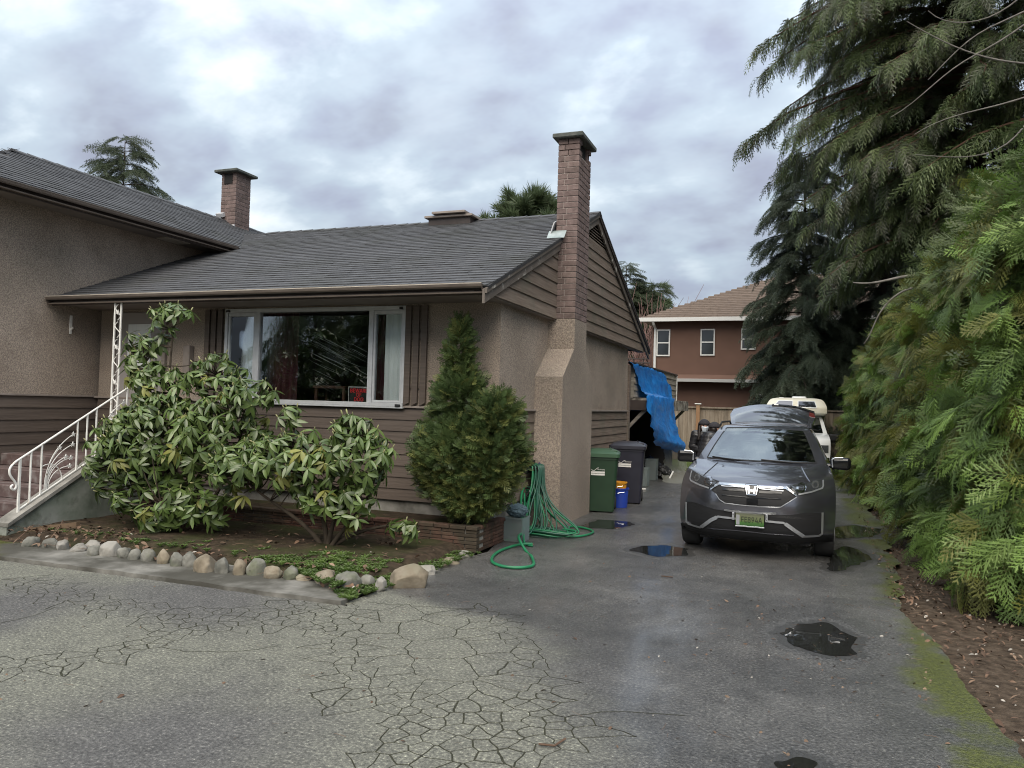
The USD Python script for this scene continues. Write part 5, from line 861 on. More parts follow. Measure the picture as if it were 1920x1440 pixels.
# ================================================================== vehicles
from scipy.interpolate import PchipInterpolator
mt['car_paint'] = M('metallic_grey_paint', [(0.155, 0.155, 0.178), (0.17, 0.17, 0.195)], scale=200, rough=0.26, metal=0.9, coat=1.0)
mt['gloss_black'] = M('gloss_black', (0.008, 0.008, 0.009), rough=0.12, spec=0.5)
mt['satin_black'] = M('satin_black', (0.012, 0.012, 0.013), rough=0.55, spec=0.3)
mt['chrome'] = M('chrome', (0.56, 0.57, 0.59), rough=0.12, metal=1.0)
mt['silver'] = M('silver_trim', (0.50, 0.51, 0.53), rough=0.32, metal=0.8)
mt['lamp_in'] = M('headlamp_inner', [(0.10, 0.105, 0.11), (0.24, 0.25, 0.26)], scale=40, rough=0.15, metal=0.7, coat=1.0)
mt['lamp_dark'] = M('headlamp_dark', (0.025, 0.027, 0.03), rough=0.08, coat=1.0)
mt['screen'] = glass('windscreen_glass', tint=(0.42, 0.46, 0.46), ior=3.6, gloss=(0.92, 0.97, 1.0))
mt['dark_glass'] = M('privacy_glass', (0.02, 0.022, 0.026), rough=0.04, spec=0.9, coat=1.0)
mt['white_body'] = M('white_truck_paint', (0.66, 0.67, 0.66), rough=0.3, coat=0.6)
mt['cream_body'] = M('cream_camper_shell', [(0.62, 0.58, 0.46), (0.70, 0.67, 0.56)], scale=2, rough=0.45)
class Stack:
    """a body whose plan outline changes with height: rows (z, half width, front y, rear y, nose curvature, power)"""
    def __init__(s, rows):
        a = np.array(rows, float); s.z0, s.z1 = a[0, 0], a[-1, 0]; s.f = [PchipInterpolator(a[:, 0], a[:, k]) for k in range(1, 6)]
    def par(s, z): z = np.clip(z, s.z0, s.z1); return [f(z) for f in s.f]
    def front(s, x, z): w, yf, yr, c, p = s.par(z); return yf + c * np.clip(np.abs(x) / w, 0, 1) ** p
    def ring(s, z, n=28, m=16):
        w, yf, yr, c, p = [float(q) for q in s.par(z)]; u = np.sin(np.linspace(-1, 1, n) * math.pi / 2); F_ = np.c_[w * u, yf + c * np.abs(u) ** p]
        R_ = np.c_[w * u[::-1], yr - 0.5 * c * np.abs(u[::-1]) ** p]; t = np.linspace(0, 1, m + 2)[1:-1]; bul = 0.012 * np.sin(t * np.pi)
        A = np.c_[w + bul, F_[-1, 1] + (R_[0, 1] - F_[-1, 1]) * t]; B = np.c_[-w - bul[::-1], R_[-1, 1] + (F_[0, 1] - R_[-1, 1]) * t]
        q = np.vstack([F_, A, R_, B]); return np.c_[q, np.full(len(q), z)]
    def solid(s, n=46):
        zs = np.linspace(s.z0, s.z1, n); P = np.stack([s.ring(z) for z in zs]); k = P.shape[1]; i, j = np.meshgrid(np.arange(n - 1), np.arange(k), indexing='ij'); jj = (j + 1) % k
        f = np.stack([i * k + j, i * k + jj, (i + 1) * k + jj, (i + 1) * k + j], -1).reshape(-1, 4); f = np.vstack([f[:, [0, 1, 2]], f[:, [0, 2, 3]]])
        v = P.reshape(-1, 3); c0, c1 = len(v), len(v) + 1; v = np.vstack([v, P[0].mean(0), P[-1].mean(0)]); a = np.arange(k); b = (a + 1) % k
        return v, np.vstack([f, np.c_[b, a, np.full(k, c0)], np.c_[(n - 1) * k + a, (n - 1) * k + b, np.full(k, c1)]])
    def panel(s, poly, off=0.004, th=0.012, edge=0.045):
        pg = poly if hasattr(poly, 'exterior') else Polygon(poly); pg = pg.buffer(0); b = MB()
        for q in getattr(pg, 'geoms', [pg]):
            v, f = trimesh.creation.triangulate_polygon(q.segmentize(edge), engine='earcut'); v = np.c_[np.asarray(v), np.zeros(len(v))]; v, f = trimesh.remesh.subdivide_to_size(v, np.asarray(f), edge * 1.6, max_iter=20)
            m = trimesh.Trimesh(v, f, process=True); v, f = np.array(m.vertices), np.array(m.faces); e = np.cross(v[f[:, 1], :2] - v[f[:, 0], :2], v[f[:, 2], :2] - v[f[:, 0], :2]); f[e < 0] = f[e < 0][:, ::-1]
            y = s.front(v[:, 0], v[:, 1]); A = np.c_[v[:, 0], y - off, v[:, 1]]; B = np.c_[v[:, 0], y - off + th, v[:, 1]]; n = len(v)
            ed = np.vstack([f[:, [0, 1]], f[:, [1, 2]], f[:, [2, 0]]]); key = {tuple(x) for x in ed.tolist()}; bd = np.array([x for x in ed.tolist() if (x[1], x[0]) not in key])
            b.add(np.vstack([A, B]), np.vstack([f, f[:, ::-1] + n, np.c_[bd[:, 1], bd[:, 0], bd[:, 0] + n], np.c_[bd[:, 1], bd[:, 0] + n, bd[:, 1] + n]]))
        return b
def wheel(t, c, R_, W, x_out):
    prof = [(R_ * 0.62, -W / 2), (R_ * 0.93, -W / 2), (R_, -W / 2 + 0.03), (R_, W / 2 - 0.03), (R_ * 0.93, W / 2), (R_ * 0.62, W / 2), (R_ * 0.62, -W / 2)]
    b = MB().lathe(prof, (0, 0, 0), 32); v, f = b.arr(); v = v @ roty(math.pi / 2).T + c; p = t.part('wheel', (v, f), mt['rubber'], smooth=40, raw=True)
    b = MB().lathe([(0.001, 0.0), (R_ * 0.2, 0.02), (R_ * 0.55, 0.0), (R_ * 0.62, 0.03), (R_ * 0.62, -0.05)], (0, 0, 0), 20); v, f = b.arr(); v = v @ roty(math.pi / 2 * x_out).T + c + [x_out * W * 0.4, 0, 0]; t.part('rim', (v, f), mt['silver'], smooth=30, under=p, raw=True)
CAR0, CARR = (-0.53, 9.22, 0.0), -0.010
C = Thing('parked_suv', 'dark metallic grey sport utility car facing the camera with its tailgate raised', 'car', CAR0, CARR)
low = Stack([(0.20, 0.79, 0.20, 4.20, 0.34, 3.4), (0.27, 0.845, 0.10, 4.26, 0.36, 3.2), (0.36, 0.872, 0.05, 4.3, 0.38, 3.0), (0.50, 0.882, 0.03, 4.3, 0.42, 3.0), (0.62, 0.885, 0.025, 4.3, 0.46, 3.0), (0.74, 0.885, 0.04, 4.28, 0.50, 3.0), (0.82, 0.882, 0.07, 4.26, 0.55, 3.0), (0.885, 0.872, 0.14, 4.25, 0.58, 2.8), (0.93, 0.862, 0.27, 4.24, 0.52, 2.6), (0.98, 0.845, 0.56, 4.22, 0.42, 2.4), (1.03, 0.82, 0.92, 4.2, 0.34, 2.4), (1.06, 0.79, 1.12, 4.18, 0.3, 2.4)])
green = Stack([(1.02, 0.80, 0.98, 4.16, 0.30, 2.2), (1.08, 0.785, 1.10, 4.14, 0.28, 2.2), (1.20, 0.735, 1.34, 4.06, 0.25, 2.2), (1.34, 0.665, 1.64, 3.95, 0.22, 2.2), (1.43, 0.61, 1.86, 3.86, 0.18, 2.2), (1.475, 0.565, 2.04, 3.78, 0.15, 2.2), (1.495, 0.50, 2.22, 3.7, 0.10, 2.2), (1.505, 0.36, 2.45, 3.6, 0.05, 2.0)])
bm = m3.Manifold(m3.Mesh(np.asarray(low.solid()[0], np.float32), np.asarray(low.solid()[1], np.uint32)))
for ya in (0.82, 3.38):
    cyl = m3.Manifold.cylinder(3.0, 0.385, 0.385, 40, True).rotate([0, 90, 0]).translate([0, ya, 0.335]); mid = m3.Manifold.cube([1.24, 1.0, 1.0], True).translate([0, ya, 0.33]); bm = bm - (cyl - mid)
C.part('body', bm, mt['car_paint'], smooth=35, raw=True)
C.part('cabin', green.solid(), mt['car_paint'], smooth=35, raw=True)
for ya in (0.82, 3.38):
    for sx in (-1, 1): wheel(C, np.array([sx * 0.765, ya, 0.33]), 0.33, 0.215, sx)
C.part('underbody', Box(-0.62, 0.62, 0.35, 4.0, 0.17, 0.25), mt['satin_black'], raw=True)
def px_local(u, v, S, t=None, org=(CAR0, CARR)):
    """where a photographed point of the front lies on the body surface, in the car's own coordinates"""
    o, a = org; y = 0.2
    for _ in range(12):
        r = ROT @ np.array([u - CX, -(v - CY), -F]); ca, sa = math.cos(-a), math.sin(-a); e = EYE - np.array(o); e = np.array([e[0] * ca - e[1] * sa, e[0] * sa + e[1] * ca, e[2]]); q = np.array([r[0] * ca - r[1] * sa, r[0] * sa + r[1] * ca, r[2]])
        p = e + (y - e[1]) / q[1] * q; y = 0.5 * y + 0.5 * float(S.front(p[0], p[2]))
    return p[0], p[2]
c5 = lambda pts, S=low: [px_local(1240 + a / 4, 720 + b / 4, S) for a, b in pts]
k4 = lambda pts, S=low: [px_local(1270 + a / 7.58, 870 + b / 7.58, S) for a, b in pts]
k5 = lambda pts, S=low: [px_local(1420 + a / 7.58, 870 + b / 7.58, S) for a, b in pts]
def stroke(pts, w): return LineString(pts).buffer(w / 2, cap_style=2, join_style=1)
# headlights
for nm, out, lens, refl, drl in (('headlight', k4([(210, 85), (300, 130), (400, 170), (592, 240), (455, 345), (320, 305), (185, 235), (175, 205)]), k4([(280, 190)])[0], k4([(440, 240)])[0], k4([(208, 92), (180, 200), (190, 232), (330, 300), (450, 340)])),
                                 ('headlight', k5([(430, 300), (560, 280), (720, 262), (860, 225), (935, 215), (940, 300), (925, 345), (770, 400), (580, 440), (500, 380)]), k5([(825, 290)])[0], k5([(625, 335)])[0], k5([(935, 225), (938, 305), (925, 340), (770, 395), (585, 432)]))):
    hp = C.part(nm, low.panel(out, 0.006, 0.02), mt['lamp_dark'], raw=True)
    for (cx_, cz_), r_, m_ in ((lens, 0.040, 'lamp_in'), (refl, 0.052, 'chrome')):
        C.part('reflector', low.panel(Point(cx_, cz_).buffer(r_), 0.011, 0.01, 0.02), mt[m_], under=hp, raw=True); C.part('lens', low.panel(Point(cx_, cz_).buffer(r_ * 0.55), 0.014, 0.01, 0.02), mt['lamp_dark'], under=hp, raw=True)
    C.part('light_strip', low.panel(stroke(drl, 0.016), 0.013, 0.012, 0.03), mt['silver'], under=hp, raw=True)
# grille
gr = C.part('grille', low.panel(k4([(480, 370), (610, 290), (980, 285), (1090, 290), (1137, 280)]) + k5([(0, 300), (430, 330), (560, 465), (490, 510), (330, 605), (0, 600)]) + k4([(1137, 592), (980, 585), (680, 550), (600, 500), (545, 420)]), 0.004, 0.012), mt['satin_black'], raw=True)
for pts, w_, m_, o_ in ((k4([(470, 350), (600, 270), (965, 298)]), 0.026, 'chrome', 0.014), (k5([(15, 315), (410, 335), (560, 440)]), 0.026, 'chrome', 0.014), (k4([(625, 305), (955, 325)]), 0.010, 'silver', 0.012), (k5([(25, 345), (370, 380)]), 0.010, 'silver', 0.012), (k4([(640, 348), (955, 372)]), 0.026, 'gloss_black', 0.012), (k5([(25, 395), (350, 405)]), 0.026, 'gloss_black', 0.012), (k4([(630, 432), (1137, 480)]), 0.010, 'gloss_black', 0.012), (k5([(0, 480), (340, 492)]), 0.010, 'gloss_black', 0.012), (k4([(545, 420), (600, 505), (680, 555), (980, 590), (1137, 598)]), 0.008, 'silver', 0.010), (k5([(0, 606), (330, 612), (490, 515), (560, 468)]), 0.008, 'silver', 0.010)):
    C.part('grille_bar', low.panel(stroke(pts, w_), o_, 0.012), mt[m_], under=gr, raw=True)
C.part('radar_cover', low.panel(k4([(985, 490), (1137, 500)]) + k5([(10, 500), (5, 590)]) + k4([(985, 580)]), 0.010, 0.01), mt['gloss_black'], under=gr, raw=True)
# emblem: an H in a rounded frame
ex_, ez_ = c5([(678, 792)])[0]
fr = Polygon([(ex_ - 0.066, ez_ + 0.054), (ex_ + 0.066, ez_ + 0.054), (ex_ + 0.050, ez_ - 0.054), (ex_ - 0.050, ez_ - 0.054)]).buffer(-0.012).buffer(0.018)
em = C.part('emblem', low.panel(fr.buffer(0.004), 0.014, 0.01), mt['gloss_black'], raw=True)
C.part('emblem_frame', low.panel(fr.difference(fr.buffer(-0.010)), 0.020, 0.008, 0.03), mt['chrome'], under=em, raw=True)
Hs = unary_union([Polygon([(ex_ + s_ * a, ez_ + b_) for a, b_ in ((0.050, 0.042), (0.029, 0.042), (0.020, 0.002), (0.020, -0.042), (0.038, -0.042), (0.040, -0.010))]) for s_ in (-1, 1)] + [Polygon([(ex_ - 0.024, ez_ + 0.000), (ex_ + 0.024, ez_ + 0.000), (ex_ + 0.024, ez_ - 0.016), (ex_ - 0.024, ez_ - 0.016)])])
C.part('emblem_letter', low.panel(Hs, 0.021, 0.008, 0.02), mt['chrome'], under=em, raw=True)
# lower bumper
lo1 = k4([(130, 535), (200, 535), (300, 560), (520, 640), (660, 660), (1137, 700)]) + k5([(0, 700), (270, 720), (450, 725), (640, 700), (930, 690), (935, 1010), (880, 1040), (640, 1050)]) + k4([(1137, 985), (700, 940), (420, 915), (340, 915), (150, 860), (125, 820)])
lb = C.part('lower_grille', low.panel(lo1, 0.004, 0.012), mt['satin_black'], raw=True)
for pts, w_ in ((k4([(128, 540), (132, 820), (160, 850), (320, 900), (380, 880), (480, 780), (580, 745), (840, 775)]), 0.022), (k5([(110, 810), (370, 835), (450, 875), (560, 960), (650, 1030), (880, 1020), (920, 990), (928, 690)]), 0.022), (k4([(340, 895), (470, 800), (560, 755)]), 0.040), (k5([(400, 850), (540, 950), (660, 1030)]), 0.040)):
    C.part('silver_trim', low.panel(stroke(pts, w_), 0.014, 0.014), mt['silver'], under=lb, raw=True)
C.part('chrome_strip', low.panel(stroke(k4([(665, 650), (900, 678), (1137, 690)]) + k5([(20, 695), (270, 695)]), 0.022), 0.018, 0.014), mt['chrome'], under=lb, raw=True)
C.part('lip_trim', low.panel(stroke(k4([(430, 908), (800, 940), (1137, 972)]) + k5([(0, 975), (520, 1015)]), 0.010), 0.012, 0.012), mt['car_paint'], under=lb, raw=True)
C.part('valance', low.panel([(-0.86, 0.215), (0.86, 0.215), (0.87, 0.30), (0.62, 0.315), (0.40, 0.365), (-0.40, 0.365), (-0.62, 0.315), (-0.87, 0.30)], 0.006, 0.01), mt['satin_black'], raw=True)
# number plate
pl_ = [px_local(1360 + a / 19.2, 940 + b / 19.2, low) for a, b in [(440, 440), (1345, 520), (1335, 880), (440, 800)]]; cxp, czp = np.mean([p[0] for p in pl_]), np.mean([p[1] for p in pl_]); pw, phh = 0.31, 0.145
def plate_mat():
    N = {'tc': ('texture_coordinate', {}), 's': ('separate_xyz', {}), 'm': ('map_range', {'from_min': czp - phh / 2, 'from_max': czp + phh / 2}), 'n': ('noise_texture', {'scale': 60.0}), 'a': ('math', {'math_type': 'multiply_add', 'value2': 0.2, 'value3': -0.1}), 'b': ('math', {'math_type': 'add'}), 'r': ('rgb_ramp', {'ramp': [(0.0, (0.020, 0.060, 0.018)), (0.28, (0.045, 0.12, 0.025)), (0.42, (0.10, 0.14, 0.05)), (0.8, (0.12, 0.13, 0.075)), (1.0, (0.07, 0.075, 0.055))]}), 'p': ('principled_bsdf', {'roughness': 0.35})}
    return usdkit.material(stage, '/World/Looks/number_plate_print', N, [('tc.object', 's.vector'), ('s.z', 'm.value'), ('tc.object', 'n.vector'), ('n.fac', 'a.value1'), ('a.value', 'b.value1'), ('m.result', 'b.value2'), ('b.value', 'r.fac'), ('r.color', 'p.base_color')], surface='p.BSDF')
yp = float(low.front(cxp, czp)) - 0.036
npl = C.part('number_plate', CBox(cxp - pw / 2, cxp + pw / 2, yp, yp + 0.012, czp - phh / 2, czp + phh / 2, b=0.002), plate_mat(), raw=True)
tx = meshkit.text_mesh('FE894A', 0.062, 0.003, bold=False); v = np.array(tx.vertices); v[:, 0] *= 0.225 / np.ptp(v[:, 0]); v = np.c_[v[:, 0] - v[:, 0].min() + cxp - 0.092, yp - 0.0005 - v[:, 2], v[:, 1] - v[:, 1].min() + czp - 0.028]
C.part('plate_lettering', (v, np.array(tx.faces)), mt['satin_black'], under=npl, raw=True)
b = MB(); b.cbox(cxp - pw / 2 - 0.004, cxp + pw / 2 + 0.004, yp - 0.003, yp + 0.014, czp - phh / 2 - 0.010, czp - phh / 2 + 0.004, b=0.002); C.part('plate_frame', b, mt['silver'], under=npl, raw=True)
C.part('plate_sticker', CBox(cxp - pw / 2 + 0.006, cxp - pw / 2 + 0.044, yp - 0.002, yp + 0.002, czp - phh / 2 + 0.012, czp + 0.05, b=0.0005), mt['silver'], under=npl, raw=True)
for sx in (-1, 1):
    x_ = cxp + sx * (pw / 2 + 0.028); b = MB().cbox(x_ - 0.013, x_ + 0.013, yp - 0.001, yp + 0.006, czp - 0.01, czp + 0.075, b=0.002); q = C.part('plate_bracket', b, mt['silver'], raw=True)
    for dz in (0.005, 0.045): C.part('bolt', CBox(x_ - 0.005, x_ + 0.005, yp - 0.003, yp, czp + dz, czp + dz + 0.008, b=0.001), mt['satin_black'], under=q, raw=True)
# glass
wsq = [(-0.66, 1.075), (0.66, 1.075), (0.615, 1.20), (0.545, 1.36), (0.50, 1.445), (0, 1.468), (-0.50, 1.445), (-0.545, 1.36), (-0.615, 1.20)]
ws = C.part('windscreen', green.panel(wsq, 0.006, 0.005), mt['screen'], raw=True)
C.part('windscreen_seal', green.panel(Polygon(wsq).buffer(0.016).difference(Polygon(wsq)), 0.008, 0.01), mt['satin_black'], under=ws, raw=True)
C.part('camera_housing', green.panel([(-0.10, 1.458), (0.10, 1.458), (0.05, 1.405), (-0.05, 1.405)], 0.004, 0.002), mt['satin_black'], under=ws, raw=True)
C.part('dashboard', green.panel([(-0.64, 1.085), (0.64, 1.085), (0.60, 1.12), (-0.60, 1.12)], 0.002, 0.001), mt['satin_black'], under=ws, raw=True)
C.part('cabin_shade', green.panel(Polygon(wsq).buffer(-0.002), 0.0015, 0.001), M('dim_cabin', [(0.012, 0.014, 0.015), (0.035, 0.038, 0.04)], scale=3, rough=0.9), under=ws, raw=True)  # dark sheet behind the glass stands in for the unlit cabin
for sx in (-1, 1):
    v = []
    for (ya, yb, za, zb) in ((1.75, 2.72, 1.09, 1.42), (2.80, 3.70, 1.09, 1.42)):
        P = [(sx * (float(green.par(z)[0]) + 0.014), y, z) for y, z in ((ya, za), (yb, za), (yb - 0.05, zb), (ya + 0.42 if ya < 2 else ya, zb))]; Q = [(p[0] - sx * 0.03, p[1], p[2]) for p in P]; b = MB(); b.hexa(Q + P if sx > 0 else P + Q); C.part('side_window', b, mt['dark_glass'], raw=True)
    b = MB().tube([(sx * 0.60, 2.1, 1.485), (sx * 0.60, 2.3, 1.525), (sx * 0.60, 3.4, 1.525), (sx * 0.60, 3.6, 1.485)], 0.014, 7); C.part('roof_rail', b, mt['satin_black'], raw=True)
    # mirror
    cxm = sx * 0.955; b = m3.Manifold.batch_hull([m3.Manifold.sphere(0.045, 16).translate([cxm + dx * 0.075, 1.36 + dy, 1.065 + dz]) for dx in (-1, 1) for dy, dz in ((0, 0.035), (0, -0.03), (0.05, 0.0))])
    mp_ = C.part('mirror', b, mt['gloss_black'], raw=True, smooth=40); C.part('mirror_arm', MB().tube([(sx * 0.80, 1.40, 1.035), (sx * 0.90, 1.38, 1.03)], 0.028, 8), mt['gloss_black'], under=mp_, raw=True)
    C.part('mirror_cap', MB().tube([(sx * 0.862, 1.305, 1.02), (sx * 0.855, 1.30, 1.12), (sx * 0.89, 1.30, 1.142), (sx * 0.98, 1.31, 1.145)], 0.009, 6), mt['silver'], under=mp_, raw=True)
for x0, x1 in ((-0.60, -0.12), (0.02, 0.56)):
    b = MB().tube(spline([(x0, float(green.front(x0, 1.09)) - 0.03, 1.085), ((x0 + x1) / 2, float(green.front((x0 + x1) / 2, 1.075)) - 0.035, 1.072), (x1, float(green.front(x1, 1.06)) - 0.05, 1.064)], 12), 0.009, 6); C.part('wiper', b, mt['satin_black'], raw=True)
for sx in (-1, 1):   # bonnet creases
    b = MB(); P = []
    for k in range(14):
        z = 0.90 + 0.125 * k / 13; x = sx * (0.60 - 0.10 * k / 13); P.append((x, float(low.front(x, z)) - 0.002, z + 0.002))
    C.part('bonnet_crease', b.tube(P, 0.005, 5), mt['car_paint'], raw=True)
# raised tailgate
def tg(x, s, off=0.0):
    y = 3.62 + 0.86 * s; z = 1.49 + 0.42 * s - 0.10 * s * s - 0.05 * np.abs(x / 0.62) ** 2.4 * (0.5 + s) ; return np.stack([x, y, z + off], -1)
def tgp(poly, off, th):
    pg = Polygon(poly).buffer(0); v, f = trimesh.creation.triangulate_polygon(pg.segmentize(0.06), engine='earcut'); v, f = trimesh.remesh.subdivide_to_size(np.c_[np.asarray(v), np.zeros(len(v))], np.asarray(f), 0.1, max_iter=20); m = trimesh.Trimesh(v, f); v, f = np.array(m.vertices), np.array(m.faces)
    A, B = tg(v[:, 0], v[:, 1], off), tg(v[:, 0], v[:, 1], off - th); n = len(v); ed = np.vstack([f[:, [0, 1]], f[:, [1, 2]], f[:, [2, 0]]]); key = {tuple(x) for x in ed.tolist()}; bd = np.array([x for x in ed.tolist() if (x[1], x[0]) not in key])
    return np.vstack([A, B]), np.vstack([f, f[:, ::-1] + n, np.c_[bd[:, 1], bd[:, 0], bd[:, 0] + n], np.c_[bd[:, 1], bd[:, 0] + n, bd[:, 1] + n]])
gt = C.part('tailgate', tgp([(-0.60, 0.02), (0.60, 0.02), (0.66, 0.55), (0.64, 0.95), (0.3, 1.02), (-0.3, 1.02), (-0.64, 0.95), (-0.66, 0.55)], 0.0, 0.06), mt['car_paint'], raw=True, smooth=35)
C.part('rear_window', tgp([(-0.54, 0.08), (0.54, 0.08), (0.57, 0.50), (0.3, 0.56), (-0.3, 0.56), (-0.57, 0.50)], 0.006, 0.008), mt['dark_glass'], under=gt, raw=True, smooth=35)
C.part('tailgate_garnish', tgp([(-0.02, 0.90), (0.42, 0.86), (0.62, 0.72), (0.62, 0.82), (0.42, 0.96), (-0.02, 1.0)], 0.016, 0.02), mt['gloss_black'], under=gt, raw=True)
C.part('plate_light', tgp([(0.01, 0.925), (0.08, 0.92), (0.08, 0.96), (0.01, 0.965)], 0.022, 0.01), mt['white_paint'], under=gt, raw=True)
C.part('tail_lamp', tgp([(0.56, 0.50), (0.655, 0.50), (0.63, 0.72), (0.57, 0.74)], 0.008, 0.01), M('tail_lamp_red', (0.10, 0.015, 0.015), rough=0.15, coat=1.0), under=gt, raw=True)
# ---- white pickup with a camper shell behind
TK0 = (float(at(1492, 760, Y=21.8)[0]), 21.6, 0)
K = Thing('camper_truck', 'white pickup truck carrying a cream camper, standing behind the dark car', 'truck', TK0)
tb = Stack([(0.35, 0.80, 0.05, 5.0, 0.10, 4), (0.55, 0.86, 0.0, 5.0, 0.12, 4), (0.85, 0.87, 0.0, 5.0, 0.14, 4), (1.0, 0.86, 0.05, 5.0, 0.16, 4), (1.08, 0.84, 0.25, 4.95, 0.2, 3.5), (1.14, 0.82, 0.85, 4.95, 0.2, 3)])
tc_ = Stack([(1.10, 0.82, 0.92, 2.5, 0.16, 2.6), (1.3, 0.76, 1.1, 2.5, 0.15, 2.6), (1.55, 0.68, 1.38, 2.5, 0.13, 2.6), (1.64, 0.62, 1.55, 2.45, 0.10, 2.6), (1.66, 0.5, 1.7, 2.4, 0.08, 2.6)])
bm = m3.Manifold(m3.Mesh(np.asarray(tb.solid()[0], np.float32), np.asarray(tb.solid()[1], np.uint32)))
for ya in (0.85, 3.9): bm = bm - (m3.Manifold.cylinder(3, 0.40, 0.40, 32, True).rotate([0, 90, 0]).translate([0, ya, 0.36]) - m3.Manifold.cube([1.2, 1.1, 1.1], True).translate([0, ya, 0.36]))
K.part('body', bm, mt['white_body'], raw=True, smooth=35); K.part('cab', tc_.solid(), mt['white_body'], raw=True, smooth=35)
K.part('windscreen', tc_.panel([(-0.70, 1.15), (0.70, 1.15), (0.60, 1.56), (0, 1.60), (-0.60, 1.56)], 0.006, 0.005), mt['screen'], raw=True); K.part('cab_shade', tc_.panel([(-0.695, 1.155), (0.695, 1.155), (0.595, 1.555), (0, 1.595), (-0.595, 1.555)], 0.0015, 0.001), M('dim_truck_cab', (0.06, 0.066, 0.07), rough=0.9), raw=True)  # dark sheet under the windscreen, painting in the dimness of the cab
K.part('grille', tb.panel([(-0.55, 0.62), (0.55, 0.62), (0.55, 0.86), (-0.55, 0.86)], 0.008, 0.01), mt['satin_black'], raw=True); K.part('bumper', tb.panel([(-0.84, 0.38), (0.84, 0.38), (0.84, 0.54), (-0.84, 0.54)], 0.03, 0.03), mt['chrome'], raw=True)
for sx in (-1, 1):
    K.part('headlight', tb.panel([(sx * 0.60, 0.66), (sx * 0.82, 0.66), (sx * 0.82, 0.86), (sx * 0.60, 0.86)], 0.008, 0.01), mt['lamp_in'], raw=True)
    for ya in (0.85, 3.9): wheel(K, np.array([sx * 0.74, ya, 0.36]), 0.36, 0.22, sx)
    b = MB(); b.hexa([(sx * 0.80 - 0.02, 1.45, 1.16), (sx * 0.80 + 0.02, 1.45, 1.16), (sx * 0.80 + 0.02, 2.3, 1.16), (sx * 0.80 - 0.02, 2.3, 1.16), (sx * 0.69 - 0.02, 1.75, 1.54), (sx * 0.69 + 0.02, 1.75, 1.54), (sx * 0.69 + 0.02, 2.3, 1.54), (sx * 0.69 - 0.02, 2.3, 1.54)]); K.part('side_window', b, mt['dark_glass'], raw=True)
    mb_ = m3.Manifold.batch_hull([m3.Manifold.sphere(0.04, 12).translate([sx * 0.98 + a, 1.15, 1.02 + c]) for a in (-0.09, 0.09) for c in (-0.05, 0.07)]); q = K.part('mirror', mb_, mt['satin_black'], raw=True, smooth=40); K.part('mirror_arm', MB().tube([(sx * 0.80, 1.2, 1.04), (sx * 0.92, 1.16, 1.0)], 0.02, 6).tube([(sx * 0.80, 1.2, 0.94), (sx * 1.0, 1.16, 0.9), (sx * 1.05, 1.15, 0.98)], 0.015, 6), mt['satin_black'], under=q, raw=True)
K.part('wiper', MB().tube([(0.20, 0.90, 1.16), (0.45, 0.98, 1.25), (0.62, 1.06, 1.20)], 0.012, 5), mt['satin_black'], raw=True)
cs = Stack([(1.62, 0.74, 1.35, 4.9, 0.14, 3), (1.68, 0.80, 1.15, 5.0, 0.18, 3), (1.80, 0.80, 1.12, 5.0, 0.22, 3), (1.98, 0.74, 1.28, 4.95, 0.24, 3), (2.07, 0.64, 1.45, 4.9, 0.2, 3), (2.10, 0.45, 1.7, 4.8, 0.1, 2.5)])
cp_ = K.part('camper_shell', cs.solid(), mt['cream_body'], raw=True, smooth=40)
K.part('camper_skirt', Box(-0.78, 0.78, 2.55, 4.9, 1.0, 1.66), mt['cream_body'], under=cp_, raw=True)
for xa, xb in ((-0.58, -0.10), (0.06, 0.52)): K.part('camper_window', cs.panel([(xa, 1.84), (xb, 1.84), (xb - (0.05 if xb > 0.3 else 0), 2.0), (xa + (0.12 if xa < -0.3 else 0), 2.0)], 0.008, 0.008), M('camper_pane', (0.22, 0.22, 0.25), rough=0.1) if xa < 0 else mt['dark_glass'], under=cp_, raw=True); K.part('window_surround', cs.panel(Polygon([(xa, 1.84), (xb, 1.84), (xb - (0.05 if xb > 0.3 else 0), 2.0), (xa + (0.12 if xa < -0.3 else 0), 2.0)]).buffer(0.022).difference(Polygon([(xa, 1.84), (xb, 1.84), (xb - (0.05 if xb > 0.3 else 0), 2.0), (xa + (0.12 if xa < -0.3 else 0), 2.0)])), 0.014, 0.012), mt['white_body'], under=cp_, raw=True)
K.part('roof_hatch', m3.Manifold.batch_hull([m3.Manifold.sphere(0.05, 12).translate([x, y, 2.10]) for x in (-0.08, 0.22) for y in (1.9, 2.4)]), mt['white_body'], under=cp_, raw=True, smooth=40); K.part('roof_knob', m3.Manifold.batch_hull([m3.Manifold.sphere(0.03, 10).translate([x, 1.9, 2.085]) for x in (-0.45, -0.36)]), mt['white_body'], under=cp_, raw=True, smooth=40)
# ================================================================== house behind, fence, garage end, bins, hose, people
mt['brown_stucco'] = M('chocolate_stucco', [(0.112, 0.063, 0.045), (0.138, 0.078, 0.057)], scale=1.2, rough=0.9, bump=0.3, bscale=60)
mt['tan_shingle'] = M('tan_shingle', [(0.10, 0.070, 0.050), (0.16, 0.115, 0.085)], scale=5, stretch=(1, 1, 3), detail=7, rough=0.9, isl=0.12)
mt['white_trim'] = M('white_trim', (0.62, 0.62, 0.60), rough=0.5)
mt['grey_trim'] = M('grey_gutter', (0.36, 0.36, 0.35), rough=0.5)
mt['dim_pane'] = M('dim_pane', (0.030, 0.034, 0.038), rough=0.06, spec=0.8)
NB = Thing('brown_house', 'two storey chocolate brown stucco house with hipped tan shingle roof behind the fence', 'house', (0, 34, 0)); NY = 31.0
NB.part('wall', Box(-5.76, 7.5, NY, 40, 2.9, 5.16), mt['brown_stucco']); NB.part('lower_wall', Box(-5.7, 7.5, NY - 0.02, 40, -0.1, 2.9), mt['brown_stucco'])
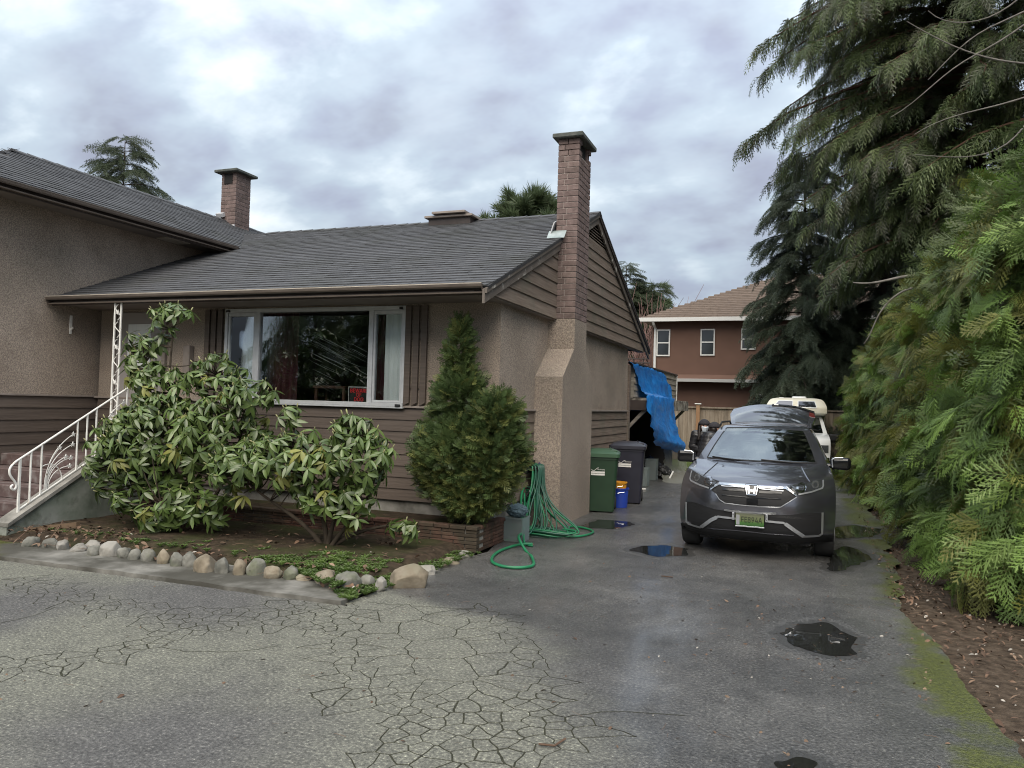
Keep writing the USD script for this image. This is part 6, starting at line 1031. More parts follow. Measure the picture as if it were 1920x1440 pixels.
ov = 0.42; ex0, ex1, ey0, ey1, ez_n, ph_ = -6.18, 8.0, NY - ov, 41.0, 5.25, 2.45; rdg = 4.5
rf = MB(); P = np.array([(ex0, ey0, ez_n), (ex1, ey0, ez_n), (ex1, ey1, ez_n), (ex0, ey1, ez_n), (ex0 + 5.2, ey0 + 5.2, ez_n + ph_), (ex1 - 5.2, ey0 + 5.2, ez_n + ph_)]); rf.add(P, np.array([[0, 1, 5], [0, 5, 4], [0, 4, 3], [3, 4, 5], [3, 5, 2], [1, 2, 5], [0, 3, 2], [0, 2, 1]])); nrp = NB.part('roof', rf, mt['tan_shingle'])
Uh = unit(np.array([0, 5.2, ph_])); Nh = np.array([0, -Uh[2], Uh[1]]); rr = random.Random(3); rest = MB()
for k in range(24):
    s = 0.0; d0 = k * 0.235
    while s < ex1 - ex0:
        w_ = 0.45 + 0.3 * rr.random(); a, b_ = max(s, d0 * Uh[1]), min(s + w_, (ex1 - ex0) - d0 * Uh[1]); s += w_
        if b_ - a > 0.1:
            o = np.array([ex0, ey0, ez_n]); q = [o + np.array([x, 0, 0]) + Uh * d + Nh * t for t in (0.0,) for x, d in ((a, d0), (b_ - 0.01, d0), (b_ - 0.01, d0 + 0.24), (a, d0 + 0.24))]; q2 = [p + Nh * (0.014 if i < 2 else 0.004) for i, p in enumerate(q)]; rest.hexa(q + q2)
NB.part('roof_shingle', rest, mt['tan_shingle'], kind='stuff', under=nrp)
g = MB(); g.cbox(ex0 - 0.05, ex1, ey0 - 0.09, ey0 - 0.005, ez_n - 0.13, ez_n + 0.02); NB.part('gutter', g, mt['white_trim']); g = MB(); g.box(ex0, ex1, ey0, NY - 0.005, ez_n - 0.05, ez_n - 0.03); g.box(ex0, -5.77, NY, 40, ez_n - 0.05, ez_n - 0.03); NB.part('eave_soffit', g, mt['grey_trim'])
g = MB(); g.tube([(-5.68, ey0 - 0.04, ez_n - 0.1), (-5.66, ey0 + 0.05, ez_n - 0.22), (-5.64, NY - 0.05, ez_n - 0.36), (-5.64, NY - 0.05, 0.1)], 0.055, 8); NB.part('downpipe', g, mt['white_trim'])
for (u0, v0, u1, v1) in ((1232, 618, 1256, 668), (1314, 617, 1340, 667), (1390, 616, 1417, 656), (1467, 615, 1494, 642)):
    p0, p1 = at(u0, v0, Y=NY), at(u1, v1, Y=NY); x0, x1, z1, z0 = p0[0], p1[0], p0[2], p1[2]; f = 0.05; b = MB().cbox(x0, x1, NY - 0.05, NY + 0.01, z1 - f, z1, b=0.003).cbox(x0, x1, NY - 0.05, NY + 0.01, z0, z0 + f, b=0.003).cbox(x0, x0 + f, NY - 0.05, NY + 0.01, z0 + f, z1 - f, b=0.003).cbox(x1 - f, x1, NY - 0.05, NY + 0.01, z0 + f, z1 - f, b=0.003)
    wp = NB.part('window', b, mt['white_trim']); zm = z0 + (z1 - z0) * 0.5; NB.part('meeting_rail', CBox(x0 + f, x1 - f, NY - 0.045, NY, zm - 0.025, zm + 0.03, b=0.003), mt['white_trim'], under=wp)
    for za, zb in ((z0 + f, zm - 0.026), (zm + 0.031, z1 - f)): NB.part('pane', Box(x0 + f, x1 - f, NY - 0.02, NY - 0.012, za, zb), mt['dim_pane'], under=wp)
for (u0, v0, u1, v1) in ((1418, 738, 1444, 760), (1500, 745, 1540, 770)):
    p0, p1 = at(u0, v0, Y=NY - 0.02), at(u1, v1, Y=NY - 0.02); b = MB().cbox(p0[0], p1[0], NY - 0.07, NY - 0.01, p1[2] - 0.5, p0[2], b=0.004); wp = NB.part('window', b, mt['white_trim']); NB.part('pane', Box(p0[0] + 0.06, p1[0] - 0.06, NY - 0.076, NY - 0.071, p1[2] - 0.44, p0[2] - 0.06), mt['dim_pane'], under=wp)
sk = MB(); sk.hexa([(-5.9, NY - 0.55, 2.82), (7.5, NY - 0.55, 2.82), (7.5, NY, 2.82), (-5.9, NY, 2.82), (-5.9, NY - 0.55, 2.86), (7.5, NY - 0.55, 2.86), (7.5, NY - 0.01, 3.06), (-5.9, NY - 0.01, 3.06)]); NB.part('skirt_roof', sk, mt['brown_stucco']); NB.part('gutter', CBox(-5.9, 7.5, NY - 0.66, NY - 0.556, 2.75, 2.87), mt['grey_trim'])
bl = MB()
for k in range(4): bl.cbox(-6.9, -5.8, NY - 0.2 + 0.002 * k, NY - 0.16, 3.15 + k * 0.16, 3.20 + k * 0.16)
for x in (-6.88, -6.5, -6.1): bl.cbox(x, x + 0.05, NY - 0.16, NY - 0.12, 2.6, 3.75)
dk = Thing('deck_rail', 'dark deck railing left of the brown house', 'railing', (-6.4, NY, 3)); dk.part('rails', bl, mt['trim_brown'], kind='stuff')
# grassy bank, lawn
mt['grass'] = M('lawn_grass', [(0.055, 0.085, 0.012), (0.085, 0.125, 0.018), (0.11, 0.15, 0.03)], scale=9, detail=8, rough=0.9, bump=0.8, bscale=60, bdist=0.03, trans=0.1)
top('lawn', sheet(Polygon([(-3.6, 21.4), (-2.2, 21.2), (-1.6, 25.9), (-8, 25.9), (-8, 23.5), (-3.6, 23.4)]), 0.012), mt['grass'], kind='structure')
mt['bank'] = M('grassy_bank', [(0.07, 0.085, 0.03), (0.12, 0.13, 0.05), (0.16, 0.15, 0.08)], scale=1.2, detail=9, rough=0.95)
def bank():
    xs, ys = np.linspace(-60, 30, 60), np.linspace(40, 75, 20); X, Y = np.meshgrid(xs, ys, indexing='ij'); Z = -0.2 + 6.2 * smoothstep(41, 60, Y) + 1.2 * meshkit.fbm(np.stack([X, Y, 0 * X], -1) * 0.15); return grid_mesh(np.stack([X, Y, Z], -1))
top('hillside', bank(), mt['bank'], kind='structure', smooth=True)
SB = Thing('red_twig_shrub', 'leafless reddish shrub between the gable and the brown house', 'shrub', (-8.5, 40, 3.5)); r_ = np.random.default_rng(8); b = MB()
for k in range(150):
    o = np.array([-9.6 + 2.6 * r_.random(), 40 + r_.normal() * 0.5, 2.6]); d = unit(np.array([r_.normal() * 0.35, r_.normal() * 0.3, 1.0])); L = r_.uniform(2.6, 5.6); b.tube([o, o + d * L * 0.5 + r_.normal(size=3) * 0.12, o + d * L + r_.normal(size=3) * 0.3], [0.03, 0.02, 0.008], 4, caps=False)
SB.part('twig', b, M('red_twig', [(0.16, 0.085, 0.075), (0.26, 0.17, 0.15)], scale=3, rough=0.9), kind='stuff')
# plank fence
FN = Thing('plank_fence', 'weathered grey brown cedar plank fence across the back of the driveway', 'fence', (-1.5, 26, 0)); mt['plank'] = M('fence_plank', [(0.16, 0.125, 0.092), (0.235, 0.19, 0.145), (0.29, 0.245, 0.195)], scale=2.2, stretch=(6, 1, 0.6), detail=7, rough=0.85, obj=0.16, bump=0.3, bscale=20); mt['plank_new'] = M('fence_post_wood', [(0.24, 0.13, 0.065), (0.32, 0.19, 0.105)], scale=2.2, stretch=(6, 1, 0.6), rough=0.8)
x = -5.2; fr_ = random.Random(2)
while x < 4.6: w_ = 0.135 + 0.01 * fr_.random(); FN.part('plank', CBox(x, x + w_, 26.0 + 0.012 * fr_.random(), 26.03, 0.02, 1.72 + 0.012 * fr_.random(), b=0.003), mt['plank']); x += w_ + 0.004
FN.part('top_rail', CBox(-5.2, 4.6, 25.94, 26.06, 1.735, 1.785, b=0.004), mt['plank'])
for x in (-3.32, -1.0, 1.4, 3.8): FN.part('post', CBox(x, x + 0.12, 25.87, 25.985, 0, 1.73 if x > -3 else 1.86, b=0.004), mt['plank_new'])
FN.part('post_cap', CBox(-3.36, -3.16, 25.83, 26.03, 1.862, 1.90, b=0.004), mt['white_trim'])
# ---- garage end of the house: dark bay, weathered board parapet on a rotten canopy
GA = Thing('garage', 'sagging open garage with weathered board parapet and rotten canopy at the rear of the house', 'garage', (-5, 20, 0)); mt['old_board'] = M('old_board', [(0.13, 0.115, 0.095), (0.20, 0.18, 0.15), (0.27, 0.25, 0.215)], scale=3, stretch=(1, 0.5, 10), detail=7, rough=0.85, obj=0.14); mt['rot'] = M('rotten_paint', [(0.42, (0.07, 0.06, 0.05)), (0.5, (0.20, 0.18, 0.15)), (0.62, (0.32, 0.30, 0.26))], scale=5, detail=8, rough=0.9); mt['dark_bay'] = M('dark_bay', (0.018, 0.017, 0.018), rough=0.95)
GX = -3.66
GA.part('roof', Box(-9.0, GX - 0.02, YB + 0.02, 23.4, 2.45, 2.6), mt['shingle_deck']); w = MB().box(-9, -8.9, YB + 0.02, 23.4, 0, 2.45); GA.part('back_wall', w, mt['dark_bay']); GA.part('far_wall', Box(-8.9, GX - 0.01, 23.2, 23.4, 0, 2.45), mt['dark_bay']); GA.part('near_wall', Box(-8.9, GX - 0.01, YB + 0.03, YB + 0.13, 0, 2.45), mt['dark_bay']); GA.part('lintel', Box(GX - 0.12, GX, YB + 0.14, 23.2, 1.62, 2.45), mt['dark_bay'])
GA.part('corner_post', CBox(GX - 0.02, GX + 0.09, 16.62, 16.78, 0.0, 2.62), mt['grey_siding'])
z = 1.93
for k in range(5): GA.part('parapet_board', MB().hexa([(GX + 0.10, 17.0, z), (GX + 0.135, 17.0, z), (GX + 0.135, 23.0, z), (GX + 0.10, 23.0, z), (GX + 0.10, 17.0, z + 0.152), (GX + 0.112, 17.0, z + 0.152), (GX + 0.112, 23.0, z + 0.152), (GX + 0.10, 23.0, z + 0.152)]), mt['old_board']); z += 0.15
GA.part('parapet_wall', Box(GX, GX + 0.098, 17.0, 23.0, 1.9, 2.66), mt['old_board']); GA.part('parapet_cap', CBox(GX - 0.02, GX + 0.16, 16.9, 23.05, 2.665, 2.70), mt['trim_brown']); GA.part('corner_trim', CBox(GX + 0.05, GX + 0.15, 22.99, 23.03, 1.9, 2.66), mt['white_trim'])
GA.part('canopy_deck', CBox(GX + 0.0, GX + 0.46, 17.0, 23.1, 1.86, 1.915), mt['rot']); GA.part('canopy_fascia', CBox(GX + 0.42, GX + 0.47, 17.0, 23.1, 1.64, 1.86), mt['rot'])
for y in (16.96, 23.04): GA.part('canopy_end', CBox(GX + 0.02, GX + 0.41, y, y + 0.05, 1.64, 1.86), mt['trim_brown'] if y < 18 else mt['rot'])
for y in (17.05, 22.9): GA.part('brace', MB().hexa([(GX + 0.01, y, 1.22), (GX + 0.01, y + 0.09, 1.22), (GX + 0.40, y + 0.09, 1.64), (GX + 0.40, y, 1.64), (GX + 0.01, y, 1.32), (GX + 0.01, y + 0.09, 1.32), (GX + 0.30, y + 0.09, 1.64), (GX + 0.30, y, 1.64)][::1]), mt['old_board'])
# tarp and plastic sheet
mt['tarp'] = M('blue_tarp', [(0.010, 0.12, 0.42), (0.020, 0.185, 0.56), (0.03, 0.25, 0.66)], scale=5, detail=7, rough=0.38, trans=0.25, bump=0.5, bscale=16, bdist=0.03)
def cloth(rows, n=46, m=60, wr=0.03, seed=1, fs=5.0):
    """a sheet through rows of points (each row from one side to the other), wrinkled"""
    R_ = np.array([spline(r, n) for r in rows]); from_ = np.linspace(0, 1, len(R_)); to = np.linspace(0, 1, m); from scipy.interpolate import CubicSpline
    P = PchipInterpolator(from_, R_.reshape(len(R_), -1))(to).reshape(m, n, 3); q = np.stack([P[..., 1] * fs, P[..., 2] * fs * 0.45, P[..., 0] * fs], -1); k = meshkit.fbm(q, 4, seed) - 0.5; k = np.abs(k) * 2 - 0.3
    P[..., 0] += wr * k * 2; P[..., 2] += wr * 0.5 * k; return grid_mesh(P)
X1 = GX + 0.17; XL = GX + 0.50
tp = lambda u, v, y: at(u, v, Y=y)
ax_ = lambda u, v, x: tuple(at(u, v, X=x))
top('tarp', cloth([[(GX - 0.12, 17.0, 2.73), (GX - 0.12, 18.6, 2.735), (GX - 0.12, 20.6, 2.73)], [ax_(1189, 682, X1), ax_(1216, 690, X1 + 0.02), ax_(1246, 702, X1)], [ax_(1197, 706, X1 + 0.02), ax_(1226, 712, X1 + 0.05), ax_(1256, 727, X1 + 0.03)], [ax_(1208, 735, X1 + 0.12), ax_(1236, 740, X1 + 0.16), ax_(1262, 755, X1 + 0.14)], [*[[(x_, ax_(u_, v_, XL)[1], z_) for (u_, v_) in ((1216, 756), (1240, 762), (1265, 772))] for x_, z_ in ((GX + 0.30, 1.985), (XL - 0.0, 1.965))][1:2][0]], [ax_(1216, 762, XL + 0.02), ax_(1240, 768, XL + 0.05), ax_(1265, 778, XL + 0.02)], [ax_(1219, 782, XL + 0.03), ax_(1245, 788, XL + 0.10), ax_(1267, 796, XL + 0.03)], [ax_(1224, 812, XL + 0.02), ax_(1252, 815, XL + 0.18), ax_(1274, 818, XL + 0.06)], [ax_(1232, 834, XL + 0.0), ax_(1258, 834, XL + 0.22), ax_(1278, 836, XL + 0.10)], [ax_(1254, 842, XL + 0.04), ax_(1266, 846, XL + 0.16), ax_(1274, 851, XL + 0.10)]], wr=0.075, seed=4, fs=3.8), mt['tarp'], 'crumpled blue tarpaulin hanging from the garage parapet over the canopy', 'tarp', smooth=True)
mt['poly'] = usdkit.material(stage, '/World/Looks/dusty_polythene', {'t': ('transparent_bsdf', {}), 'p': ('principled_bsdf', {'base_color': (0.42, 0.43, 0.38), 'roughness': 0.3, 'specular_ior_level': 0.8}), 'tr': ('translucent_bsdf', {'color': (0.42, 0.43, 0.38)}), 'a': ('mix_closure', {'fac': 0.4}), 'm': ('mix_closure', {'fac': 0.62}), 'geo': ('geometry', {}), 'n': ('noise_texture', {'scale': 14.0, 'detail': 3.0}), 'b': ('bump', {'strength': 0.8, 'distance': 0.03})}, [('geo.position', 'n.vector'), ('n.fac', 'b.height'), ('b.normal', 'p.normal'), ('p.BSDF', 'a.closure1'), ('tr.BSDF', 'a.closure2'), ('t.BSDF', 'm.closure1'), ('a.closure', 'm.closure2')], surface='m.closure')
gz_ = lambda u, v: tuple(at(u, v, Z=0.012))
top('plastic_sheet', cloth([[ax_(1248, 832, XL - 0.06), ax_(1266, 838, XL), ax_(1283, 838, XL - 0.03)], [ax_(1247, 855, XL - 0.04), ax_(1266, 858, XL + 0.05), ax_(1286, 858, XL + 0.03)], [ax_(1245, 880, XL), ax_(1267, 882, XL + 0.12), ax_(1291, 880, XL + 0.1)], [gz_(1242, 903), gz_(1268, 906), gz_(1298, 900)]], wr=0.07, seed=9, fs=4.0), mt['poly'], 'dusty translucent plastic sheet hanging to the ground below the blue tarp', 'plastic sheet', smooth=True)
# ---- wheeled bins
def wheelie(name, label, x, y, rz, body, lid, s=1.0, txt=True):
    t = Thing(name, label, 'bin', (x, y, 0), rz); w0, d0, w1, d1, hb = 0.225 * s, 0.25 * s, 0.285 * s, 0.335 * s, 0.93 * s
    def rr(w, d, z, r=0.05): p = Polygon([(-w + r, -d + r), (w - r, -d + r), (w - r, d - r), (-w + r, d - r)]).buffer(r, quad_segs=5); return np.c_[np.array(p.exterior.coords)[:-1], np.full(len(p.exterior.coords) - 1, z)]
    def loft(rows): P = np.stack(rows); k = P.shape[1]; i, j = np.meshgrid(np.arange(len(rows) - 1), np.arange(k), indexing='ij'); jj = (j + 1) % k; f = np.stack([i * k + j, i * k + jj, (i + 1) * k + jj, (i + 1) * k + j], -1).reshape(-1, 4); v = P.reshape(-1, 3); f = np.vstack([f[:, [0, 1, 2]], f[:, [0, 2, 3]]]); a = np.arange(k); b = (a + 1) % k; n = len(v); v = np.vstack([v, P[0].mean(0), P[-1].mean(0)]); sgn = 1; return v, np.vstack([f, np.c_[b, a, np.full(k, n)], np.c_[(len(rows) - 1) * k + a, (len(rows) - 1) * k + b, np.full(k, n + 1)]])
    def neg(vf_): return vf_[0], vf_[1][:, ::-1] if Polygon(rr(w0, d0, 0)[:, :2]).exterior.is_ccw is False else vf_[1]
    t.part('bin_body', neg(loft([rr(w0, d0, 0.02), rr(w0 + 0.004, d0 + 0.004, 0.06), rr(w1 - 0.01, d1 - 0.01, hb - 0.06), rr(w1, d1, hb - 0.06), rr(w1, d1, hb)])), body, raw=True, smooth=35)
    lp = t.part('lid', neg(loft([rr(w1 + 0.02, d1 + 0.025, hb - 0.02, 0.06), rr(w1 + 0.02, d1 + 0.025, hb + 0.035, 0.06), rr(w1 - 0.02, d1 - 0.02, hb + 0.065, 0.06), rr(w1 - 0.10, d1 - 0.10, hb + 0.095, 0.06), rr(w1 - 0.16, d1 - 0.14, hb + 0.10, 0.05)])), lid, raw=True, smooth=35)
    t.part('lid_handle', MB().cbox(w1 - 0.14, w1 - 0.02, -d1 + 0.06, -d1 + 0.20, hb + 0.06, hb + 0.088).tube([(w1 - 0.10, -d1 + 0.13, hb + 0.08), (w1 - 0.14, -d1 + 0.16, hb + 0.125)], 0.01, 6), lid, under=lp, raw=True)
    t.part('handle_bar', MB().tube([(-w1, d1 + 0.01, hb - 0.03), (-w1 * 0.9, d1 + 0.07, hb - 0.0), (w1 * 0.9, d1 + 0.07, hb - 0.0), (w1, d1 + 0.01, hb - 0.03)], 0.015, 7), lid, raw=True)
    for sx in (-1, 1): v, f = MB().lathe([(0.001, -0.025), (0.09, -0.025), (0.105, -0.015), (0.105, 0.015), (0.09, 0.025), (0.001, 0.025)], (0, 0, 0), 20).arr(); t.part('wheel', (v @ roty(math.pi / 2).T + [sx * (w0 + 0.0), d0 + 0.02, 0.105], f), mt['rubber'], raw=True, smooth=30)
    fy = lambda z: -(d0 + (d1 - 0.01 - d0) * (z - 0.02) / (hb - 0.08)) - 0.0035
    dc = MB(); z0 = 0.61 * s
    for za in (z0, z0 + 0.035): dc.hexa([(-0.15, fy(za), za), (0.07, fy(za), za), (0.07, fy(za) + 0.002, za), (-0.15, fy(za) + 0.002, za), (-0.15, fy(za + 0.028), za + 0.028), (0.07, fy(za + 0.028), za + 0.028), (0.07, fy(za + 0.028) + 0.002, za + 0.028), (-0.15, fy(za + 0.028) + 0.002, za + 0.028)])
    dp = t.part('address_label', dc, mt['white_paint'], raw=True, kind='stuff'); zt = z0 + 0.085
    sw_ = MB().tube(spline([(-0.145, fy(zt) - 0.001, zt + 0.005), (-0.09, fy(zt) - 0.001, zt - 0.004), (-0.06, fy(zt) - 0.001, zt + 0.022), (-0.03, fy(zt) - 0.001, zt + 0.034)], 10), 0.004, 5); t.part('swoosh_mark', sw_, mt['white_paint'], raw=True, under=dp)
    tm = meshkit.text_mesh('Richmond', 0.020, 0.002); v = np.array(tm.vertices); v[:, 0] *= 0.115 / np.ptp(v[:, 0]); t.part('lettering', (np.c_[v[:, 0] - 0.045, fy(zt) - v[:, 2] - 0.0005, v[:, 1] + zt], np.array(tm.faces)), mt['white_paint'], raw=True, under=dp); return t
mt['bin_green'] = M('green_plastic', [(0.011, 0.033, 0.015), (0.016, 0.043, 0.020)], scale=6, rough=0.5); mt['bin_green_lid'] = M('green_lid_plastic', [(0.032, 0.075, 0.040), (0.043, 0.092, 0.050)], scale=6, rough=0.4)
mt['bin_navy'] = M('navy_plastic', [(0.014, 0.014, 0.024), (0.020, 0.021, 0.034)], scale=6, rough=0.5); mt['bin_navy_lid'] = M('dark_lid_plastic', [(0.022, 0.022, 0.030), (0.032, 0.032, 0.042)], scale=6, rough=0.32)
wheelie('wheeled_bin', 'green wheeled bin with white lettering beside the chimney base', -3.09, 12.40, 0.20, mt['bin_green'], mt['bin_green_lid'], 0.98)
wheelie('wheeled_bin', 'dark navy wheeled bin behind the green one', -2.95, 13.80, 0.16, mt['bin_navy'], mt['bin_navy_lid'], 1.06)
def bucket(name, label, x, y, z, r0, r1, h, m): t = Thing(name, label, 'bucket', (x, y, z)); t.part('bucket_body', MB().lathe([(0.001, 0.0), (r0, 0.0), (r0 + 0.004, 0.01), (r1, h - 0.02), (r1 + 0.012, h - 0.02), (r1 + 0.012, h), (r1 - 0.004, h), (r0 - 0.002, 0.012), (0.001, 0.012)], (0, 0, 0), 24), m, raw=True, smooth=35); t.part('bucket_handle', MB().tube([(-r1 - 0.01, 0, h - 0.02), (-r1 * 0.7, -r1 * 0.8, h - 0.06), (0, -r1 * 1.12, h - 0.08), (r1 * 0.7, -r1 * 0.8, h - 0.06), (r1 + 0.01, 0, h - 0.02)], 0.004, 5), mt['chrome'], raw=True)
pb = at(1159, 952, Z=0); bucket('bucket', 'blue plastic bucket standing between the two wheeled bins', pb[0] - 0.0, pb[1] + 0.1, 0, 0.125, 0.145, 0.33, M('blue_bucket', (0.018, 0.05, 0.32), rough=0.4)); bucket('bucket', 'yellow orange bucket set inside the blue bucket', pb[0] - 0.015, pb[1] + 0.1, 0.12, 0.10, 0.125, 0.31, M('yellow_bucket', (0.62, 0.28, 0.02), rough=0.4))
pb = at(1603, 906, Z=0); bucket('bucket', 'white bucket at the foot of the hedge behind the car', pb[0] - 0.08, pb[1], 0, 0.13, 0.15, 0.36, mt['white_trim'])
# ---- junk by the garage
def tote(name, label, x0, x1, y0, y1, h, m, cat='box'):
    t = Thing(name, label, cat, ((x0 + x1) / 2, (y0 + y1) / 2, 0)); th = 0.006; b = MB().box(x0, x1, y0, y1, 0.004, 0.012).box(x0, x1, y0, y0 + th, 0.012, h).box(x0, x1, y1 - th, y1, 0.012, h).box(x0, x0 + th, y0 + th, y1 - th, 0.012, h).box(x1 - th, x1, y0 + th, y1 - th, 0.012, h); t.part('tub', b, m); t.part('rim', MB().cbox(x0 - 0.012, x1 + 0.012, y0 - 0.012, y0 - 0.001, h - 0.02, h).cbox(x0 - 0.012, x1 + 0.012, y1 + 0.001, y1 + 0.012, h - 0.02, h), m, kind='stuff'); return t
mt['clear_tub'] = usdkit.material(stage, '/World/Looks/clear_plastic', {'t': ('transparent_bsdf', {'color': (0.80, 0.84, 0.83)}), 'p': ('principled_bsdf', {'base_color': (0.28, 0.31, 0.31), 'roughness': 0.25}), 'm': ('mix_closure', {'fac': 0.27})}, [('t.BSDF', 'm.closure1'), ('p.BSDF', 'm.closure2')], surface='m.closure')
pj_ = at(1201, 912, Z=0); tote('clear_box', 'tall clear plastic box beside the navy bin', pj_[0] - 0.05, pj_[0] + 0.14, pj_[1], pj_[1] + 0.25, 0.40, mt['clear_tub'])
pj_ = at(1212, 905, Z=0); t = tote('storage_crate', 'pale crate of papers on the garage floor behind the navy bin', pj_[0] - 0.15, pj_[0] + 0.1, pj_[1] + 0.6, pj_[1] + 0.9, 0.50, mt['clear_tub'])
jb = [(1232, 897, 'black rubbish bag slumped on the garage apron', 0.24, 0.36, 3), (1248, 898, 'smaller black bag with white print beside the rubbish bag', 0.22, 0.30, 4), (1222, 896, 'dark bag leaning behind the clear box', 0.20, 0.45, 6)]
mt['bag'] = M('black_bag', [(0.50, (0.012, 0.012, 0.013)), (0.62, (0.03, 0.03, 0.032)), (0.70, (0.35, 0.35, 0.36))], scale=7, rough=0.3, bump=0.9, bscale=18, bdist=0.04)
for u, v, lab, w_, h_, sd in jb:
    p = at(u, v, Z=0); m = trimesh.creation.icosphere(4); q = np.array(m.vertices); k = meshkit.fbm(q * 2.4 + sd, 4, sd) - 0.5; q = q * (1 + 0.8 * np.abs(k) + 0.2 * k)[:, None] * [w_, w_, h_ / 2]; q[:, 2] -= q[:, 2].min(); top('rubbish_bag', (q + [p[0] - 0.12, p[1] + 0.1, 0], np.array(m.faces)), mt['bag'], lab, 'bag', smooth=True)
p = at(1255, 900, Z=0); top('stick', MB().tube([p + [0, 0, 0.03], at(1262, 884, Y=p[1] + 0.3)], 0.02, 6), mt['white_trim'], 'pale stick leaning on the plastic sheet by the black bags', 'stick'); p = at(1200, 918, Z=0); top('foam_strip', CBox(p[0] - 0.18, p[0] + 0.12, p[1] - 0.05, p[1] + 0.05, 0.004, 0.03), mt['white_trim'], 'pale foam strip lying flat on the asphalt by the navy bin', 'strip')
# ---- garden hose on its hanger, brush, storage tub
mt['hose'] = M('green_hose', [(0.010, 0.11, 0.048), (0.016, 0.19, 0.080)], scale=4, rough=0.38, spec=0.5); mt['hose_dark'] = M('dark_green_hose', [(0.012, 0.062, 0.040), (0.02, 0.10, 0.065)], scale=4, rough=0.4); mt['hose_pale'] = M('worn_green_hose', (0.10, 0.21, 0.15), rough=0.45)
HS = Thing('garden_hose', 'bright green garden hose hanging in long loops by the chimney and looped over the asphalt', 'hose', (-3.45, 9.9, 0))
hk = at(1000, 912, Y=10.25); r_ = np.random.default_rng(3)
HS.part('hose_hanger', MB().cbox(XS + 0.03, XS + 0.19, 10.02, 10.32, 0.80, 0.84).cbox(XS + 0.03, XS + 0.05, 9.98, 10.34, 0.76, 0.92), mt['satin_black'])
def hz(u, v, z=0.02): return at(u, v, Z=z)
for k in range(22):
    f = k / 21; top_ = np.array([XS + 0.07 + 0.08 * (k % 3) / 2, 10.03 + 0.27 * f, 0.86]); e = np.array([-3.42 + 0.62 * f ** 1.5 + r_.normal() * 0.05, 9.45 + 0.60 * f + r_.normal() * 0.14, 0.02 + 0.012 * (k % 3)]); m_ = (top_ + e) / 2 + [0.04 + 0.05 * f + r_.normal() * 0.05, -0.02 - 0.03 * f, -0.14 - 0.10 * f]
    st = top_ + [-0.02, 0.0, -0.30 - 0.2 * r_.random()]; pts = [st, top_ + [-0.02, 0.0, 0.0], top_ + [0.03, -0.01, 0.01], top_ + [0.06, -0.03, -0.10], m_, e, e + [-0.12 - 0.25 * f, -0.10 + 0.05 * r_.normal(), 0.0], e + [-0.30 - 0.35 * f, 0.02, 0.005]]
    HS.part('hose_loop', MB().tube(spline(pts, 40), 0.011, 7), mt['hose_dark'] if k % 3 else (mt['hose_pale'] if k == 7 else mt['hose']), smooth=True)
for k in range(7):
    c = np.array([-3.22, 9.55, 0.018 + 0.012 * k]); a = np.linspace(0.3 * k, 0.3 * k + 5.4, 30); HS.part('hose_coil', MB().tube(np.c_[c[0] + (0.30 + 0.03 * k) * np.cos(a) * 1.1, c[1] + (0.13 + 0.02 * (k % 3)) * np.sin(a), c[2] + 0.012 * np.sin(3 * a)], 0.011, 7), mt['hose_dark'] if k % 2 else mt['hose'], smooth=True)
z_ = 0.016
HS.part('hose_run', MB().tube(spline([at(982, 915, Y=10.0), at(977, 940, Y=9.7), at(978, 1000, Y=9.0), at(977, 1018, Z=0.08), hz(984, 1030), hz(996, 1042), hz(1000, 1052), hz(990, 1063), hz(960, 1064), hz(930, 1058), hz(922, 1048), hz(932, 1036), hz(955, 1026), hz(975, 1021, 0.03), hz(998, 1020, 0.03)], 90), 0.016, 9), mt['hose'], smooth=True)
HS.part('hose_run', MB().tube(spline([at(983, 925, Y=9.9), at(982, 990, Y=9.2), hz(982, 1010, 0.06), hz(985, 1020), hz(999, 1023)], 40), 0.013, 8), mt['hose'], smooth=True)
HS.part('hose_run', MB().tube(spline([hz(1006, 1000), hz(1040, 995), hz(1072, 1000), hz(1070, 996), hz(1076, 987), hz(1095, 990), hz(1112, 997), hz(1100, 1003), hz(1075, 1006), hz(1040, 1003), hz(1000, 996)], 70), 0.015, 8), mt['hose'], smooth=True)
BR = Thing('wash_brush', 'car wash brush with white and black pole and dark blue head leaning on the chimney', 'brush', (-3.4, 10.2, 0.9)); p0, p1 = at(972, 951, Y=9.75), at(1009, 899, Y=10.28)
BR.part('pole', MB().tube([p0, p0 + (p1 - p0) * 0.18], 0.013, 8).tube([p0 + (p1 - p0) * 0.52, p1], 0.011, 8), mt['white_paint'], kind='stuff'); BR.part('grip', MB().tube([p0 + (p1 - p0) * 0.17, p0 + (p1 - p0) * 0.53], 0.016, 8), mt['satin_black'])
hd = m3.Manifold.batch_hull([m3.Manifold.sphere(r, 14).translate(list(map(float, q))) for r, q in ((0.022, p1 + [-0.01, 0, -0.02]), (0.042, p1 + [0.03, 0.02, 0.06]), (0.032, p1 + [0.01, 0.03, 0.19]), (0.012, p1 + [0.0, 0.03, 0.225]))]); BR.part('brush_head', hd, M('navy_brush', [(0.012, 0.012, 0.06), (0.03, 0.03, 0.11)], scale=40, rough=0.8), smooth=50)
tbp = at(938, 1018, Z=0); x0 = tbp[0] - 0.01; TB = tote('storage_tub', 'clear plastic storage tub on the asphalt beside the planter', x0, x0 + 0.25, 8.95, 9.22, 0.30, mt['clear_tub'], 'tub')
